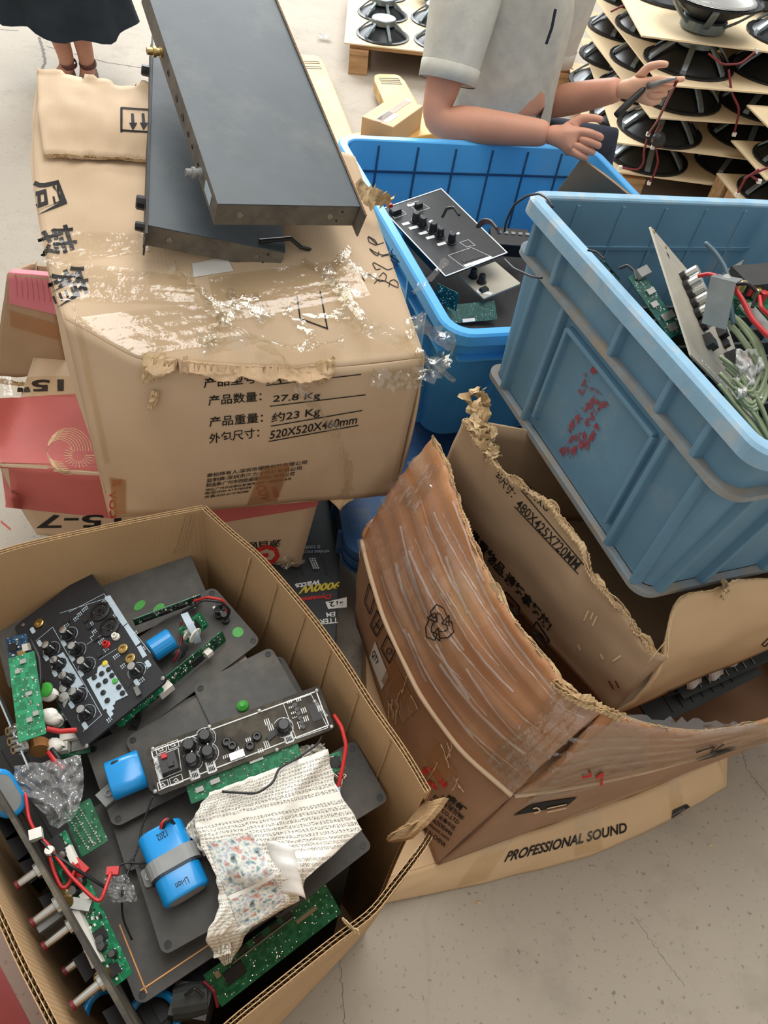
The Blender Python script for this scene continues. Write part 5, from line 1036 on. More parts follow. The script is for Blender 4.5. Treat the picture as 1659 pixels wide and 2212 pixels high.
# --- big copper-lined plate
t, M, L, Hh = plate('copper_lined_plate', 'wide black plate edged with thin copper lines at the bottom of the heap', W(298, 2176, .535), W(640, 1945, .545), W(120, 1790, .535), 'black2', .004, .012)
Ml = M
cu = M_['copper']; mb = MB(); mb.box((L*.5, .014, .0004), (L*.92, .0016, .0006)); mb.build('copper_line', cu, t); mb = MB(); mb.box((.014, .05, .0004), (.0016, .085, .0006)); mb.build('copper_line', cu, t)
# --- second lined plate, upper part
t, M, L, Hh = plate('copper_lined_plate', 'black plate with two copper lines and small copper hooks beside the bubble wrap', W(275, 1885, .556), W(520, 1760, .566), W(170, 1690, .56), 'black2', .003, .008)
for k in range(2): pline(t, M, 'copper_line', [(238, 1748+k*10), (330, 1702+k*10)], .0016, cu)
for k in range(4): pline(t, M, 'copper_hook', [(266+k*34, 1778-k*18), (262+k*34, 1768-k*18), (284+k*34, 1758-k*17), (288+k*34, 1766-k*17)], .0016, cu)
# --- battery module
t, M, L, Hh = plate('battery_module', 'black plate carrying a strapped blue battery pack left of the newspaper', W(352, 2066, .578), W(560, 1950, .592), W(255, 1878, .580), 'black2', .003, .010)
def pill(wd, th, n=10):
    r = th/2; return [(-wd/2+r+r*math.cos(a), r*math.sin(a)) for a in [math.pi/2+math.pi*k/n for k in range(n+1)]]+[(wd/2-r+r*math.cos(a), r*math.sin(a)) for a in [-math.pi/2+math.pi*k/n for k in range(n+1)]]
def battery(P, c, ax, side, ln, wd, th, Mbasis=None):
    c, ax, side = V(c), V(ax).normalized(), V(side); side = (side-ax*side.dot(ax)).normalized(); up = side.cross(ax) if side.cross(ax).z > 0 else ax.cross(side)
    def ring(s, k): return [c+ax*(ln*(s-.5))+side*(x*k)+up*(y*k) for x, y in pill(wd, th)]
    mb = MB(); mb.loft([ring(0, .78), ring(.01, .93), ring(.04, 1), ring(.5, 1), ring(.96, 1), ring(.99, .93), ring(1, .78)], caps=False); b = mb.build('battery_pack', M_['battery'], P, world=True, smooth=True)
    for s in (0.004, .996):
        mb = MB(); i = [mb.p(q) for q in ring(s, .80)]; mb.face(*(i if s > .5 else i[::-1])); mb.build('battery_end', M_['grey_pl'], b, world=True)
    return b, ring, up, side, ax
b, ring, up, side, ax = battery(t, W(374, 1862, .612), W(400, 1925, .612)-W(345, 1795, .612), W(420, 1845, .612)-W(330, 1880, .612), .088, .056, .030)
mb = MB(); R0, R1 = ring(.40, 1.04), ring(.62, 1.04); R2, R3 = ring(.40, 1.13), ring(.62, 1.13); mb.loft([R0, R2, R3, R1]); mb.build('strap', M_['grey_pl'], t, world=True, smooth=False)
mb = MB(); R0, R1 = ring(.63, 1.02), ring(.655, 1.02); R2, R3 = ring(.63, 1.10), ring(.655, 1.10); mb.loft([R0, R2, R3, R1]); mb.build('rubber_ring', M_['chip'], t, world=True)
x, y = PL(M, 328, 1893); mb = MB(); mb.prism(rpoly(x-.010, x+.012, y-.011, y+.011, .004), 0, .005); f_ = mb.build('strap_foot', M_['grey_pl'], t); mb = MB(); mb.lathe([(.005, .005), (.005, .007), (.003, .007), (.0028, .0052)], 12, (x-.002, y, 0)); mb.build('screw', M_['dullsteel'], t)
bbt = MB()
def on_ring(s, k): return ring(s, 1.005)[k]
wire('lead', [(345, 1800, .62), (350, 1778, .632), (362, 1768, .63), (375, 1780, .62), (390, 1802, .61), (420, 1815, .60)], .0022, 'red_w', t); wire('lead', [(352, 1796, .622), (356, 1776, .634), (368, 1768, .632), (382, 1788, .62), (398, 1808, .612), (424, 1818, .60)], .002, 'black_w', t)
mb = MB()
cB = W(392, 1890, .612)+up*.0162
for (tx, s) in (('Li-ion', .86), ('1202', .16)):
    vs, fs, asp = text_geo(tx, .0); i = len(mb.v); c0 = W(374, 1862, .612)+ax*(.088*(s-.5))+up*.0156
    for u, v in vs: mb.p(c0+side*((u-.5)*.008*asp*.6)*-1+ax*((v-.5)*.008))
    mb.f += [tuple(k+i for k in f) for f in fs]
mb.build('battery_print', M_['ink'], t, world=True)
# --- battery in the middle
t = thing('battery_pack', 'blue battery pack with black and red leads left of the dusty panel', 'battery', W(272, 1672, .59))
battery(t, W(272, 1674, .603), W(305, 1655, .603)-W(240, 1682, .603), W(280, 1710, .603)-W(262, 1640, .603), .044, .052, .028)
wire('lead', [(262, 1648, .61), (240, 1650, .615), (232, 1668, .61), (240, 1695, .60), (270, 1705, .598), (305, 1702, .595)], .0022, 'red_w', t); wire('lead', [(268, 1644, .612), (244, 1645, .617), (236, 1662, .612), (244, 1690, .604), (280, 1698, .60), (320, 1692, .595)], .0018, 'black_w', t)
mb = MB(); q = W(236, 1716, .580); mb.box(q, (.022, .026, .006), Matrix.Rotation(-.6, 3, 'Z')); mb.lathe([(.005, .003), (.005, .006), (.003, .006), (.0028, .0035)], 12, q); mb.build('strap_foot', M_['grey_pl'], t, world=True)
# --- left edge battery
t = thing('battery_pack', 'blue battery pack showing its grey end at the left picture edge', 'battery', W(8, 1715, .60))
battery(t, W(0, 1712, .625), V((.55, -.25, .8)), W(40, 1750, .625)-W(-20, 1670, .625), .06, .062, .034)
# --- standing panel, lower left
a, b_ = W(-30, 1668, .675), W(286, 2222, .665)
t = thing('standing_amplifier_panel', 'amplifier panel standing on edge with long silver shafts at the lower left', 'panel', frame(a, b_, a-V((0.0, 0, .2))))
M = frame(a, b_, a-V((0, 0, .2))); Lp = (b_-a).length
mb = MB(); mb.box((Lp/2, .10, 0), (Lp, .20, .005)); mb.build('plate', M_['panel_dusty'], t)
sgn = 1 if (M.to_3x3().col[2].x < 0) else -1
for s, yy, l in ((.50, .05, .030), (.58, .06, .032), (.80, .05, .034), (.36, .05, .026), (.66, .10, .03)):
    mb = MB(); mb.lathe([(.010, 0), (.010, .006), (.0055, .007), (.0048, l)], 14, (Lp*s, yy, .003*sgn), (0, 0, sgn)); k = mb.build('shaft', M_['steel'], t); mb = MB(); mb.lathe([(.0055, l), (.0055, l+.004)], 12, (Lp*s, yy, .003*sgn), (0, 0, sgn)); mb.build('red_tip', M_['dkred_w'], k)
for s in (.1, .2, .3, .45, .7, .9):
    mb = MB(); mb.tbox((Lp*s, .11, .012*sgn), (.03, .05, .02), .8); mb.build('socket_block', M_['knob'], t)
mb = MB(); mb.tbox((Lp*.52, .085, .02*sgn), (.012, .06, .03), .9); mb.build('slider', M_['grey_pl'], t)
board('circuit_board', None, W(98, 1822, .612), W(240, 2138, .602), W(142, 1794, .618), 'green', 12, 70, chips=((.70, .5, .014, .014), (.92, .45, .012, .012), (.28, .4, .02, .012)), caps=((.84, .7, .0045, .010), (.765, .45, .005, .010), (.73, .5, .005, .010), (.38, .3, .0065, .012), (.15, .55, .005, .012), (.36, .75, .005, .012)), conns=((.64, .02, .075, .012, .010, 'white_pl'), (.20, .85, .03, .008, .008, 'white_pl'), (.30, .85, .018, .008, .009, 'red_w'), (.45, .62, .010, .009, .006, 'white_pl'), (.08, .5, .02, .014, .012, 'chip')), parent=t)
mb = MB(); mb.box((0, 0, 0), (.03, .012, .014)); mb.v = [W(170, 1955, .615)+q for q in mb.v]; mb.build('metal_socket', M_['dullsteel'], t, world=True)
for pp in ((150, 1945, .612), (225, 2105, .605), (135, 1922, .612)): zc('metal_socket', W(*pp), W(pp[0]-8, pp[1]+6, pp[2]+.012), .008, 'brass', t)
wire('lead', [(55, 1715, .64), (62, 1770, .64), (80, 1805, .635), (105, 1840, .635), (115, 1880, .63), (135, 1925, .625), (150, 1910, .625), (160, 1880, .628), (172, 1872, .62)], .0022, 'red_w', t)
wire('lead', [(75, 1800, .64), (100, 1820, .64), (150, 1890, .636), (190, 1930, .632), (216, 1952, .63), (226, 1925, .632), (240, 1885, .62)], .0022, 'red_w', t)
wire('lead', [(72, 1798, .642), (110, 1840, .64), (160, 1875, .635), (200, 1900, .62), (230, 1918, .61)], .002, 'black_w', t)
mb = MB(); mb.box(W(244, 1882, .617), (.014, .009, .008), Matrix.Rotation(.2, 3, 'Z')); tag(mb.build('plug', M_['red_w'], t, world=True), 'small red wire plug'); mb = MB(); mb.box(W(175, 1872, .618), (.02, .009, .009), Matrix.Rotation(-.5, 3, 'Z')); mb.build('plug', M_['red_w'], t, world=True)
mb = MB(); mb.box(W(78, 1803, .645), (.014, .012, .010), Matrix.Rotation(.5, 3, 'Z')); mb.build('plug', M_['white_pl'], t, world=True)
mb = MB(); mb.lathe([(.005, -.004), (.006, 0), (.005, .004)], 10, W(107, 1838, .638)); mb.build('cable_tie', M_['white_pl'], t, world=True)
# --- boards at the left edge
t, M, L, Hh = board('rca_board', 'bright green board with three silver sockets at the left edge of the open carton', W(40, 1604, .645), W(100, 1584, .648), W(-12, 1432, .652), 'green', 15, 40, flat=True, conns=((.55, .9, .008, .006, .003, 'steel'), (.3, .8, .006, .006, .003, 'steel'), (.6, .5, .008, .005, .003, 'steel'), (.5, .2, .007, .006, .003, 'steel'), (.75, .25, .007, .006, .003, 'steel')))
for px, py in ((16, 1580), (20, 1602), (28, 1620)):
    mb = MB(); p0, p1 = W(px+26, py-6, .625), W(px, py, .635); d = p1-p0; mb.lathe([(.0085, 0), (.0085, d.length*.4), (.0055, d.length*.45), (.0055, d.length), (.003, d.length), (.0028, d.length*.6)], 14, p0, d); mb.build('phono_socket', M_['steel'], t, world=True)
mb = MB(); mb.sheet(lambda s, v: lerp(W(-20, 1470, .64), W(62, 1660, .63), s)+V((0, 0, -.06*v)), 4, 2, .002); mb.build('metal_bracket', M_['galv'], t, world=True)
board('blue_circuit_board', 'small dark blue circuit board beside the mixer panel at the left edge', W(22, 1432, .60), W(68, 1420, .61), W(18, 1378, .62), 'blue_pcb', 17, 16, chips=((.3, .6, .012, .010),), conns=((.7, .2, .012, .012, .006, 'brass'), (.95, .45, .008, .01, .008, 'white_pl')))
t, M, L, Hh = board('power_board', 'green power board with white glue and coils under the mixer panel edge', W(120, 1640, .575), W(195, 1625, .58), W(60, 1490, .58), 'green_dk', 19, 34, caps=((.35, .72, .009, .02), (.5, .62, .010, .02), (.42, .48, .009, .018), (.2, .4, .010, .022), (.3, .85, .007, .018)), conns=((.5, .25, .028, .014, .012, 'white_pl'), (.3, .1, .012, .012, .014, 'white_pl'), (.7, .12, .02, .016, .003, 'dullsteel')))
for px, py, z in ((108, 1545, .62), (112, 1552, .618), (104, 1500, .615), (118, 1610, .61)): 
    mb = MB(); c = W(px, py, z); mb.grid(lambda u, v: c+V((.013*(1+.4*nz(u*3, v*3, px))*math.cos(6.283*u)*math.sin(3.1416*v), .010*(1+.3*nz(u*3+5, v*3, px))*math.sin(6.283*u)*math.sin(3.1416*v), .008*math.cos(3.1416*v))), 12, 8); mb.build('glue_blob', M_['white_pl'], t, world=True, smooth=True)
mb = MB()
for k in range(5): mb.lathe([(.012, -.0015), (.0135, 0), (.012, .0015)], 16, W(84+k*.6, 1606+k*3.6, .612), (.3, -.7, .2))
mb.build('copper_coil', M_['copper'], t, world=True)
wire('lead', [(100, 1574, .635), (130, 1580, .628), (165, 1577, .62)], .0035, 'red_w', t); wire('lead', [(105, 1625, .62), (120, 1645, .625), (138, 1660, .615)], .0032, 'red_w', t); wire('lead', [(112, 1618, .622), (128, 1640, .626), (145, 1655, .61)], .003, 'black_w', t)
sticker(t, M, 100, 1488, .010, .008)
mb = MB(); q = W(100, 1490, .628); mb.lathe([(.010, 0), (.010, .002), (.006, .003)], 14, q, (-.3, -.3, 1)); mb.build('green_cap', M_['sticker'], t, world=True)
wire('black_cable', [(65, 1380, .63), (85, 1420, .64), (88, 1470, .64), (80, 1510, .63)], .003, 'black_w', None, 'thick black cable curving beside the bright green board', 24)
wire('white_cable', [(66, 1450, .61), (74, 1475, .615), (80, 1500, .61)], .0025, 'white_pl', None, 'short white cable end beside the bright green board', 12)
board('solder_board', 'dark green board with rows of solder dots under the bubble wrap', W(176, 1852, .59), W(234, 1816, .595), W(124, 1765, .592), 'green_dk', 21, 10, flat=True)
M = frame(W(176, 1852, .59), W(234, 1816, .595), W(124, 1765, .592)); t = bpy.data.objects['solder_board']; mb = MB()
for r in range(3):
    for k in range(14): x, y = PL(M, 190+r*13-k*3.4, 1834-r*8-k*5.6); mb.lathe([(.0017, 0), (.001, .0012)], 7, (x, y, .0))
q = mb.build('solder_row', M_['steel'], t); q['kind'] = 'stuff'
# --- bottom right board and dark odds
t, M, L, Hh = board('large_green_board', 'long green circuit board hanging along the front carton wall below the newspaper', W(478, 2176, .50), W(738, 1972, .515), W(446, 2102, .525), 'green_dk', 25, 70, flat=True, chips=((.18, .55, .026, .016), (.42, .9, .012, .006), (.55, .92, .012, .006), (.3, .92, .012, .006), (.66, .92, .012, .006)), conns=((.08, .8, .006, .008, .002, 'steel'), (.12, .6, .006, .006, .002, 'steel'), (.78, .6, .03, .005, .002, 'steel')))
mb = MB(); mb.box((L*.45, Hh*.8, .002), (L*.5, .002, .003)); mb.build('rail', M_['dullsteel'], t)
for (px, py, R, lab) in ((330, 2205, .030, 'blue ring coil half hidden at the bottom edge of the carton, larger one'), (228, 2185, .024, 'smaller blue ring coil deep beside the standing panel')):
    q = W(px, py, .50); o = MB(); o.lathe([(R-.006, 0), (R-.004, .004), (R+.002, .005), (R+.004, 0), (R, -.005), (R-.006, 0)], 28, q, (0, 0, 1), caps=False); tag(o.build('ring_coil', M_['battery'], None, smooth=True), lab, 'coil', 'blue ring coils')
t = thing('transformer', 'dark transformer with leads in the corner beside the long green board', 'transformer', W(420, 2160, .50)); q = W(415, 2165, .50)
mb = MB(); mb.tbox(q, (.05, .04, .035), .9); mb.build('core', M_['chip'], t, world=True); mb = MB(); mb.lathe([(.018, -.02), (.02, 0), (.018, .02)], 16, q+V((0, 0, .012)), (1, .3, 0)); mb.build('winding', M_['dusk'], t, world=True)
wire('lead', [(440, 2120, .53), (462, 2140, .535), (470, 2175, .52)], .002, 'dkred_w', t); wire('lead', [(400, 2150, .54), (420, 2135, .545), (440, 2150, .54)], .002, 'black_w', t)
# --- newspaper
nl = [(452, 1712), (418, 1765), (436, 1830), (468, 1895), (474, 1960), (442, 2030), (484, 2086)]; nr = [(708, 1618), (722, 1690), (782, 1792), (660, 1898), (645, 1945), (540, 2005), (500, 2078)]
def pth2(L, t):
    m = len(L)-1; k = min(int(t*m), m-1); q = t*m-k; return V((lerp(L[k][0], L[k+1][0], q), lerp(L[k][1], L[k+1][1], q)))
def news(s, t):
    q = lerp(pth2(nl, t), pth2(nr, t), s); ed = 6*nz(t*20, s*2); q = q+V((ed*(1-2*s), 3*nz(s*16, 4)*(1 if t > .5 else -1)))
    z = lerp(.640, .628, t)-.055*sm((t-.8)/.2)+.016*nz(s*2.6, t*3.2, 1)+.008*abs(nz(s*7, t*7, 4))-.012*sm((s-.85)/.15)*sm((t-.3)*3)
    z += .012*sm(1-abs(t-.47)*9)*sm(s*3)+.010*max(0, 1-abs(s*.55+t-.55)*18)
    return W(q.x, q.y, z)
NW = MB(); NW.sheet(news, 60, 60, .0006, .30, .42); nwt = thing('newspaper', 'crumpled sheet of Chinese newspaper lying on the boards in the open carton', 'newspaper', W(580, 1840, .6))
for k in NW.uv: u, v = NW.uv[k]; NW.uv[k] = (u*3.2, v*2.6)
NW.build('sheet', M_['news'], nwt, world=True, smooth=True); bvN = NW.bvh()
decal('colour_picture', bvN, [(490, 1936), (590, 1888), (545, 1800), (448, 1822)], M_['newspic'], nwt, 14, 14, .0012); decal('colour_picture', bvN, [(522, 2018), (618, 1944), (590, 1896), (494, 1946)], M_['newspic'], nwt, 14, 14, .0012)
decal('blank_margin', bvN, [(496, 1946), (596, 1893), (592, 1886), (490, 1938)], M_['paper'], nwt, 10, 2, .0014)
def crump(nm, pts, z, par, mt, seed, amp=.012):
    L = pts; 
    def f(s, t): q = lerp(lerp(V(L[0]), V(L[1]), s), lerp(V(L[3]), V(L[2]), s), t); return W(q.x+6*nz(s*9, t*9, seed), q.y+6*nz(s*9+4, t*9, seed), z+amp*nz(s*5, t*5, seed)+amp*.5*nz(s*11, t*11, seed))
    mb = MB(); mb.sheet(f, 20, 20, .0006, .12, .12); 
    for k in mb.uv: u, v = mb.uv[k]; mb.uv[k] = (u*3.2, v*2.6)
    return mb.build(nm, M_[mt], par, world=True, smooth=True)
crump('crumpled_edge', [(398, 1790), (440, 1850), (480, 1800), (455, 1725)], .612, nwt, 'news', 3); crump('crumpled_edge', [(560, 1690), (705, 1640), (700, 1606), (650, 1612)], .618, nwt, 'news', 5); crump('torn_scrap', [(462, 2070), (500, 2060), (492, 1985), (470, 1990)], .60, nwt, 'news', 8, .01)
rolled = MB(); rp = spath([W(605, 1830, .655), W(618, 1880, .652), W(632, 1940, .63)], 14); rolled.sheet(lambda s, v: rp(s)+V((.016*math.cos(4.5*v), .004*v, .012*math.sin(4.5*v)))+V((0, 0, .004*nz(s*6, v*3))), 14, 10, .0006); rolled.build('curled_strip', M_['paper'], nwt, world=True, smooth=True)
# --- bubble wrap
def bubble(label, L, R, z, seed, nu=40, nv=40, amp=.02):
    t = thing('bubble_wrap', label, 'bubble wrap', W(sum(a for a, b in L)/len(L), sum(b for a, b in L)/len(L), z))
    def f(s, v):
        q = lerp(pth2(L, v), pth2(R, v), s); bb = .0035*max(0, math.sin(s*nu*.8)*math.sin(v*nv*.9)); return W(q.x+5*nz(s*6, v*6, seed), q.y+5*nz(s*6, v*6, seed+3), z+amp*nz(s*3, v*4, seed)+amp*.6*nz(s*8, v*9, seed)+bb)
    mb = MB(); mb.grid(f, 60, 60); mb.build('film', M_['bubble'], t, world=True, smooth=False)
bubble('crumpled clear bubble wrap tucked between the left battery and boards', [(30, 1655), (28, 1690), (60, 1725), (95, 1758), (108, 1782)], [(174, 1632), (182, 1675), (178, 1720), (162, 1765), (128, 1790)], .628, 3)
bubble('small wad of bubble wrap beside the red plug on the copper lined plate', [(225, 1900), (232, 1930), (240, 1950)], [(272, 1888), (290, 1915), (298, 1948)], .60, 9, 24, 24, .012)
wire('thin_cable', [(330, 1720, .60), (305, 1790, .59), (300, 1830, .588), (282, 1868, .59), (262, 1930, .60), (265, 1985, .575), (285, 2030, .56)], .0013, 'black_w', None, 'long thin black cable trailing over the plates to the lower left', 40)
wire('thin_cable', [(325, 1862, .60), (300, 1866, .595), (272, 1862, .59), (240, 1880, .6)], .0013, 'black_w', None, 'short thin black cable from the battery strap to the bubble wrap', 20)
# red carton remnant outside the front left wall
t = thing('red_carton_edge', 'faded red carton side standing on the floor at the lower left picture edge', 'carton', (-.46, .06, 0))
mb = MB(); mb.sheet(lambda s, v: lerp(V((-.62, .25, .0)), V((-.37, .035, .0)), s)+V((-.03*v, -.03*v, .42*v)), 12, 10, .006, .4, .4); mb.build('side_panel', M_['pink_red'], t, world=True)
mb = MB(); mb.sheet(lambda s, v: lerp(V((-.62, .25, .0)), V((-.80, .10, .0)), s)+V((-.03*v, -.03*v, .42*v)), 8, 10, .006, .4, .4); mb.build('side_panel', M_['red_card'], t, world=True)
# ================================================================== two rack units on the sealed carton
def rack(name, label, NL, NR, FL, ln, front_right, mt):
    M = frame(NL, NR, FL); Wd = (V(NR)-V(NL)).length; t = thing(name, label, 'rack unit', M); hh = .044
    mb = MB(); mb.box((Wd/2, ln/2, -hh/2-.001), (Wd, ln, hh-.002)); mb.build('chassis', M_['rack_dusty'], t, bevel=.0015)
    mb = MB(); mb.box((Wd/2, ln/2, -.0005), (Wd+.001, ln+.001, .0016)); mb.build('lid', M_[mt], t, bevel=.0006)
    x = Wd+.0022 if front_right else -.0022
    mb = MB(); mb.box((x, ln/2, -hh/2+.001), (.003, ln+.045, hh+.004)); mb.build('front_panel', M_['rack_dusty'] if front_right else M_['black'], t)
    mb = MB(); mb.box((x+(.0016 if front_right else -.0016), ln/2, hh*0+.0032), (.001, ln+.045, .0012)); mb.build('panel_trim', M_['copper'] if front_right else M_['black'], t)
    for y in (-.012, ln+.012):
        for z in (-.010, -.034):
            mb = MB(); s = .0017 if front_right else -.0017; mb.lathe([(.0035, 0), (.0035, .0006), (.0022, .0006)], 10, (x+s, y, z), (1 if front_right else -1, 0, 0)); mb.build('ear_slot', M_['chip'], t)
    for fx, fz in ((.16, -.022), (.80, -.022), (.88, -.012), (.86, -.032)):
        mb = MB(); r = .0058 if fx < .85 else .0018; mb.lathe([(r, 0), (r*.9, .0015), (r*.3, .002)], 12, (Wd*fx, -.0002, fz), (0, -1, 0)); mb.build('screw', M_['dullsteel'] if r > .002 else M_['chip'], t)
    return t, M, Wd
t, M, Wd = rack('rack_unit', 'upper black rack unit chassis resting crosswise on another, brass sockets on its side', D(470, 440, 1.17), D(778, 446, 1.277), D(325, 0, 1.326), .53, True, 'rack')
for px, py, big in ((362, 88, 1), (452, 350, 1)):
    y = PL(M, px, py)[1]; mb = MB(); mb.lathe([(.008, 0), (.008, .004), (.0065, .005), (.0065, .010), (.009, .011), (.009, .016), (.006, .017), (.006, .026), (.003, .026), (.003, .02)], 16, (0, y, -.022), (-1, 0, 0)); mb.build('antenna_socket', M_['brass'] if py < 200 else M_['grey_pl'], t, smooth=False)
for px, py, r in ((372, 130, .006), (392, 185, .006), (404, 225, .007), (415, 262, .005), (425, 290, .004), (462, 330, .0035)):
    y = PL(M, px, py)[1]; mb = MB(); mb.lathe([(r, 0), (r*.95, .0012), (r*.55, .0012), (r*.5, .0003)], 12, (-.0002, y, -.024), (-1, 0, 0)); mb.build('socket', M_['chip'], t)
y = PL(M, 470, 410)[1]; mb = MB(); mb.box((-.0008, .045, -.022), (.001, .035, .02)); mb.build('rating_label', M_['ink_grey'], t)
t, M, Wd = rack('rack_unit', 'lower black rack unit chassis lying on the taped carton with knobs at its left', D(320, 486, 1.23), D(616, 545, 1.315), D(330, 110, 1.447), .49, False, 'rack')
for py, r in ((418, .012), (130, .010), (470, .008)):
    y = PL(M, 322, py)[1]; mb = MB(); mb.lathe([(r, .002), (r, .014), (r*.8, .016)], 18, (-.003, y, -.022), (-1, 0, 0), flute=.06); mb.build('knob', M_['knob'], t)
mb = MB(); mb.tube([(Wd*.8, .01, .004), (Wd+.01, .03, .006), (Wd+.03, .02, .0), (Wd+.05, .03, -.01)], .004, 8); mb.build('cable_stub', M_['black_w'], t)
# ================================================================== contents of the bright tote
t = thing('speaker_box', 'dark box at the bottom of the bright blue tote', 'box', MT)
mb = MB(); mb.box((.42, .40, .07), (.60, .58, .12)); mb.box((.52, .30, .18), (.36, .36, .10)); mb.build('box_body', M_['chip'], t)
t, M, L, Hh = plate('tote_control_panel', 'navy black control panel with white trim and five ribbed knobs in the blue tote', W(962, 598, .645), W(1097, 546, .665), W(835, 447, .668), 'panel', .004, .004, 'panel', holes=False)
mb = MB()
for (a, b, c, d) in ((0, L, 0, .003), (0, L, Hh-.003, Hh), (0, .003, 0, Hh), (L-.003, L, 0, Hh)): mb.box(((a+b)/2, (c+d)/2, .0004), (b-a, d-c, .0008))
mb.build('white_trim', M_['ink_white'], t)
for px, py in ((898, 478), (913, 488), (935, 500), (950, 511), (975, 523)):
    x, y = PL(M, px, py); knob(t, x, y, .0095, .024, False, 1.5)
for q in ([(867, 483), (882, 479), (886, 484), (871, 488)], [(882, 492), (900, 487), (904, 492), (886, 497)], [(903, 504), (920, 499), (925, 504), (908, 508)], [(919, 513), (937, 508), (941, 513), (923, 518)], [(943, 527), (961, 522), (965, 527), (947, 532)], [(1000, 573), (1060, 553), (1063, 559), (1006, 577)], [(878, 443), (904, 436), (908, 440), (882, 447)], [(925, 478), (933, 475), (938, 480), (930, 483)], [(985, 505), (990, 501), (994, 504), (989, 508)]): poly(t, M, 'printed_label', q, M_['ink_white'])
for q in ([(968, 552), (1018, 535), (1064, 556), (1003, 578)], [(993, 524), (1012, 518), (1026, 530), (1008, 534)], [(880, 440), (905, 434), (928, 450), (902, 458)], [(845, 462), (870, 455), (878, 463), (852, 472)]): pline(t, M, 'printed_frame', q, .001, M_['ink_white'], closed=True)
poly(t, M, 'display_window', [(996, 562), (1042, 549), (1047, 553), (1002, 567)], M_['chip'])
for px, py, sz in ((854, 460, .026), (904, 447, .018)):
    x, y = PL(M, px, py); mb = MB(); mb.tbox((x, y, .006), (sz, sz*.7, .012), .9); mb.build('terminal_block', M_['knob'], t)
x, y = PL(M, 843, 452); mb = MB(); mb.tbox((x, y, .010), (.010, .009, .010), .8); mb.build('red_terminal', M_['red_w'], t)
mb = MB(); mb.box((L*.3, Hh*.5, -.03), (L*.3, Hh*.5, .05)); mb.build('rear_housing', M_['dusk'], t)
t, M, L, Hh = plate('tote_grey_panel', 'grey dusty panel with black knobs under the navy panel in the blue tote', W(1045, 645, .60), W(1125, 612, .61), W(975, 602, .60), 'gray_panel', .004, .003, 'panel', holes=False)
for px, py in ((1022, 590), (1040, 602)): x, y = PL(M, px, py+8); knob(t, x, y, .009, .022, False, 1.2)
x, y = PL(M, 1045, 628); mb = MB(); mb.tbox((x, y, .004), (.022, .014, .008), .8); mb.build('terminal_block', M_['knob'], t)
poly(t, M, 'printed_label', [(1030, 626), (1064, 632), (1060, 638), (1030, 632)], M_['ink_white'])
board('tote_board', 'dark green board standing at the front corner of the blue tote', W(940, 650, .58), W(985, 672, .58), W(930, 605, .63), 'green_deep', 31, 20)
board('tote_board', 'green board edge with solder dots lying low at the front of the blue tote', W(970, 700, .555), W(1075, 690, .56), W(955, 660, .58), 'green_deep', 32, 40, flat=True, conns=((.4, .08, .03, .008, .004, 'white_pl'),))
t = thing('cardboard_divider', 'brown cardboard sheet standing in the right end of the blue tote', 'cardboard', W(1290, 400, .62))
mb = MB(); A, B, C = W(1195, 425, .55), W(1256, 342, .69), W(1365, 425, .67); Dd = W(1380, 450, .55)
mb.sheet(lambda s, v: lerp(lerp(A, Dd, s), lerp(B, C, s), v)+V((0, .01*math.sin(3*s), 0)), 14, 10, .005, .3, .2); mb.build('sheet', M_['card_gr'], t, world=True)
def dwire(name, pts, r, mat, label, n=40, group=None, cat='wire', parent=None):
    p = spath([D(*q) for q in pts], n); mb = MB(); mb.tube([p(i/n) for i in range(n+1)], r, 7)
    if parent is not None: return mb.build(name, M_[mat], parent, world=True, smooth=True)
    return tag(mb.build(name, M_[mat], None, smooth=True), label, cat, group)
dwire('tote_cable', [(1090, 500, 1.33), (1092, 480, 1.31), (1110, 442, 1.28), (1140, 422, 1.24), (1165, 418, 1.20), (1185, 430, 1.17), (1194, 448, 1.16)], .002, 'black_w', 'thin black cable arching from the tote over the corner of the faded crate')
dwire('tote_cable', [(1090, 560, 1.3), (1110, 580, 1.26), (1150, 598, 1.2), (1170, 600, 1.16)], .002, 'black_w', 'thin black cable hanging against the side of the faded crate')
dwire('tote_cable', [(955, 470, 1.5), (965, 450, 1.49), (980, 448, 1.48), (992, 465, 1.47)], .003, 'black_w', 'short black loop rising behind the navy panel')
for k in range(4): dwire('tote_cable', [(1030+k*2, 490, 1.5), (1042+k*3, 474+k*2, 1.48), (1060+k*2, 476+k*3, 1.46), (1075+k, 495+k*2, 1.44)], .003, ('black_w', 'dkred_w', 'black_w', 'teal_w')[k], ('outer black lead', 'dark red lead', 'inner black lead', 'slate grey lead')[k]+' of the small bundle by the navy panel', 20, 'leads behind the navy panel')
t = thing('small_mixer', 'little black mixer box with pale buttons beside the navy panel', 'mixer', W(1085, 505, .62)); M = frame(W(1070, 520, .63), W(1135, 525, .63), W(1062, 490, .64)); t.matrix_basis = M
mb = MB(); mb.box((.04, .02, -.02), (.10, .06, .04)); mb.build('case_body', M_['knob'], t, bevel=.003)
for k in range(5): mb = MB(); mb.box((.012+.018*k, .03, .001), (.010, .008, .003)); mb.build('button', M_['grey_pl'], t)
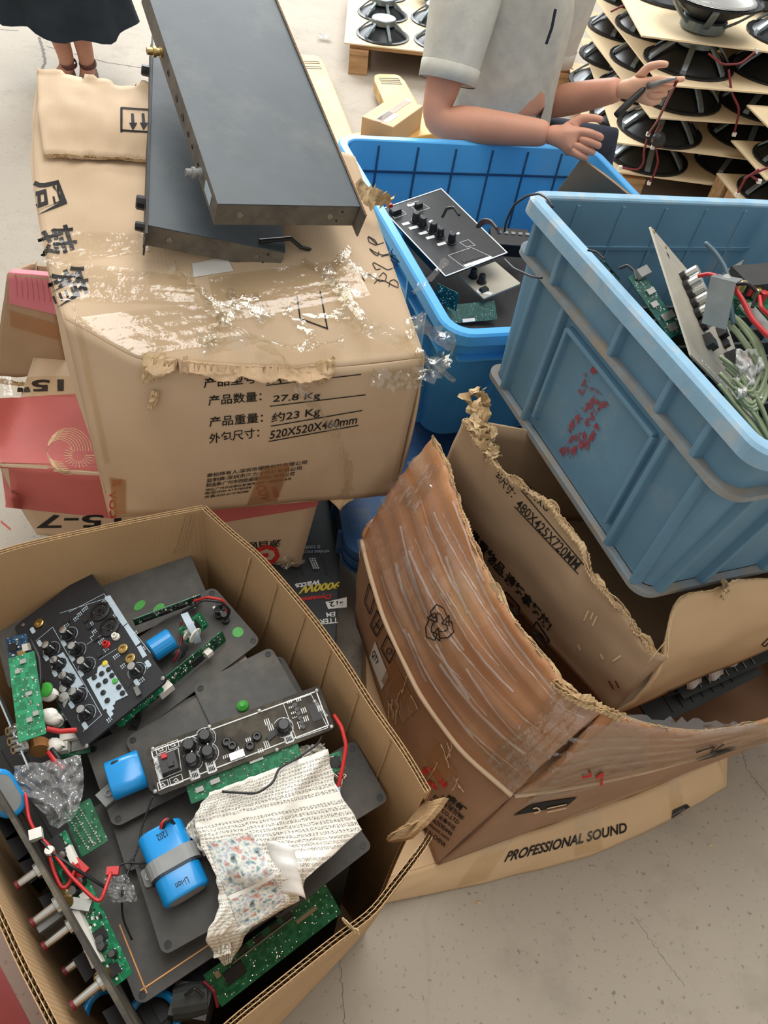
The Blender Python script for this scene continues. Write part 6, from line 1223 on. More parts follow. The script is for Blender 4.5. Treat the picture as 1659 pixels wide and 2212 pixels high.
# ================================================================== contents of the faded crate
t = thing('heatsink_block', 'dark finned block at the bottom of the faded crate', 'heatsink', MC)
mb = MB(); mb.box((.33, .30, .09), (.50, .46, .16)); mb.build('base', M_['dusk'], t)
for k in range(12): mb = MB(); mb.box((.12+.04*k, .30, .185), (.006, .44, .035)); mb.build('fin', M_['dusk'], t)
t, M, L, Hh = plate('bare_control_panel', 'bare grey control panel with six silver knobs leaning out of the faded crate', W(1494, 768, .97), W(1652, 930, .80), D(1405, 488, 1.203), 'gray_panel', .003, .003, 'panel', holes=False)
for px, py in ((1477, 600), (1483, 619), (1491, 636), (1499, 656), (1507, 678), (1518, 702)):
    x, y = PL(M, px-3, py+2); mb = MB(); mb.lathe([(.011, 0), (.011, .007), (.0095, .008)], 18, (x, y, .0004), flute=.05); k = mb.build('knob', M_['knob'], t); mb = MB(); mb.lathe([(.0088, .008), (.0092, .010), (.0088, .026), (.006, .028)], 20, (x, y, .0004), flute=.08); mb.build('cap', M_['steel'], k)
for px, py, a, b_, c in ((1524, 740, .012, .024, .012), (1534, 746, .012, .018, .010), (1552, 722, .014, .020, .014), (1562, 745, .010, .014, .010), (1575, 790, .016, .044, .022), (1548, 705, .010, .010, .010)):
    x, y = PL(M, px, py); mb = MB(); mb.tbox((x, y, c/2), (a, b_, c), .9); mb.build('socket_block', M_['knob'], t)
x, y = PL(M, 1583, 790); mb = MB(); mb.tbox((x, y, .026), (.010, .010, .014), .85); mb.build('red_terminal', M_['red_w'], t)
for px, py in ((1437, 534), (1585, 818), (1412, 500), (1640, 912)):
    x, y = PL(M, px, py); mb = MB(); mb.lathe([(.0035, 0), (.003, .0014)], 9, (x, y, .0002)); mb.build('screw', M_['brass'], t)
x, y = PL(M, 1443, 552); mb = MB(); mb.box((x, y, .0004), (.006, .010, .0006)); mb.build('cutout', M_['chip'], t)
iw2 = M_['ink_white']
for q in ([(1420, 520), (1465, 590), (1478, 584)], [(1510, 770), (1560, 830), (1640, 905)], [(1530, 760), (1600, 840)]): pline(t, M, 'printed_line', q, .0012, iw2)
for k in range(9): x, y = PL(M, 1520+k*13, 785+k*14); mb = MB(); mb.tube([(x+.006*math.cos(a*.6), y+.004*math.sin(a*.6), .0006) for a in range(11)], .0006, 4); mb.build('printed_ring', iw2, t)
board('crate_board', 'bottle green circuit board behind the bare grey panel in the faded crate', W(1447, 732, .95), W(1476, 716, .955), W(1386, 583, 1.0), 'green_deep', 41, 60, flat=True, conns=((.5, .12, .016, .012, .003, 'steel'), (.7, .28, .022, .012, .003, 'steel'), (.4, .5, .012, .009, .003, 'steel'), (.7, .68, .014, .009, .003, 'steel'), (.85, .95, .02, .014, .01, 'grey_pl')))
board('crate_board', 'thin dark board standing upright by the near rim of the faded crate', W(1325, 590, .95), W(1338, 605, .95), W(1298, 558, .985), 'green_deep', 43, 10)
dwire('crate_cable', [(1338, 580, 1.13), (1355, 573, 1.12), (1370, 585, 1.11), (1375, 605, 1.1)], .0022, 'black_w', 'short black cable arching beside the bottle green board')
dwire('crate_cable', [(1270, 540, 1.15), (1290, 545, 1.14), (1305, 560, 1.13)], .0018, 'black_w', 'thin black cable end at the near rim of the faded crate')
dwire('crate_cable', [(1524, 525, 1.10), (1545, 545, 1.09), (1565, 575, 1.08), (1577, 610, 1.07), (1580, 670, 1.06), (1585, 700, 1.06)], .0035, 'teal_w', 'slate grey cable standing up out of the faded crate')
dwire('crate_cable', [(1508, 596, 1.08), (1530, 592, 1.07), (1548, 596, 1.06)], .003, 'red_w', 'short red cable between silver knobs and metal bracket')
dwire('crate_cable', [(1582, 615, 1.06), (1605, 650, 1.05), (1625, 690, 1.04), (1655, 722, 1.03), (1690, 745, 1.02)], .0038, 'red_w', 'thick red cable running down right from the metal bracket')
dwire('crate_cable', [(1585, 614, 1.07), (1615, 612, 1.06), (1635, 630, 1.06), (1625, 665, 1.06)], .0026, 'black_w', 'black cable looping beside the thick red cable')
dwire('crate_cable', [(1640, 640, 1.06), (1644, 665, 1.05), (1660, 680, 1.05)], .003, 'red_w', 'short red cable at the right picture edge')
rs = random.Random(17); gct = thing('green_cable_coil', 'tangled coil of grey-green cable at the right of the faded crate', 'cable', D(1610, 760, 1.06))
for k in range(18):
    o = rs.uniform(-1, 1); dx, dy = rs.uniform(-8, 10), rs.uniform(-8, 10)
    pts = [(1545+dx, 652+dy+k*3, 1.08), (1590+dx, 680+dy+k*5, 1.07), (1635+dx, 730+dy+k*8, 1.06), (1652+dx, 790+dy+k*9, 1.055), (1630+dx-k, 850+dy+k*6, 1.05), (1590+dx, 800+k*9, 1.06)] if k < 8 else [(1560+dx, 770+(k-8)*12, 1.07), (1600+dx, 800+(k-8)*16, 1.06), (1640+dx, 860+(k-8)*14, 1.05), (1680, 960+(k-8)*8, 1.04)]
    dwire('loop', pts, .0032, 'green_w', None, 36, parent=gct)
t = thing('metal_bracket', 'folded galvanised bracket with a screw hole in the faded crate', 'bracket', D(1570, 620, 1.06))
p1, p2, p3, p4 = D(1545, 592, 1.07), D(1605, 604, 1.05), D(1590, 612, 1.03), D(1535, 598, 1.04)
mb = MB(); mb.sheet(lambda s, v: lerp(lerp(p4, p3, s), lerp(p1, p2, s), v), 4, 4, .002); mb.sheet(lambda s, v: lerp(lerp(p4, p3, s), lerp(p4, p3, s)+V((.01, -.02, -.06)), v), 4, 4, .002); mb.build('plate', M_['galv'], t, world=True)
mb = MB(); mb.lathe([(.006, 0), (.005, .002), (.002, .002)], 12, D(1570, 600, 1.047), (0, -.3, 1)); mb.build('screw', M_['dullsteel'], t, world=True)
t = thing('dark_transformer_block', 'dark block of transformer parts with red bits at the back of the faded crate', 'transformer', D(1640, 620, 1.1))
mb = MB(); c = D(1645, 622, 1.12); mb.box(c, (.10, .05, .05), Matrix.Rotation(.4, 3, 'Z')); mb.build('core', M_['chip'], t, world=True); mb = MB(); c2 = D(1630, 660, 1.1); mb.box(c2, (.07, .04, .02), Matrix.Rotation(-.4, 3, 'Z')); mb.build('terminal_board', M_['green_dk'], t, world=True)
for k in range(4): mb = MB(); mb.lathe([(.006, 0), (.006, .014), (.004, .015)], 10, D(1600+k*14, 628+k*7, 1.09)); mb.build('terminal', (M_['brass'], M_['red_w'])[k % 2], t, world=True)
t = thing('black_flap_piece', 'pointed black plastic piece sticking up at the back of the faded crate', 'plastic piece', D(1590, 570, 1.14))
mb = MB(); a, b_, c = D(1560, 590, 1.14), D(1608, 562, 1.14), D(1580, 612, 1.12); mb.sheet(lambda s, v: lerp(a, lerp(b_, c, v), s), 6, 4, .003); mb.build('sheet', M_['black2'], t, world=True)
t = thing('grey_metal_strip', 'long grey metal strip crossing under the cables in the faded crate', 'metal strip', D(1630, 710, 1.05)); mb = MB(); a, b_ = D(1595, 660, 1.07), D(1690, 770, 1.03); mb.sheet(lambda s, v: lerp(a, b_, s)+V((.02*v, .012*v, 0)), 6, 2, .003); mb.build('strip', M_['dullsteel'], t, world=True)
t = thing('plastic_bag', 'crumpled translucent white plastic bag among the green cables', 'bag', D(1620, 800, 1.06))
def bagf(s, v): return D(1590+60*s+6*nz(s*5, v*5, 1), 755+105*v+6*nz(s*5, v*5, 4), 1.055+.02*nz(s*4, v*4, 2)+.012*nz(s*9, v*9, 3)+.02*(s-.5)**2)
mb = MB(); mb.sheet(bagf, 24, 30, .0008); mb.build('film', M_['bag'], t, world=True)
# ================================================================== background: pallet, speakers, worker, woman, pallet truck
def skin_body(name, J, E, mat, parent, sub=2):
    """one continuous surface grown round a skeleton J: name -> (pos, radius)"""
    names = list(J); me = bpy.data.meshes.new(name); me.from_pydata([tuple(J[n][0]) for n in names], [(names.index(a), names.index(b)) for a, b in E], [])
    o = bpy.data.objects.new(name, me); COL.objects.link(o); sk = o.modifiers.new('skin', 'SKIN'); sk.use_smooth_shade = True
    for i, n in enumerate(names):
        r = J[n][1]; me.skin_vertices[0].data[i].radius = r if isinstance(r, tuple) else (r, r)
    me.skin_vertices[0].data[0].use_root = True
    sb = o.modifiers.new('sub', 'SUBSURF'); sb.levels = sub; bpy.context.view_layer.update()
    m2 = bpy.data.meshes.new_from_object(o.evaluated_get(bpy.context.evaluated_depsgraph_get())); bpy.data.objects.remove(o)
    top = parent
    while top.parent: top = top.parent
    m2.transform(top.matrix_basis.inverted()); m2.materials.clear(); m2.materials.append(mat); m2.polygons.foreach_set('use_smooth', [True]*len(m2.polygons))
    m2.name = name; o = bpy.data.objects.new(name, m2); COL.objects.link(o); o.parent = parent; return o
def ellring(c, ax, side, a, b, n=28, fold=0, seed=0, ff=7):
    ax = V(ax).normalized(); side = V(side); side = (side-ax*side.dot(ax)).normalized(); up = ax.cross(side); out = []
    for k in range(n):
        th = 6.28318*k/n; w_ = 1+fold*nz(math.cos(th)*ff*.35+seed, math.sin(th)*ff*.35, seed); out.append(V(c)+side*(a*w_*math.cos(th))+up*(b*w_*math.sin(th)))
    return out
# ------------------------------------------------------------------ seated worker
wk = thing('person', 'worker in a pale grey short sleeved shirt seated behind the blue tote', 'person', (.25, 2.5, 0))
# joints
sh_n = WY(1015, -45, 2.36); el_n = WY(938, 262, 2.22); wr_n = WY(1190, 290, 2.16); ha_n = WY(1280, 318, 2.12)
sh_f = WY(1235, -60, 2.62); el_f = WY(1150, 230, 2.62); wr_f = WY(1345, 192, 2.42); 
chest = WY(1110, 10, 2.52); belly = WY(1085, 190, 2.50); pel = WY(1062, 330, 2.50)
neck = chest+V((.02, -.01, .20)); head = neck+V((.03, -.05, .13)); crown = head+V((.0, .0, .10))
kn_n = pel+V((.30, -.16, .02)); an_n = V((kn_n.x+.02, kn_n.y-.02, .08)); to_n = an_n+V((.16, -.04, -.04))
kn_f = pel+V((.34, .10, .02)); an_f = V((kn_f.x+.02, kn_f.y, .08)); to_f = an_f+V((.16, .0, -.04))
J = {'pelvis': (pel, .125), 'belly': (belly, .125), 'chest': (chest, .13), 'clav': (chest+V((0, 0, .10)), .09), 'neck': (neck, .055), 'jaw': (neck+V((.02, -.03, .06)), .065), 'head': (head, .092), 'crown': (crown, .07),
     'sn': (sh_n, .062), 'an1': (lerp(sh_n, el_n, .5), .054), 'en': (el_n, .054), 'fn': (lerp(el_n, wr_n, .35), .052), 'fn2': (lerp(el_n, wr_n, .75), .042), 'wn': (wr_n, .034),
     'sf': (sh_f, .06), 'af1': (lerp(sh_f, el_f, .5), .052), 'ef': (el_f, .054), 'ff': (lerp(el_f, wr_f, .3), .053), 'ff2': (lerp(el_f, wr_f, .75), .043), 'wf': (wr_f, .034),
     'hn': (pel+V((.06, -.09, -.02)), .095), 'kn': (kn_n, .065), 'cn': (lerp(kn_n, an_n, .35), .06), 'akn': (an_n, .042), 'tn': (to_n, .035),
     'hf': (pel+V((.06, .09, -.02)), .095), 'kf': (kn_f, .065), 'cf': (lerp(kn_f, an_f, .35), .06), 'akf': (an_f, .042), 'tf': (to_f, .035)}
E_ = [('pelvis', 'belly'), ('belly', 'chest'), ('chest', 'clav'), ('clav', 'neck'), ('neck', 'jaw'), ('jaw', 'head'), ('head', 'crown'), ('clav', 'sn'), ('sn', 'an1'), ('an1', 'en'), ('en', 'fn'), ('fn', 'fn2'), ('fn2', 'wn'), ('clav', 'sf'), ('sf', 'af1'), ('af1', 'ef'), ('ef', 'ff'), ('ff', 'ff2'), ('ff2', 'wf'),
      ('pelvis', 'hn'), ('hn', 'kn'), ('kn', 'cn'), ('cn', 'akn'), ('akn', 'tn'), ('pelvis', 'hf'), ('hf', 'kf'), ('kf', 'cf'), ('cf', 'akf'), ('akf', 'tf')]
skin_body('body', J, E_, M_['skin2'], wk)
def hand(P, wr, fwd, back, side, sc, mat, curl, thumb_out=True, nm='hand'):
    """palm plus five separate fingers; fwd towards knuckles, back = back of the hand, side towards the thumb"""
    fwd = V(fwd).normalized(); back = V(back); back = (back-fwd*back.dot(fwd)).normalized(); side = back.cross(fwd); 
    if side.dot(V(P['thumb'])) < 0: side = -side
    c = lambda f, s, b: wr+fwd*f*sc+side*s*sc+back*b*sc
    J = {'root': (c(.035, 0, .0), (.030*sc, .022*sc)), 'w': (c(-.03, 0, 0), .028*sc)}; E = [('w', 'root')]
    for i, (s, ln) in enumerate(((.030, .9), (.010, 1.0), (-.010, .95), (-.028, .75))):
        cu = curl[i]; k0 = c(.085-.004*abs(i-1), s, .004); d = fwd.copy(); J['m%d' % i] = (lerp(c(.035, s*.6, 0), k0, .55), (.014*sc, .013*sc)); J['k%d' % i] = (k0, .0115*sc); E += [('root', 'm%d' % i), ('m%d' % i, 'k%d' % i)]
        p = k0; a = 0; prev = 'k%d' % i
        for j, l in enumerate((.042*ln, .027*ln, .021*ln)):
            a += cu[j]; dd = fwd*math.cos(a)-back*math.sin(a); p = p+dd*l*sc; n = 'f%d%d' % (i, j); J[n] = (p, (.0098, .0088, .0076)[j]*sc); E.append((prev, n)); prev = n
    t0 = c(.03, .032, -.006); t1 = t0+(fwd*.6+side*.75-back*.1).normalized()*.034*sc; t2 = t1+(fwd*.93+side*.25+back*.05).normalized()*.032*sc; t3 = t2+(fwd*.98+side*.05+back*.1).normalized()*.026*sc
    for n, p, r in (('t0', t0, .015), ('t1', t1, .0125), ('t2', t2, .0105), ('t3', t3, .0085)): J[n] = (p, r*sc)
    E += [('root', 't0'), ('t0', 't1'), ('t1', 't2'), ('t2', 't3')]
    return skin_body(nm, J, E, mat, P['parent'], 2)
up = V((0, 0, 1))
fw = (WY(1440, 200, 2.36)-wr_f)
hand({'parent': wk, 'thumb': WY(1440, 130, 2.40)-WY(1400, 190, 2.4)}, wr_f+fw.normalized()*.012, fw, V((-.1, -.95, .1)), up, 1.0, M_['skin'], [(.25, .35, .2), (.7, 1.0, .6), (.95, 1.2, .7), (1.1, 1.2, .7)], nm='hand')
hand({'parent': wk, 'thumb': V((0, .2, 1))}, wr_n+(ha_n-wr_n).normalized()*.012, ha_n-wr_n, V((0, -.9, .4)), up, 1.0, M_['skin2'], [(.6, .9, .6), (.7, 1.0, .6), (.8, 1.0, .6), (.9, 1.0, .6)], nm='hand')
# shirt
fr = (WY(1235, -60, 2.62)-WY(1015, -45, 2.36)).normalized()
side_t = V((1, .15, 0))
R = []
ctr = [(WY(1062, 345, 2.5), .155, .135), (WY(1068, 300, 2.5), .16, .14), (WY(1080, 220, 2.5), .158, .142), (WY(1095, 130, 2.5), .158, .145), (WY(1110, 40, 2.51), .165, .15), (WY(1122, -30, 2.52), .16, .165), (chest+V((.01, 0, .10)), .12, .18), (chest+V((.015, 0, .145)), .085, .12), (chest+V((.02, -.005, .165)), .07, .075)]
for i, (c, a, b) in enumerate(ctr): R.append(ellring(c, up, side_t, a, b, 40, .10 if i < 5 else .03, 2+i*.35, 9))
mb = MB(); mb.loft(R); shirt = mb.build('shirt', M_['shirt'], wk, world=True, smooth=True, sub=1)
def sleeve(a, b, ra, rb, nm='sleeve'):
    a, b = V(a), V(b); d = b-a; mb = MB(); sd = V((1, -.3, .1)); rings = [ellring(a-d*.12, d, sd, ra*.85, ra*.85, 24), ellring(a, d, sd, ra, ra, 24), ellring(a+d*.35, d, sd, lerp(ra, rb, .3), lerp(ra, rb, .3), 24, .08, 3), ellring(a+d*.75, d, sd, lerp(ra, rb, .8), lerp(ra, rb, .8), 24, .10, 5), ellring(b, d, sd, rb, rb*.98, 24, .03, 6), ellring(b+d*.005, d, sd, rb*.95, rb*.93, 24, .03, 6), ellring(b-d*.08, d, sd, rb*.90, rb*.88, 24)]
    mb.loft(rings); s = mb.build(nm, M_['shirt'], shirt, world=True, smooth=True, sub=1)
    mb = MB(); mb.loft([ellring(b-d*.17, d, sd, rb*1.03, rb*1.03, 24, .03, 6), ellring(b-d*.165, d, sd, rb*1.05, rb*1.05, 24, .03, 6), ellring(b+d*.004, d, sd, rb*1.04, rb*1.02, 24, .03, 6), ellring(b+d*.006, d, sd, rb*1.0, rb*.98, 24, .03, 6)]); mb.build('cuff', M_['shirt'], shirt, world=True, smooth=True)
sleeve(sh_n, WY(966, 176, 2.26), .098, .078); sleeve(sh_f, lerp(sh_f, el_f, .62), .095, .080)
mb = MB(); q0 = WY(1204, -10, 2.40); q1 = WY(1188, 70, 2.39)
mb.tube([WY(1200, 20, 2.355), WY(1192, 60, 2.352), WY(1180, 95, 2.35)], .004, 6); mb.build('placket_slit', M_['trouser'], shirt, world=True)
# trousers
mb = MB(); mb.loft([ellring(pel+V((0, 0, .09)), up, side_t, .15, .14, 28), ellring(pel+V((.01, 0, -.02)), up, side_t, .165, .17, 28, .04), ellring(pel+V((.03, 0, -.10)), up, side_t, .15, .17, 28, .04), ellring(pel+V((.03, 0, -.125)), up, side_t, .10, .12, 28)]); tr = mb.build('trousers', M_['trouser'], wk, world=True, smooth=True)
for h_, k_, a_ in ((J['hn'][0], kn_n, an_n), (J['hf'][0], kn_f, an_f)):
    d = k_-h_; mb = MB(); s = V((0, 0, 1)); mb.loft([ellring(h_, d, s, .105, .105, 20), ellring(lerp(h_, k_, .6), d, s, .09, .09, 20, .05), ellring(k_+d*.05, d+V((0, 0, -.2)), s+V((.5, 0, 0)), .078, .078, 20), ellring(lerp(k_, a_, .3), a_-k_, V((1, 0, 0)), .075, .075, 20, .05), ellring(lerp(k_, a_, .92), a_-k_, V((1, 0, 0)), .065, .065, 20, .05)]); mb.build('trouser_leg', M_['trouser'], tr, world=True, smooth=True)
# hair and face above the frame
mb = MB(); mb.grid(lambda u, v: head+V((.0, .012, .03))+V((.105*math.cos(6.283*u)*math.sin(1.75*v), .115*math.sin(6.283*u)*math.sin(1.75*v), .115*math.cos(1.75*v)))*(1+.04*nz(u*30, v*8)), 28, 12); mb.build('hair', M_['hair'], wk, world=True, smooth=True)
ff_ = V((.85, -.5, 0)).normalized(); sd = V((.5, .85, 0)).normalized()
mb = MB(); mb.tbox(head+ff_*.098+V((0, 0, -.01)), (.022, .026, .04), .6); mb.build('nose', M_['skin2'], wk, world=True, smooth=True)
for s in (-1, 1):
    mb = MB(); mb.lathe([(.002, 0), (.010, .003), (.008, .008), (.002, .010)], 12, head+ff_*.085+sd*(.034*s)+V((0, 0, .012)), ff_); mb.build('eye', M_['white_pl'], wk, world=True, smooth=True)
    mb = MB(); mb.lathe([(.012, 0), (.024, .006), (.018, .012)], 12, head+sd*(.090*s), sd*s); mb.build('ear', M_['skin2'], wk, world=True, smooth=True)
mb = MB(); mb.box(head+ff_*.092+V((0, 0, -.05)), (.010, .045, .010), Matrix.Rotation(-.53, 3, 'Z')); mb.build('mouth', M_['pink_card'], wk, world=True)
for a_, d_ in ((an_n, to_n-an_n), (an_f, to_f-an_f)):
    mb = MB(); dd = V((d_.x, d_.y, 0)).normalized(); c = V((a_.x, a_.y, 0)); mb.loft([[c-dd*.07+V((0, 0, .002))+q for q in rrect3(.05)] for rrect3 in ()]) if 0 else None
    pts = lambda k, z, w: [c+dd*x*k+V((-dd.y, dd.x, 0))*y*w+V((0, 0, z)) for x, y in ((-.08, -.03), (-.09, 0), (-.08, .03), (.05, .045), (.14, .04), (.18, 0), (.14, -.04), (.05, -.045))]
    mb.loft([pts(1, 0, 1), pts(1, .03, 1), pts(.9, .06, .85), pts(.6, .10, .6)], caps=True); mb.build('shoe', M_['knob'], wk, world=True, smooth=False)
t = thing('stool', 'low wooden stool under the seated worker', 'stool', (pel.x, pel.y, 0)); zs = pel.z-.13
mb = MB(); mb.box((0, 0, zs-.02), (.32, .28, .04)); mb.build('seat', M_['wood'], t, bevel=.004)
for sx_ in (-1, 1):
    for sy_ in (-1, 1): mb = MB(); mb.box((sx_*.12, sy_*.10, (zs-.04)/2), (.04, .04, zs-.04)); mb.build('leg', M_['wood'], t)
# tool in the far hand: black gripped wire cutter
hc = wr_f+fw.normalized()*.075
t = thing('wire_cutter', 'black handled wire cutter held in the hand of the worker', 'tool', hc)
a, b_ = WY(1395, 188, 2.38), WY(1330, 250, 2.34); mb = MB(); mb.tube([lerp(a, b_, s/8) for s in range(9)], [.006, .008, .009, .010, .0105, .011, .011, .0105, .009], 10); mb.build('handle', M_['black_w'], t, world=True, smooth=True)
a2, b2 = WY(1398, 186, 2.37), WY(1462, 168, 2.34); mb = MB(); mb.tube([lerp(a2, b2, s/6) for s in range(7)], [.008, .009, .008, .007, .006, .005, .003], 8); mb.build('jaw', M_['dullsteel'], t, world=True, smooth=True)
# ------------------------------------------------------------------ standing woman
f1, f2 = W(146, 168, .02), W(196, 168, .02)
wm = thing('person', 'standing person in a long black skirt and brown shoes at the upper left', 'person', (lerp(f1, f2, .5).x, f1.y, 0))
c0 = lerp(f1, f2, .5); c0 = V((c0.x-.03, c0.y, 0))
a1 = W(148, 140, .10); a2 = W(190, 140, .10); hip = c0+V((-.06, .06, .92))
J = {'pelvis': (hip, .13), 'waist': (hip+V((0, 0, .18)), .11), 'chest': (hip+V((0, 0, .38)), .125), 'neckb': (hip+V((0, 0, .52)), .06), 'neck': (hip+V((0, 0, .58)), .048), 'head': (hip+V((0, -.02, .70)), .088), 'crown': (hip+V((0, 0, .79)), .06)}
E_ = [('pelvis', 'waist'), ('waist', 'chest'), ('chest', 'neckb'), ('neckb', 'neck'), ('neck', 'head'), ('head', 'crown')]
for i, (an, ft, s) in enumerate(((a1, f1, -1), (a2, f2, 1))):
    hp = hip+V((.085*s, 0, -.05)); kn = V((lerp(hp.x, an.x, .5), lerp(hp.y, an.y, .5)-.02, .50)); cf = lerp(kn, an, .35)
    for n, p, r in (('h%d' % i, hp, .085), ('k%d' % i, kn, .056), ('c%d' % i, cf, .056), ('a%d' % i, an, .036), ('f%d' % i, V((ft.x+.01*s, ft.y-.07, .035)), .036), ('t%d' % i, V((ft.x+.02*s, ft.y-.15, .025)), .03)): J[n] = (p, r)
    E_ += [('pelvis', 'h%d' % i), ('h%d' % i, 'k%d' % i), ('k%d' % i, 'c%d' % i), ('c%d' % i, 'a%d' % i), ('a%d' % i, 'f%d' % i), ('f%d' % i, 't%d' % i)]
    sh = hip+V((.19*s, .01, .46)); el = sh+V((.05*s, .0, -.28)); wr = el+V((-.02*s, -.10, -.22)); hd = wr+V((-.01*s, -.05, -.08))
    for n, p, r in (('s%d' % i, sh, .052), ('e%d' % i, el, .040), ('w%d' % i, wr, .028), ('x%d' % i, hd, .03)): J[n] = (p, r)
    E_ += [('neckb', 's%d' % i), ('s%d' % i, 'e%d' % i), ('e%d' % i, 'w%d' % i), ('w%d' % i, 'x%d' % i)]
skin_body('body', J, E_, M_['skin2'], wm)
hz_ = W(150, 95, .26).z
def hem(th): return .255+.012*math.sin(3*th+1)+.018*nz(math.cos(th)*2, math.sin(th)*2)
mb = MB(); rings = []
ckk = W(150, 95, .26); hemc = V((c0.x+.02, c0.y+.03, 0))
for q, (a, b) in enumerate(((.29, .25), (.27, .23), (.24, .21), (.21, .18), (.17, .14), (.135, .115))):
    zz = lerp(.26, 1.06, q/5); cc = lerp(hemc, V((hip.x, hip.y, 0)), q/5); ring = []
    for k in range(48):
        th = 6.28318*k/48; w_ = 1+(.10*(1-q/5))*math.sin(th*7+q*.2)+.05*nz(math.cos(th)*3, math.sin(th)*3, q); ring.append(cc+V((a*w_*math.cos(th), b*w_*math.sin(th), zz+(hem(th)-.26 if q == 0 else 0))))
    rings.append(ring)
mb.loft(rings); mb.build('skirt', M_['skirt'], wm, world=True, smooth=True)
mb = MB(); mb.loft([ellring(hip+V((0, 0, z)), up, (1, 0, 0), a, b, 28, .03) for z, a, b in ((.08, .145, .125), (.2, .135, .12), (.36, .155, .135), (.47, .17, .11), (.53, .08, .08))]); top_ = mb.build('blouse', M_['skirt'], wm, world=True, smooth=True)
for s in (-1, 1): sh = hip+V((.19*s, .01, .46)); el = sh+V((.05*s, .0, -.28)); mb = MB(); mb.loft([ellring(lerp(sh, el, q), el-sh, (1, 0, 0), r, r, 18, .03) for q, r in ((-.1, .06), (.1, .07), (.6, .062), (.8, .058))]); mb.build('sleeve', M_['skirt'], top_, world=True, smooth=True)
hc_ = hip+V((0, -.01, .71)); mb = MB(); mb.grid(lambda u, v: hc_+V((.10*math.cos(6.283*u)*math.sin(1.9*v), .02+.105*math.sin(6.283*u)*math.sin(1.9*v), .11*math.cos(1.9*v)))*(1+.03*nz(u*30, v*8)), 24, 12); mb.build('hair', M_['hair'], wm, world=True, smooth=True)
for ft, s in ((f1, -1), (f2, 1)):
    mb = MB(); c = V((ft.x+.01*s, ft.y-.05, 0)); dd = V((.15*s, -1, 0)).normalized(); pts = lambda k, z, w: [c+dd*x*k+V((-dd.y, dd.x, 0))*y*w+V((0, 0, z)) for x, y in ((-.09, -.025), (-.10, 0), (-.09, .025), (.03, .04), (.11, .033), (.14, 0), (.11, -.033), (.03, -.04))]
    mb.loft([pts(1, .001, 1), pts(1, .022, 1.02), pts(.97, .05, .9), pts(.75, .062, .6)], caps=True); sh_ = mb.build('shoe', M_['shoe'], wm, world=True, smooth=False)
    mb = MB(); mb.lathe([(.038, -.01), (.040, 0), (.038, .01)], 18, V(((a1 if s < 0 else a2).x, (a1 if s < 0 else a2).y, .105)), (0, -.2, 1), caps=False); mb.build('ankle_strap', M_['shoe'], sh_, world=True)
# ------------------------------------------------------------------ loudspeaker drivers
def make_driver(label, group, R=.15):
    t = thing('loudspeaker_driver', label, 'speaker', Matrix(), group); hh = .088*R/.15
    mb = MB(); mb.lathe([(R, 0), (R, .006), (R*.9, .008), (R*.86, .004), (R*.86, 0)], 28, caps=False); mb.build('frame_ring', M_['spk'], t, smooth=False)
    mb = MB(); mb.lathe([(R*.88, .006), (R*.72, hh*.30), (R*.40, hh*.62), (R*.20, hh*.66)], 28, caps=False); mb.build('basket_shell', M_['spk'], t, smooth=True)
    for k in range(6):
        a = k*1.0472; c, s = math.cos(a), math.sin(a); sd = V((-s, c, 0)); mb = MB(); rr = [(R*.93, .006), (R*.70, hh*.42), (R*.44, hh*.74)]
        mb.loft([[V((c*r, s*r, z))+sd*.010, V((c*r, s*r, z))-sd*.010, V((c*(r-.004), s*(r-.004), z+.012))-sd*.008, V((c*(r-.004), s*(r-.004), z+.012))+sd*.008] for r, z in rr], caps=True); mb.build('spoke', M_['magnet'], t)
    mb = MB(); mb.lathe([(R*.42, hh*.66), (R*.46, hh*.70), (R*.46, hh*.98), (R*.43, hh*1.02)], 24); mb.build('magnet', M_['magnet'], t, smooth=False)
    mb = MB(); mb.lathe([(R*.87, .002), (R*.82, -.004), (R*.76, .004), (R*.3, hh*.42), (R*.26, hh*.30), (R*.02, hh*.24)], 28, caps=False); mb.build('cone', M_['cone'], t, smooth=True)
    mb = MB(); mb.box((R*.62, .01, hh*.5), (.02, .03, .008)); mb.build('terminal_tag', M_['brass'], t); return t
proto = make_driver('round black loudspeaker driver magnet up', 'drivers', .15)
used = [False]
def driver(x, y, z, up_=True, label='', group='', sc=1.0, rot=0, tilt=0):
    Mx = Matrix.Translation((x, y, z)) @ Matrix.Rotation(tilt, 4, 'X') @ Matrix.Rotation(rot, 4, 'Z')
    if not up_: Mx = Mx @ Matrix.Translation((0, 0, .092*sc)) @ Matrix.Rotation(math.pi, 4, 'X')
    Mx = Mx @ Matrix.Scale(sc, 4)
    if not used[0]: used[0] = True; proto.matrix_basis = Mx; proto['label'] = label; proto['group'] = group; return proto
    return copy_tree(proto, Mx, None, label, group)
rs = random.Random(23)
# pallet with drivers, top centre
def pallet(name, label, o, xd, yd, Lx, Ly, n=6):
    M = frame(o, V(o)+V(xd), V(o)+V(yd)); t = thing(name, label, 'pallet', M)
    for k in range(n): mb = MB(); y = Ly*(k+.5)/n; mb.box((Lx/2, y, .128), (Lx, Ly/n*.72, .020)); mb.build('deck_board', M_['wood'], t)
    for x in (.05, Lx/2, Lx-.05):
        mb = MB(); mb.box((x, Ly/2, .107), (.10, Ly, .020)); mb.build('bearer', M_['wood'], t)
        for y in (.06, Ly/2, Ly-.06): mb = MB(); mb.box((x, y, .055), (.10, .11, .084)); mb.build('block', M_['wood'], t)
        mb = MB(); mb.box((x, Ly/2, .007), (.10, Ly, .013)); mb.build('bottom_board', M_['wood'], t)
    return t, M
o0 = W(752, 160, 0); xd = V((W(905, 205, 0)-o0)); xd = V((xd.x, xd.y, 0)).normalized(); yd = V((-xd.y, xd.x, 0)); 
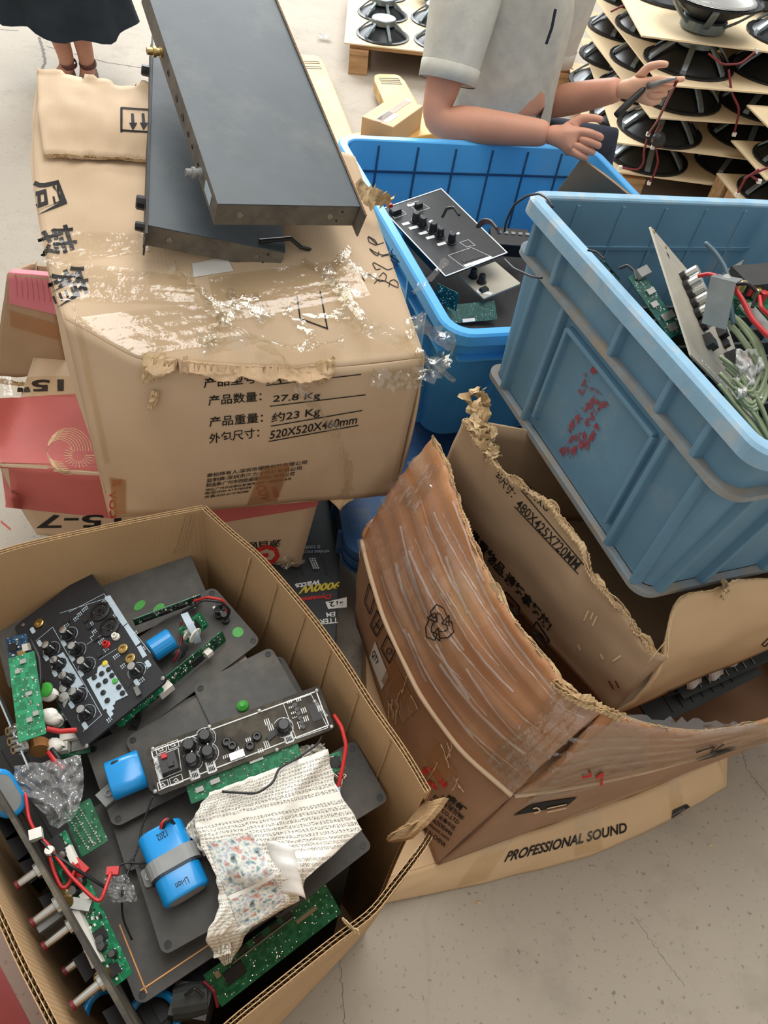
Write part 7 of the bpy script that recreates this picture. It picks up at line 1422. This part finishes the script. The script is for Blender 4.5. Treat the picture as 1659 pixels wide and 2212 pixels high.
yd = (W(690, 30, 0)-o0); yd = V((yd.x, yd.y, 0)).normalized()
xd = V((.992, .12, 0)); yd = V((-.12, .992, 0))
t, Mp = pallet('wooden_pallet', 'wooden pallet carrying loudspeaker drivers behind the worker', o0, xd, yd, 1.2, 1.2)
sh = MB(Mp); sh.box((.58, .62, .142), (1.22, 1.22, .006)); tag(sh.build('plywood_sheet', M_['ply'], None), 'pale plywood sheet under the drivers on the far pallet', 'sheet')
pos = [(.17, .50), (.17, .17), (.47, .50), (.48, .17), (.48, .84), (.80, .17), (.80, .52), (.17, .84), (.80, .88), (1.08, .2)]
pl_labels = ['driver second along the left side of the far pallet', 'driver at the near left corner of the far pallet', 'driver in the middle of the far pallet', 'driver at the near edge of the far pallet', 'driver behind the middle one on the far pallet', 'driver partly behind the shirt on the far pallet', 'driver deep behind the shirt on the far pallet', 'farthest driver on the left side of the far pallet', 'farthest right driver on the far pallet', 'driver at the near right of the far pallet']
for i, q in enumerate(pos):
    p = Mp @ V((q[0], q[1], .146)); driver(p.x, p.y, p.z, i not in (4,), 'black loudspeaker '+pl_labels[i], 'drivers on the far pallet', .95, rs.uniform(0, 1))
# stack at the right
so = V((.79, 3.36, 0)); sxd = V((W(1659, 171, .64)-W(1449, 111, .64))); sxd = V((sxd.x, sxd.y, 0)).normalized(); syd = V((W(1325, 0, .64)-W(1449, 111, .64))); syd = V((syd.x, syd.y, 0)).normalized(); sxd = V((.985, .17, 0)); syd = V((-.17, .985, 0))
SM = frame(so, so+sxd, so+syd); syo = (SM.inverted().to_3x3() @ syd)
t, _ = pallet('wooden_pallet', 'wooden pallet under the tall stack of loudspeakers at the right', so+V((.02, .02, 0)), sxd, syd, 1.25, 1.2)
lev = [.142, .272, .402, .532, .662]
nm_l = ['lowest', 'second', 'third', 'fourth', 'top']
for li, z in enumerate(lev):
    jx, jy = rs.uniform(-.03, .03), rs.uniform(-.03, .03); sh = MB(SM); sh.box((.60+jx, .58+jy, z-.004), (1.26, 1.24, .006), Matrix.Rotation(rs.uniform(-.12, .10), 3, 'Z')); tag(sh.build('plywood_sheet', M_['ply'], None), nm_l[li]+' plywood sheet of the speaker stack, counted from the floor', 'sheet', 'plywood sheets of the stack')
    for a in range(3):
        for b in range(3):
            x, y = .18+.40*a+rs.uniform(-.02, .02), .18+.40*b+rs.uniform(-.02, .02); p = SM @ V((x, y, z))
            upw = not (li == 4 and (a, b) in ((0, 0), (1, 1), (2, 1), (1, 2)))
            row = ('front row', 'middle row', 'rear row')[b]; cl = ('left', 'middle', 'right')[a]
            driver(p.x, p.y, z, upw, 'black loudspeaker driver, %s of the %s, %s sheet of the tall stack' % (cl, row, nm_l[li]), 'drivers in the tall stack', 1.25 if upw else 1.3, rs.uniform(0, 1))
# nearer sheets of the neighbouring stack at the right edge
c0 = W(1590, 424, .2); c1 = W(1535, 357, .2); yd2 = (c1-c0); yd2.z = 0; dep2 = .33; yd2.normalize(); xd2 = V((yd2.y, -yd2.x, 0)); so2 = V((c0.x, c0.y, 0))-yd2*.13; S2 = frame(so2, so2+xd2, so2+yd2)
for li, z in enumerate((.20, .34, .48)):
    sh = MB(S2); sh.box((.45, dep2/2, z-.004), (.9, dep2, .006)); tag(sh.build('plywood_sheet', M_['ply'], None), ('lowest', 'middle', 'upper')[li]+' plywood sheet of the nearer stack at the right edge', 'sheet', 'plywood sheets of the nearer stack')
    for a in range(2):
        p = S2 @ V((.19+.40*a, dep2/2, z)); driver(p.x, p.y, z, True, 'black driver, %s one on the %s sheet of the nearer right stack' % (('left', 'right')[a], ('lowest', 'middle', 'upper')[li]), 'drivers in the nearer stack', 1.05, rs.uniform(0, 1))
t = thing('wooden_pallet', 'low wooden pallet base under the nearer stack at the right edge', 'pallet', S2)
for k in range(3): mb = MB(); mb.box((.45, .05+(dep2-.1)*k/2, .097), (.9, .08, .19)); mb.build('bearer', M_['wood'], t)
# red leads hanging over the stack edge
leads = [[(1462, 175, 2.35), (1440, 220, 2.55), (1420, 262, 3.0), (1400, 290, 3.33)], [(1398, 300, 3.34), (1390, 330, 3.32), (1392, 350, 3.32), (1380, 368, 3.33), (1340, 362, 3.34)], [(1418, 322, 3.34), (1422, 350, 3.33), (1412, 380, 3.33), (1402, 395, 3.34)], [(1428, 270, 3.36), (1412, 290, 3.33), (1436, 300, 3.33), (1432, 318, 3.33), (1410, 318, 3.34)], [(1574, 150, 3.40), (1580, 200, 3.37), (1598, 235, 3.37), (1586, 290, 3.38)], [(1640, 366, 2.98), (1610, 385, 2.98), (1592, 420, 2.98)], [(1659, 362, 2.98), (1620, 378, 2.98), (1640, 392, 2.98)], [(1530, 115, 3.38), (1560, 140, 3.36), (1600, 138, 3.36), (1634, 110, 3.4)], [(1320, 25, 3.9), (1350, 10, 3.85), (1385, -5, 3.85)]]
ll = ['hanging from the cutter down the stack edge', 'drooping loop at the lowest sheet', 'short one at the corner of the lower sheets', 'curl around a small black plug', 'long one crossing the third and fourth sheets', 'slanting over the nearer stack', 'forked end on the nearer stack', 'curved across the top front driver', 'rising over the top sheet near the shirt']
for p, l in zip(leads, ll):
    q = spath([WY(*k) for k in p], 24); mb = MB(); mb.tube([q(i/24) for i in range(25)], .0045, 6); t = thing('speaker_lead', 'thin dark red lead '+l, 'wire', q(.5), 'red leads on the stack'); mb.build('cord', M_['dkred_w'], t, world=True, smooth=True)
    mb = MB(); mb.box(q(1), (.014, .014, .014)); mb.build('end_tip', M_['white_pl'], t, world=True)
t = thing('lead_plug', 'round black plug hanging with red leads at the stack corner', 'plug', WY(1422, 302, 3.31)); mb = MB(); mb.lathe([(.02, -.02), (.028, -.01), (.03, .01), (.018, .025)], 16, WY(1422, 302, 3.31), (.3, -.8, .3)); mb.build('plug_body', M_['knob'], t, world=True, smooth=False)
# ------------------------------------------------------------------ hand pallet truck
pj = thing('pallet_truck', 'yellow hand pallet truck with two worn forks on the concrete', 'pallet truck', (-.5, 3.6, 0))
def fork(tip, heel, wd0, wd1):
    tip, heel = V(tip), V(heel); d = (tip-heel); d.z = 0; L = d.length; d.normalize(); s = V((-d.y, d.x, 0)); mb = MB(); R = []
    for q, wk_, h in ((0, 1, .07), (.5, 1, .065), (.88, 1, .055), (.97, .85, .04), (1, .5, .03)):
        c = V((heel.x, heel.y, 0))+d*(L*q); w_ = lerp(wd0, wd1, q)*wk_; R.append([c+s*w_/2+V((0, 0, .082)), c-s*w_/2+V((0, 0, .082)), c-s*w_/2+V((0, 0, .082-h)), c+s*w_/2+V((0, 0, .082-h))])
    mb.loft(R, caps=True); f = mb.build('fork', M_['jack'], pj, world=True, bevel=.006)
    for q in (.90, .84):
        c = V((heel.x, heel.y, .0825))+d*(L*q); mb = MB(); 
        for sg in (-1, 1): mb.box(c+d*.012*sg, (.1, .004, .003), Matrix.Rotation(math.atan2(s.y, s.x), 3, 'Z'))
        mb.box(c+s*.05, (.026, .004, .003), Matrix.Rotation(math.atan2(d.y, d.x), 3, 'Z')); mb.box(c-s*.05, (.026, .004, .003), Matrix.Rotation(math.atan2(d.y, d.x), 3, 'Z')); mb.build('slot', M_['knob'], f, world=True)
    return f
tip1, tip2 = W(662, 118, .08), W(835, 160, .08); he1 = W(735, 330, .08); he2 = W(905, 300, .08)
fork(tip1, he1, .18, .16); fork(tip2, he2, .18, .16)
cb = lerp(he1, he2, .5); db = (he1-he2); mb = MB(); mb.box((cb.x, cb.y-.05, .10), (db.length+.2, .12, .09), Matrix.Rotation(math.atan2(db.y, db.x), 3, 'Z')); mb.build('cross_frame', M_['jack'], pj, world=True, bevel=.005)
mb = MB(); mb.lathe([(.035, -.05), (.09, -.05), (.09, .05), (.035, .05)], 20, (cb.x, cb.y-.2, .09), (1, .2, 0)); mb.build('wheel', M_['knob'], pj, world=True)
# small carton between the forks and the worker
t = thing('small_carton', 'small tan carton with a pale label behind the blue tote', 'carton', frame(W(836, 292, .20), W(900, 246, .20), W(800, 268, .20))); 
mb = MB(); mb.box((.14, .05, -.02), (.28, .15, .12)); mb.build('box_body', M_['card_flat'], t, bevel=.003); mb = MB(); mb.box((.07, .04, .0405), (.10, .06, .001)); mb.build('label', M_['paper'], t); mb = MB(); mb.box((.15, .05, .0405), (.3, .03, .001)); mb.build('tape_strip', M_['tape_brown'], t)
t = MB(); pc_ = W(700, 80, .015); t.grid(lambda u, v: pc_+V((.07*(u-.5)+.01*nz(u*5, v*5), .05*(v-.5), .02*abs(nz(u*4, v*4, 3)))), 12, 12); tag(t.build('plastic_scrap', M_['bag'], None), 'small scrap of clear plastic on the floor by the far pallet', 'scrap')
for (px, py, l) in ((582, 1950, 'pale splinter on the concrete right of the open carton'), (1535, 1826, 'tiny yellow chip on the concrete right of the lettered carton')):
    q = W(px-300 if 0 else px, py, .002); q = W(1034, 1950, .002) if px == 582 else q; m_ = MB(); m_.tbox(q, (.010, .004, .003), .6); tag(m_.build('floor_chip', M_['card_edge'], None), l, 'debris')
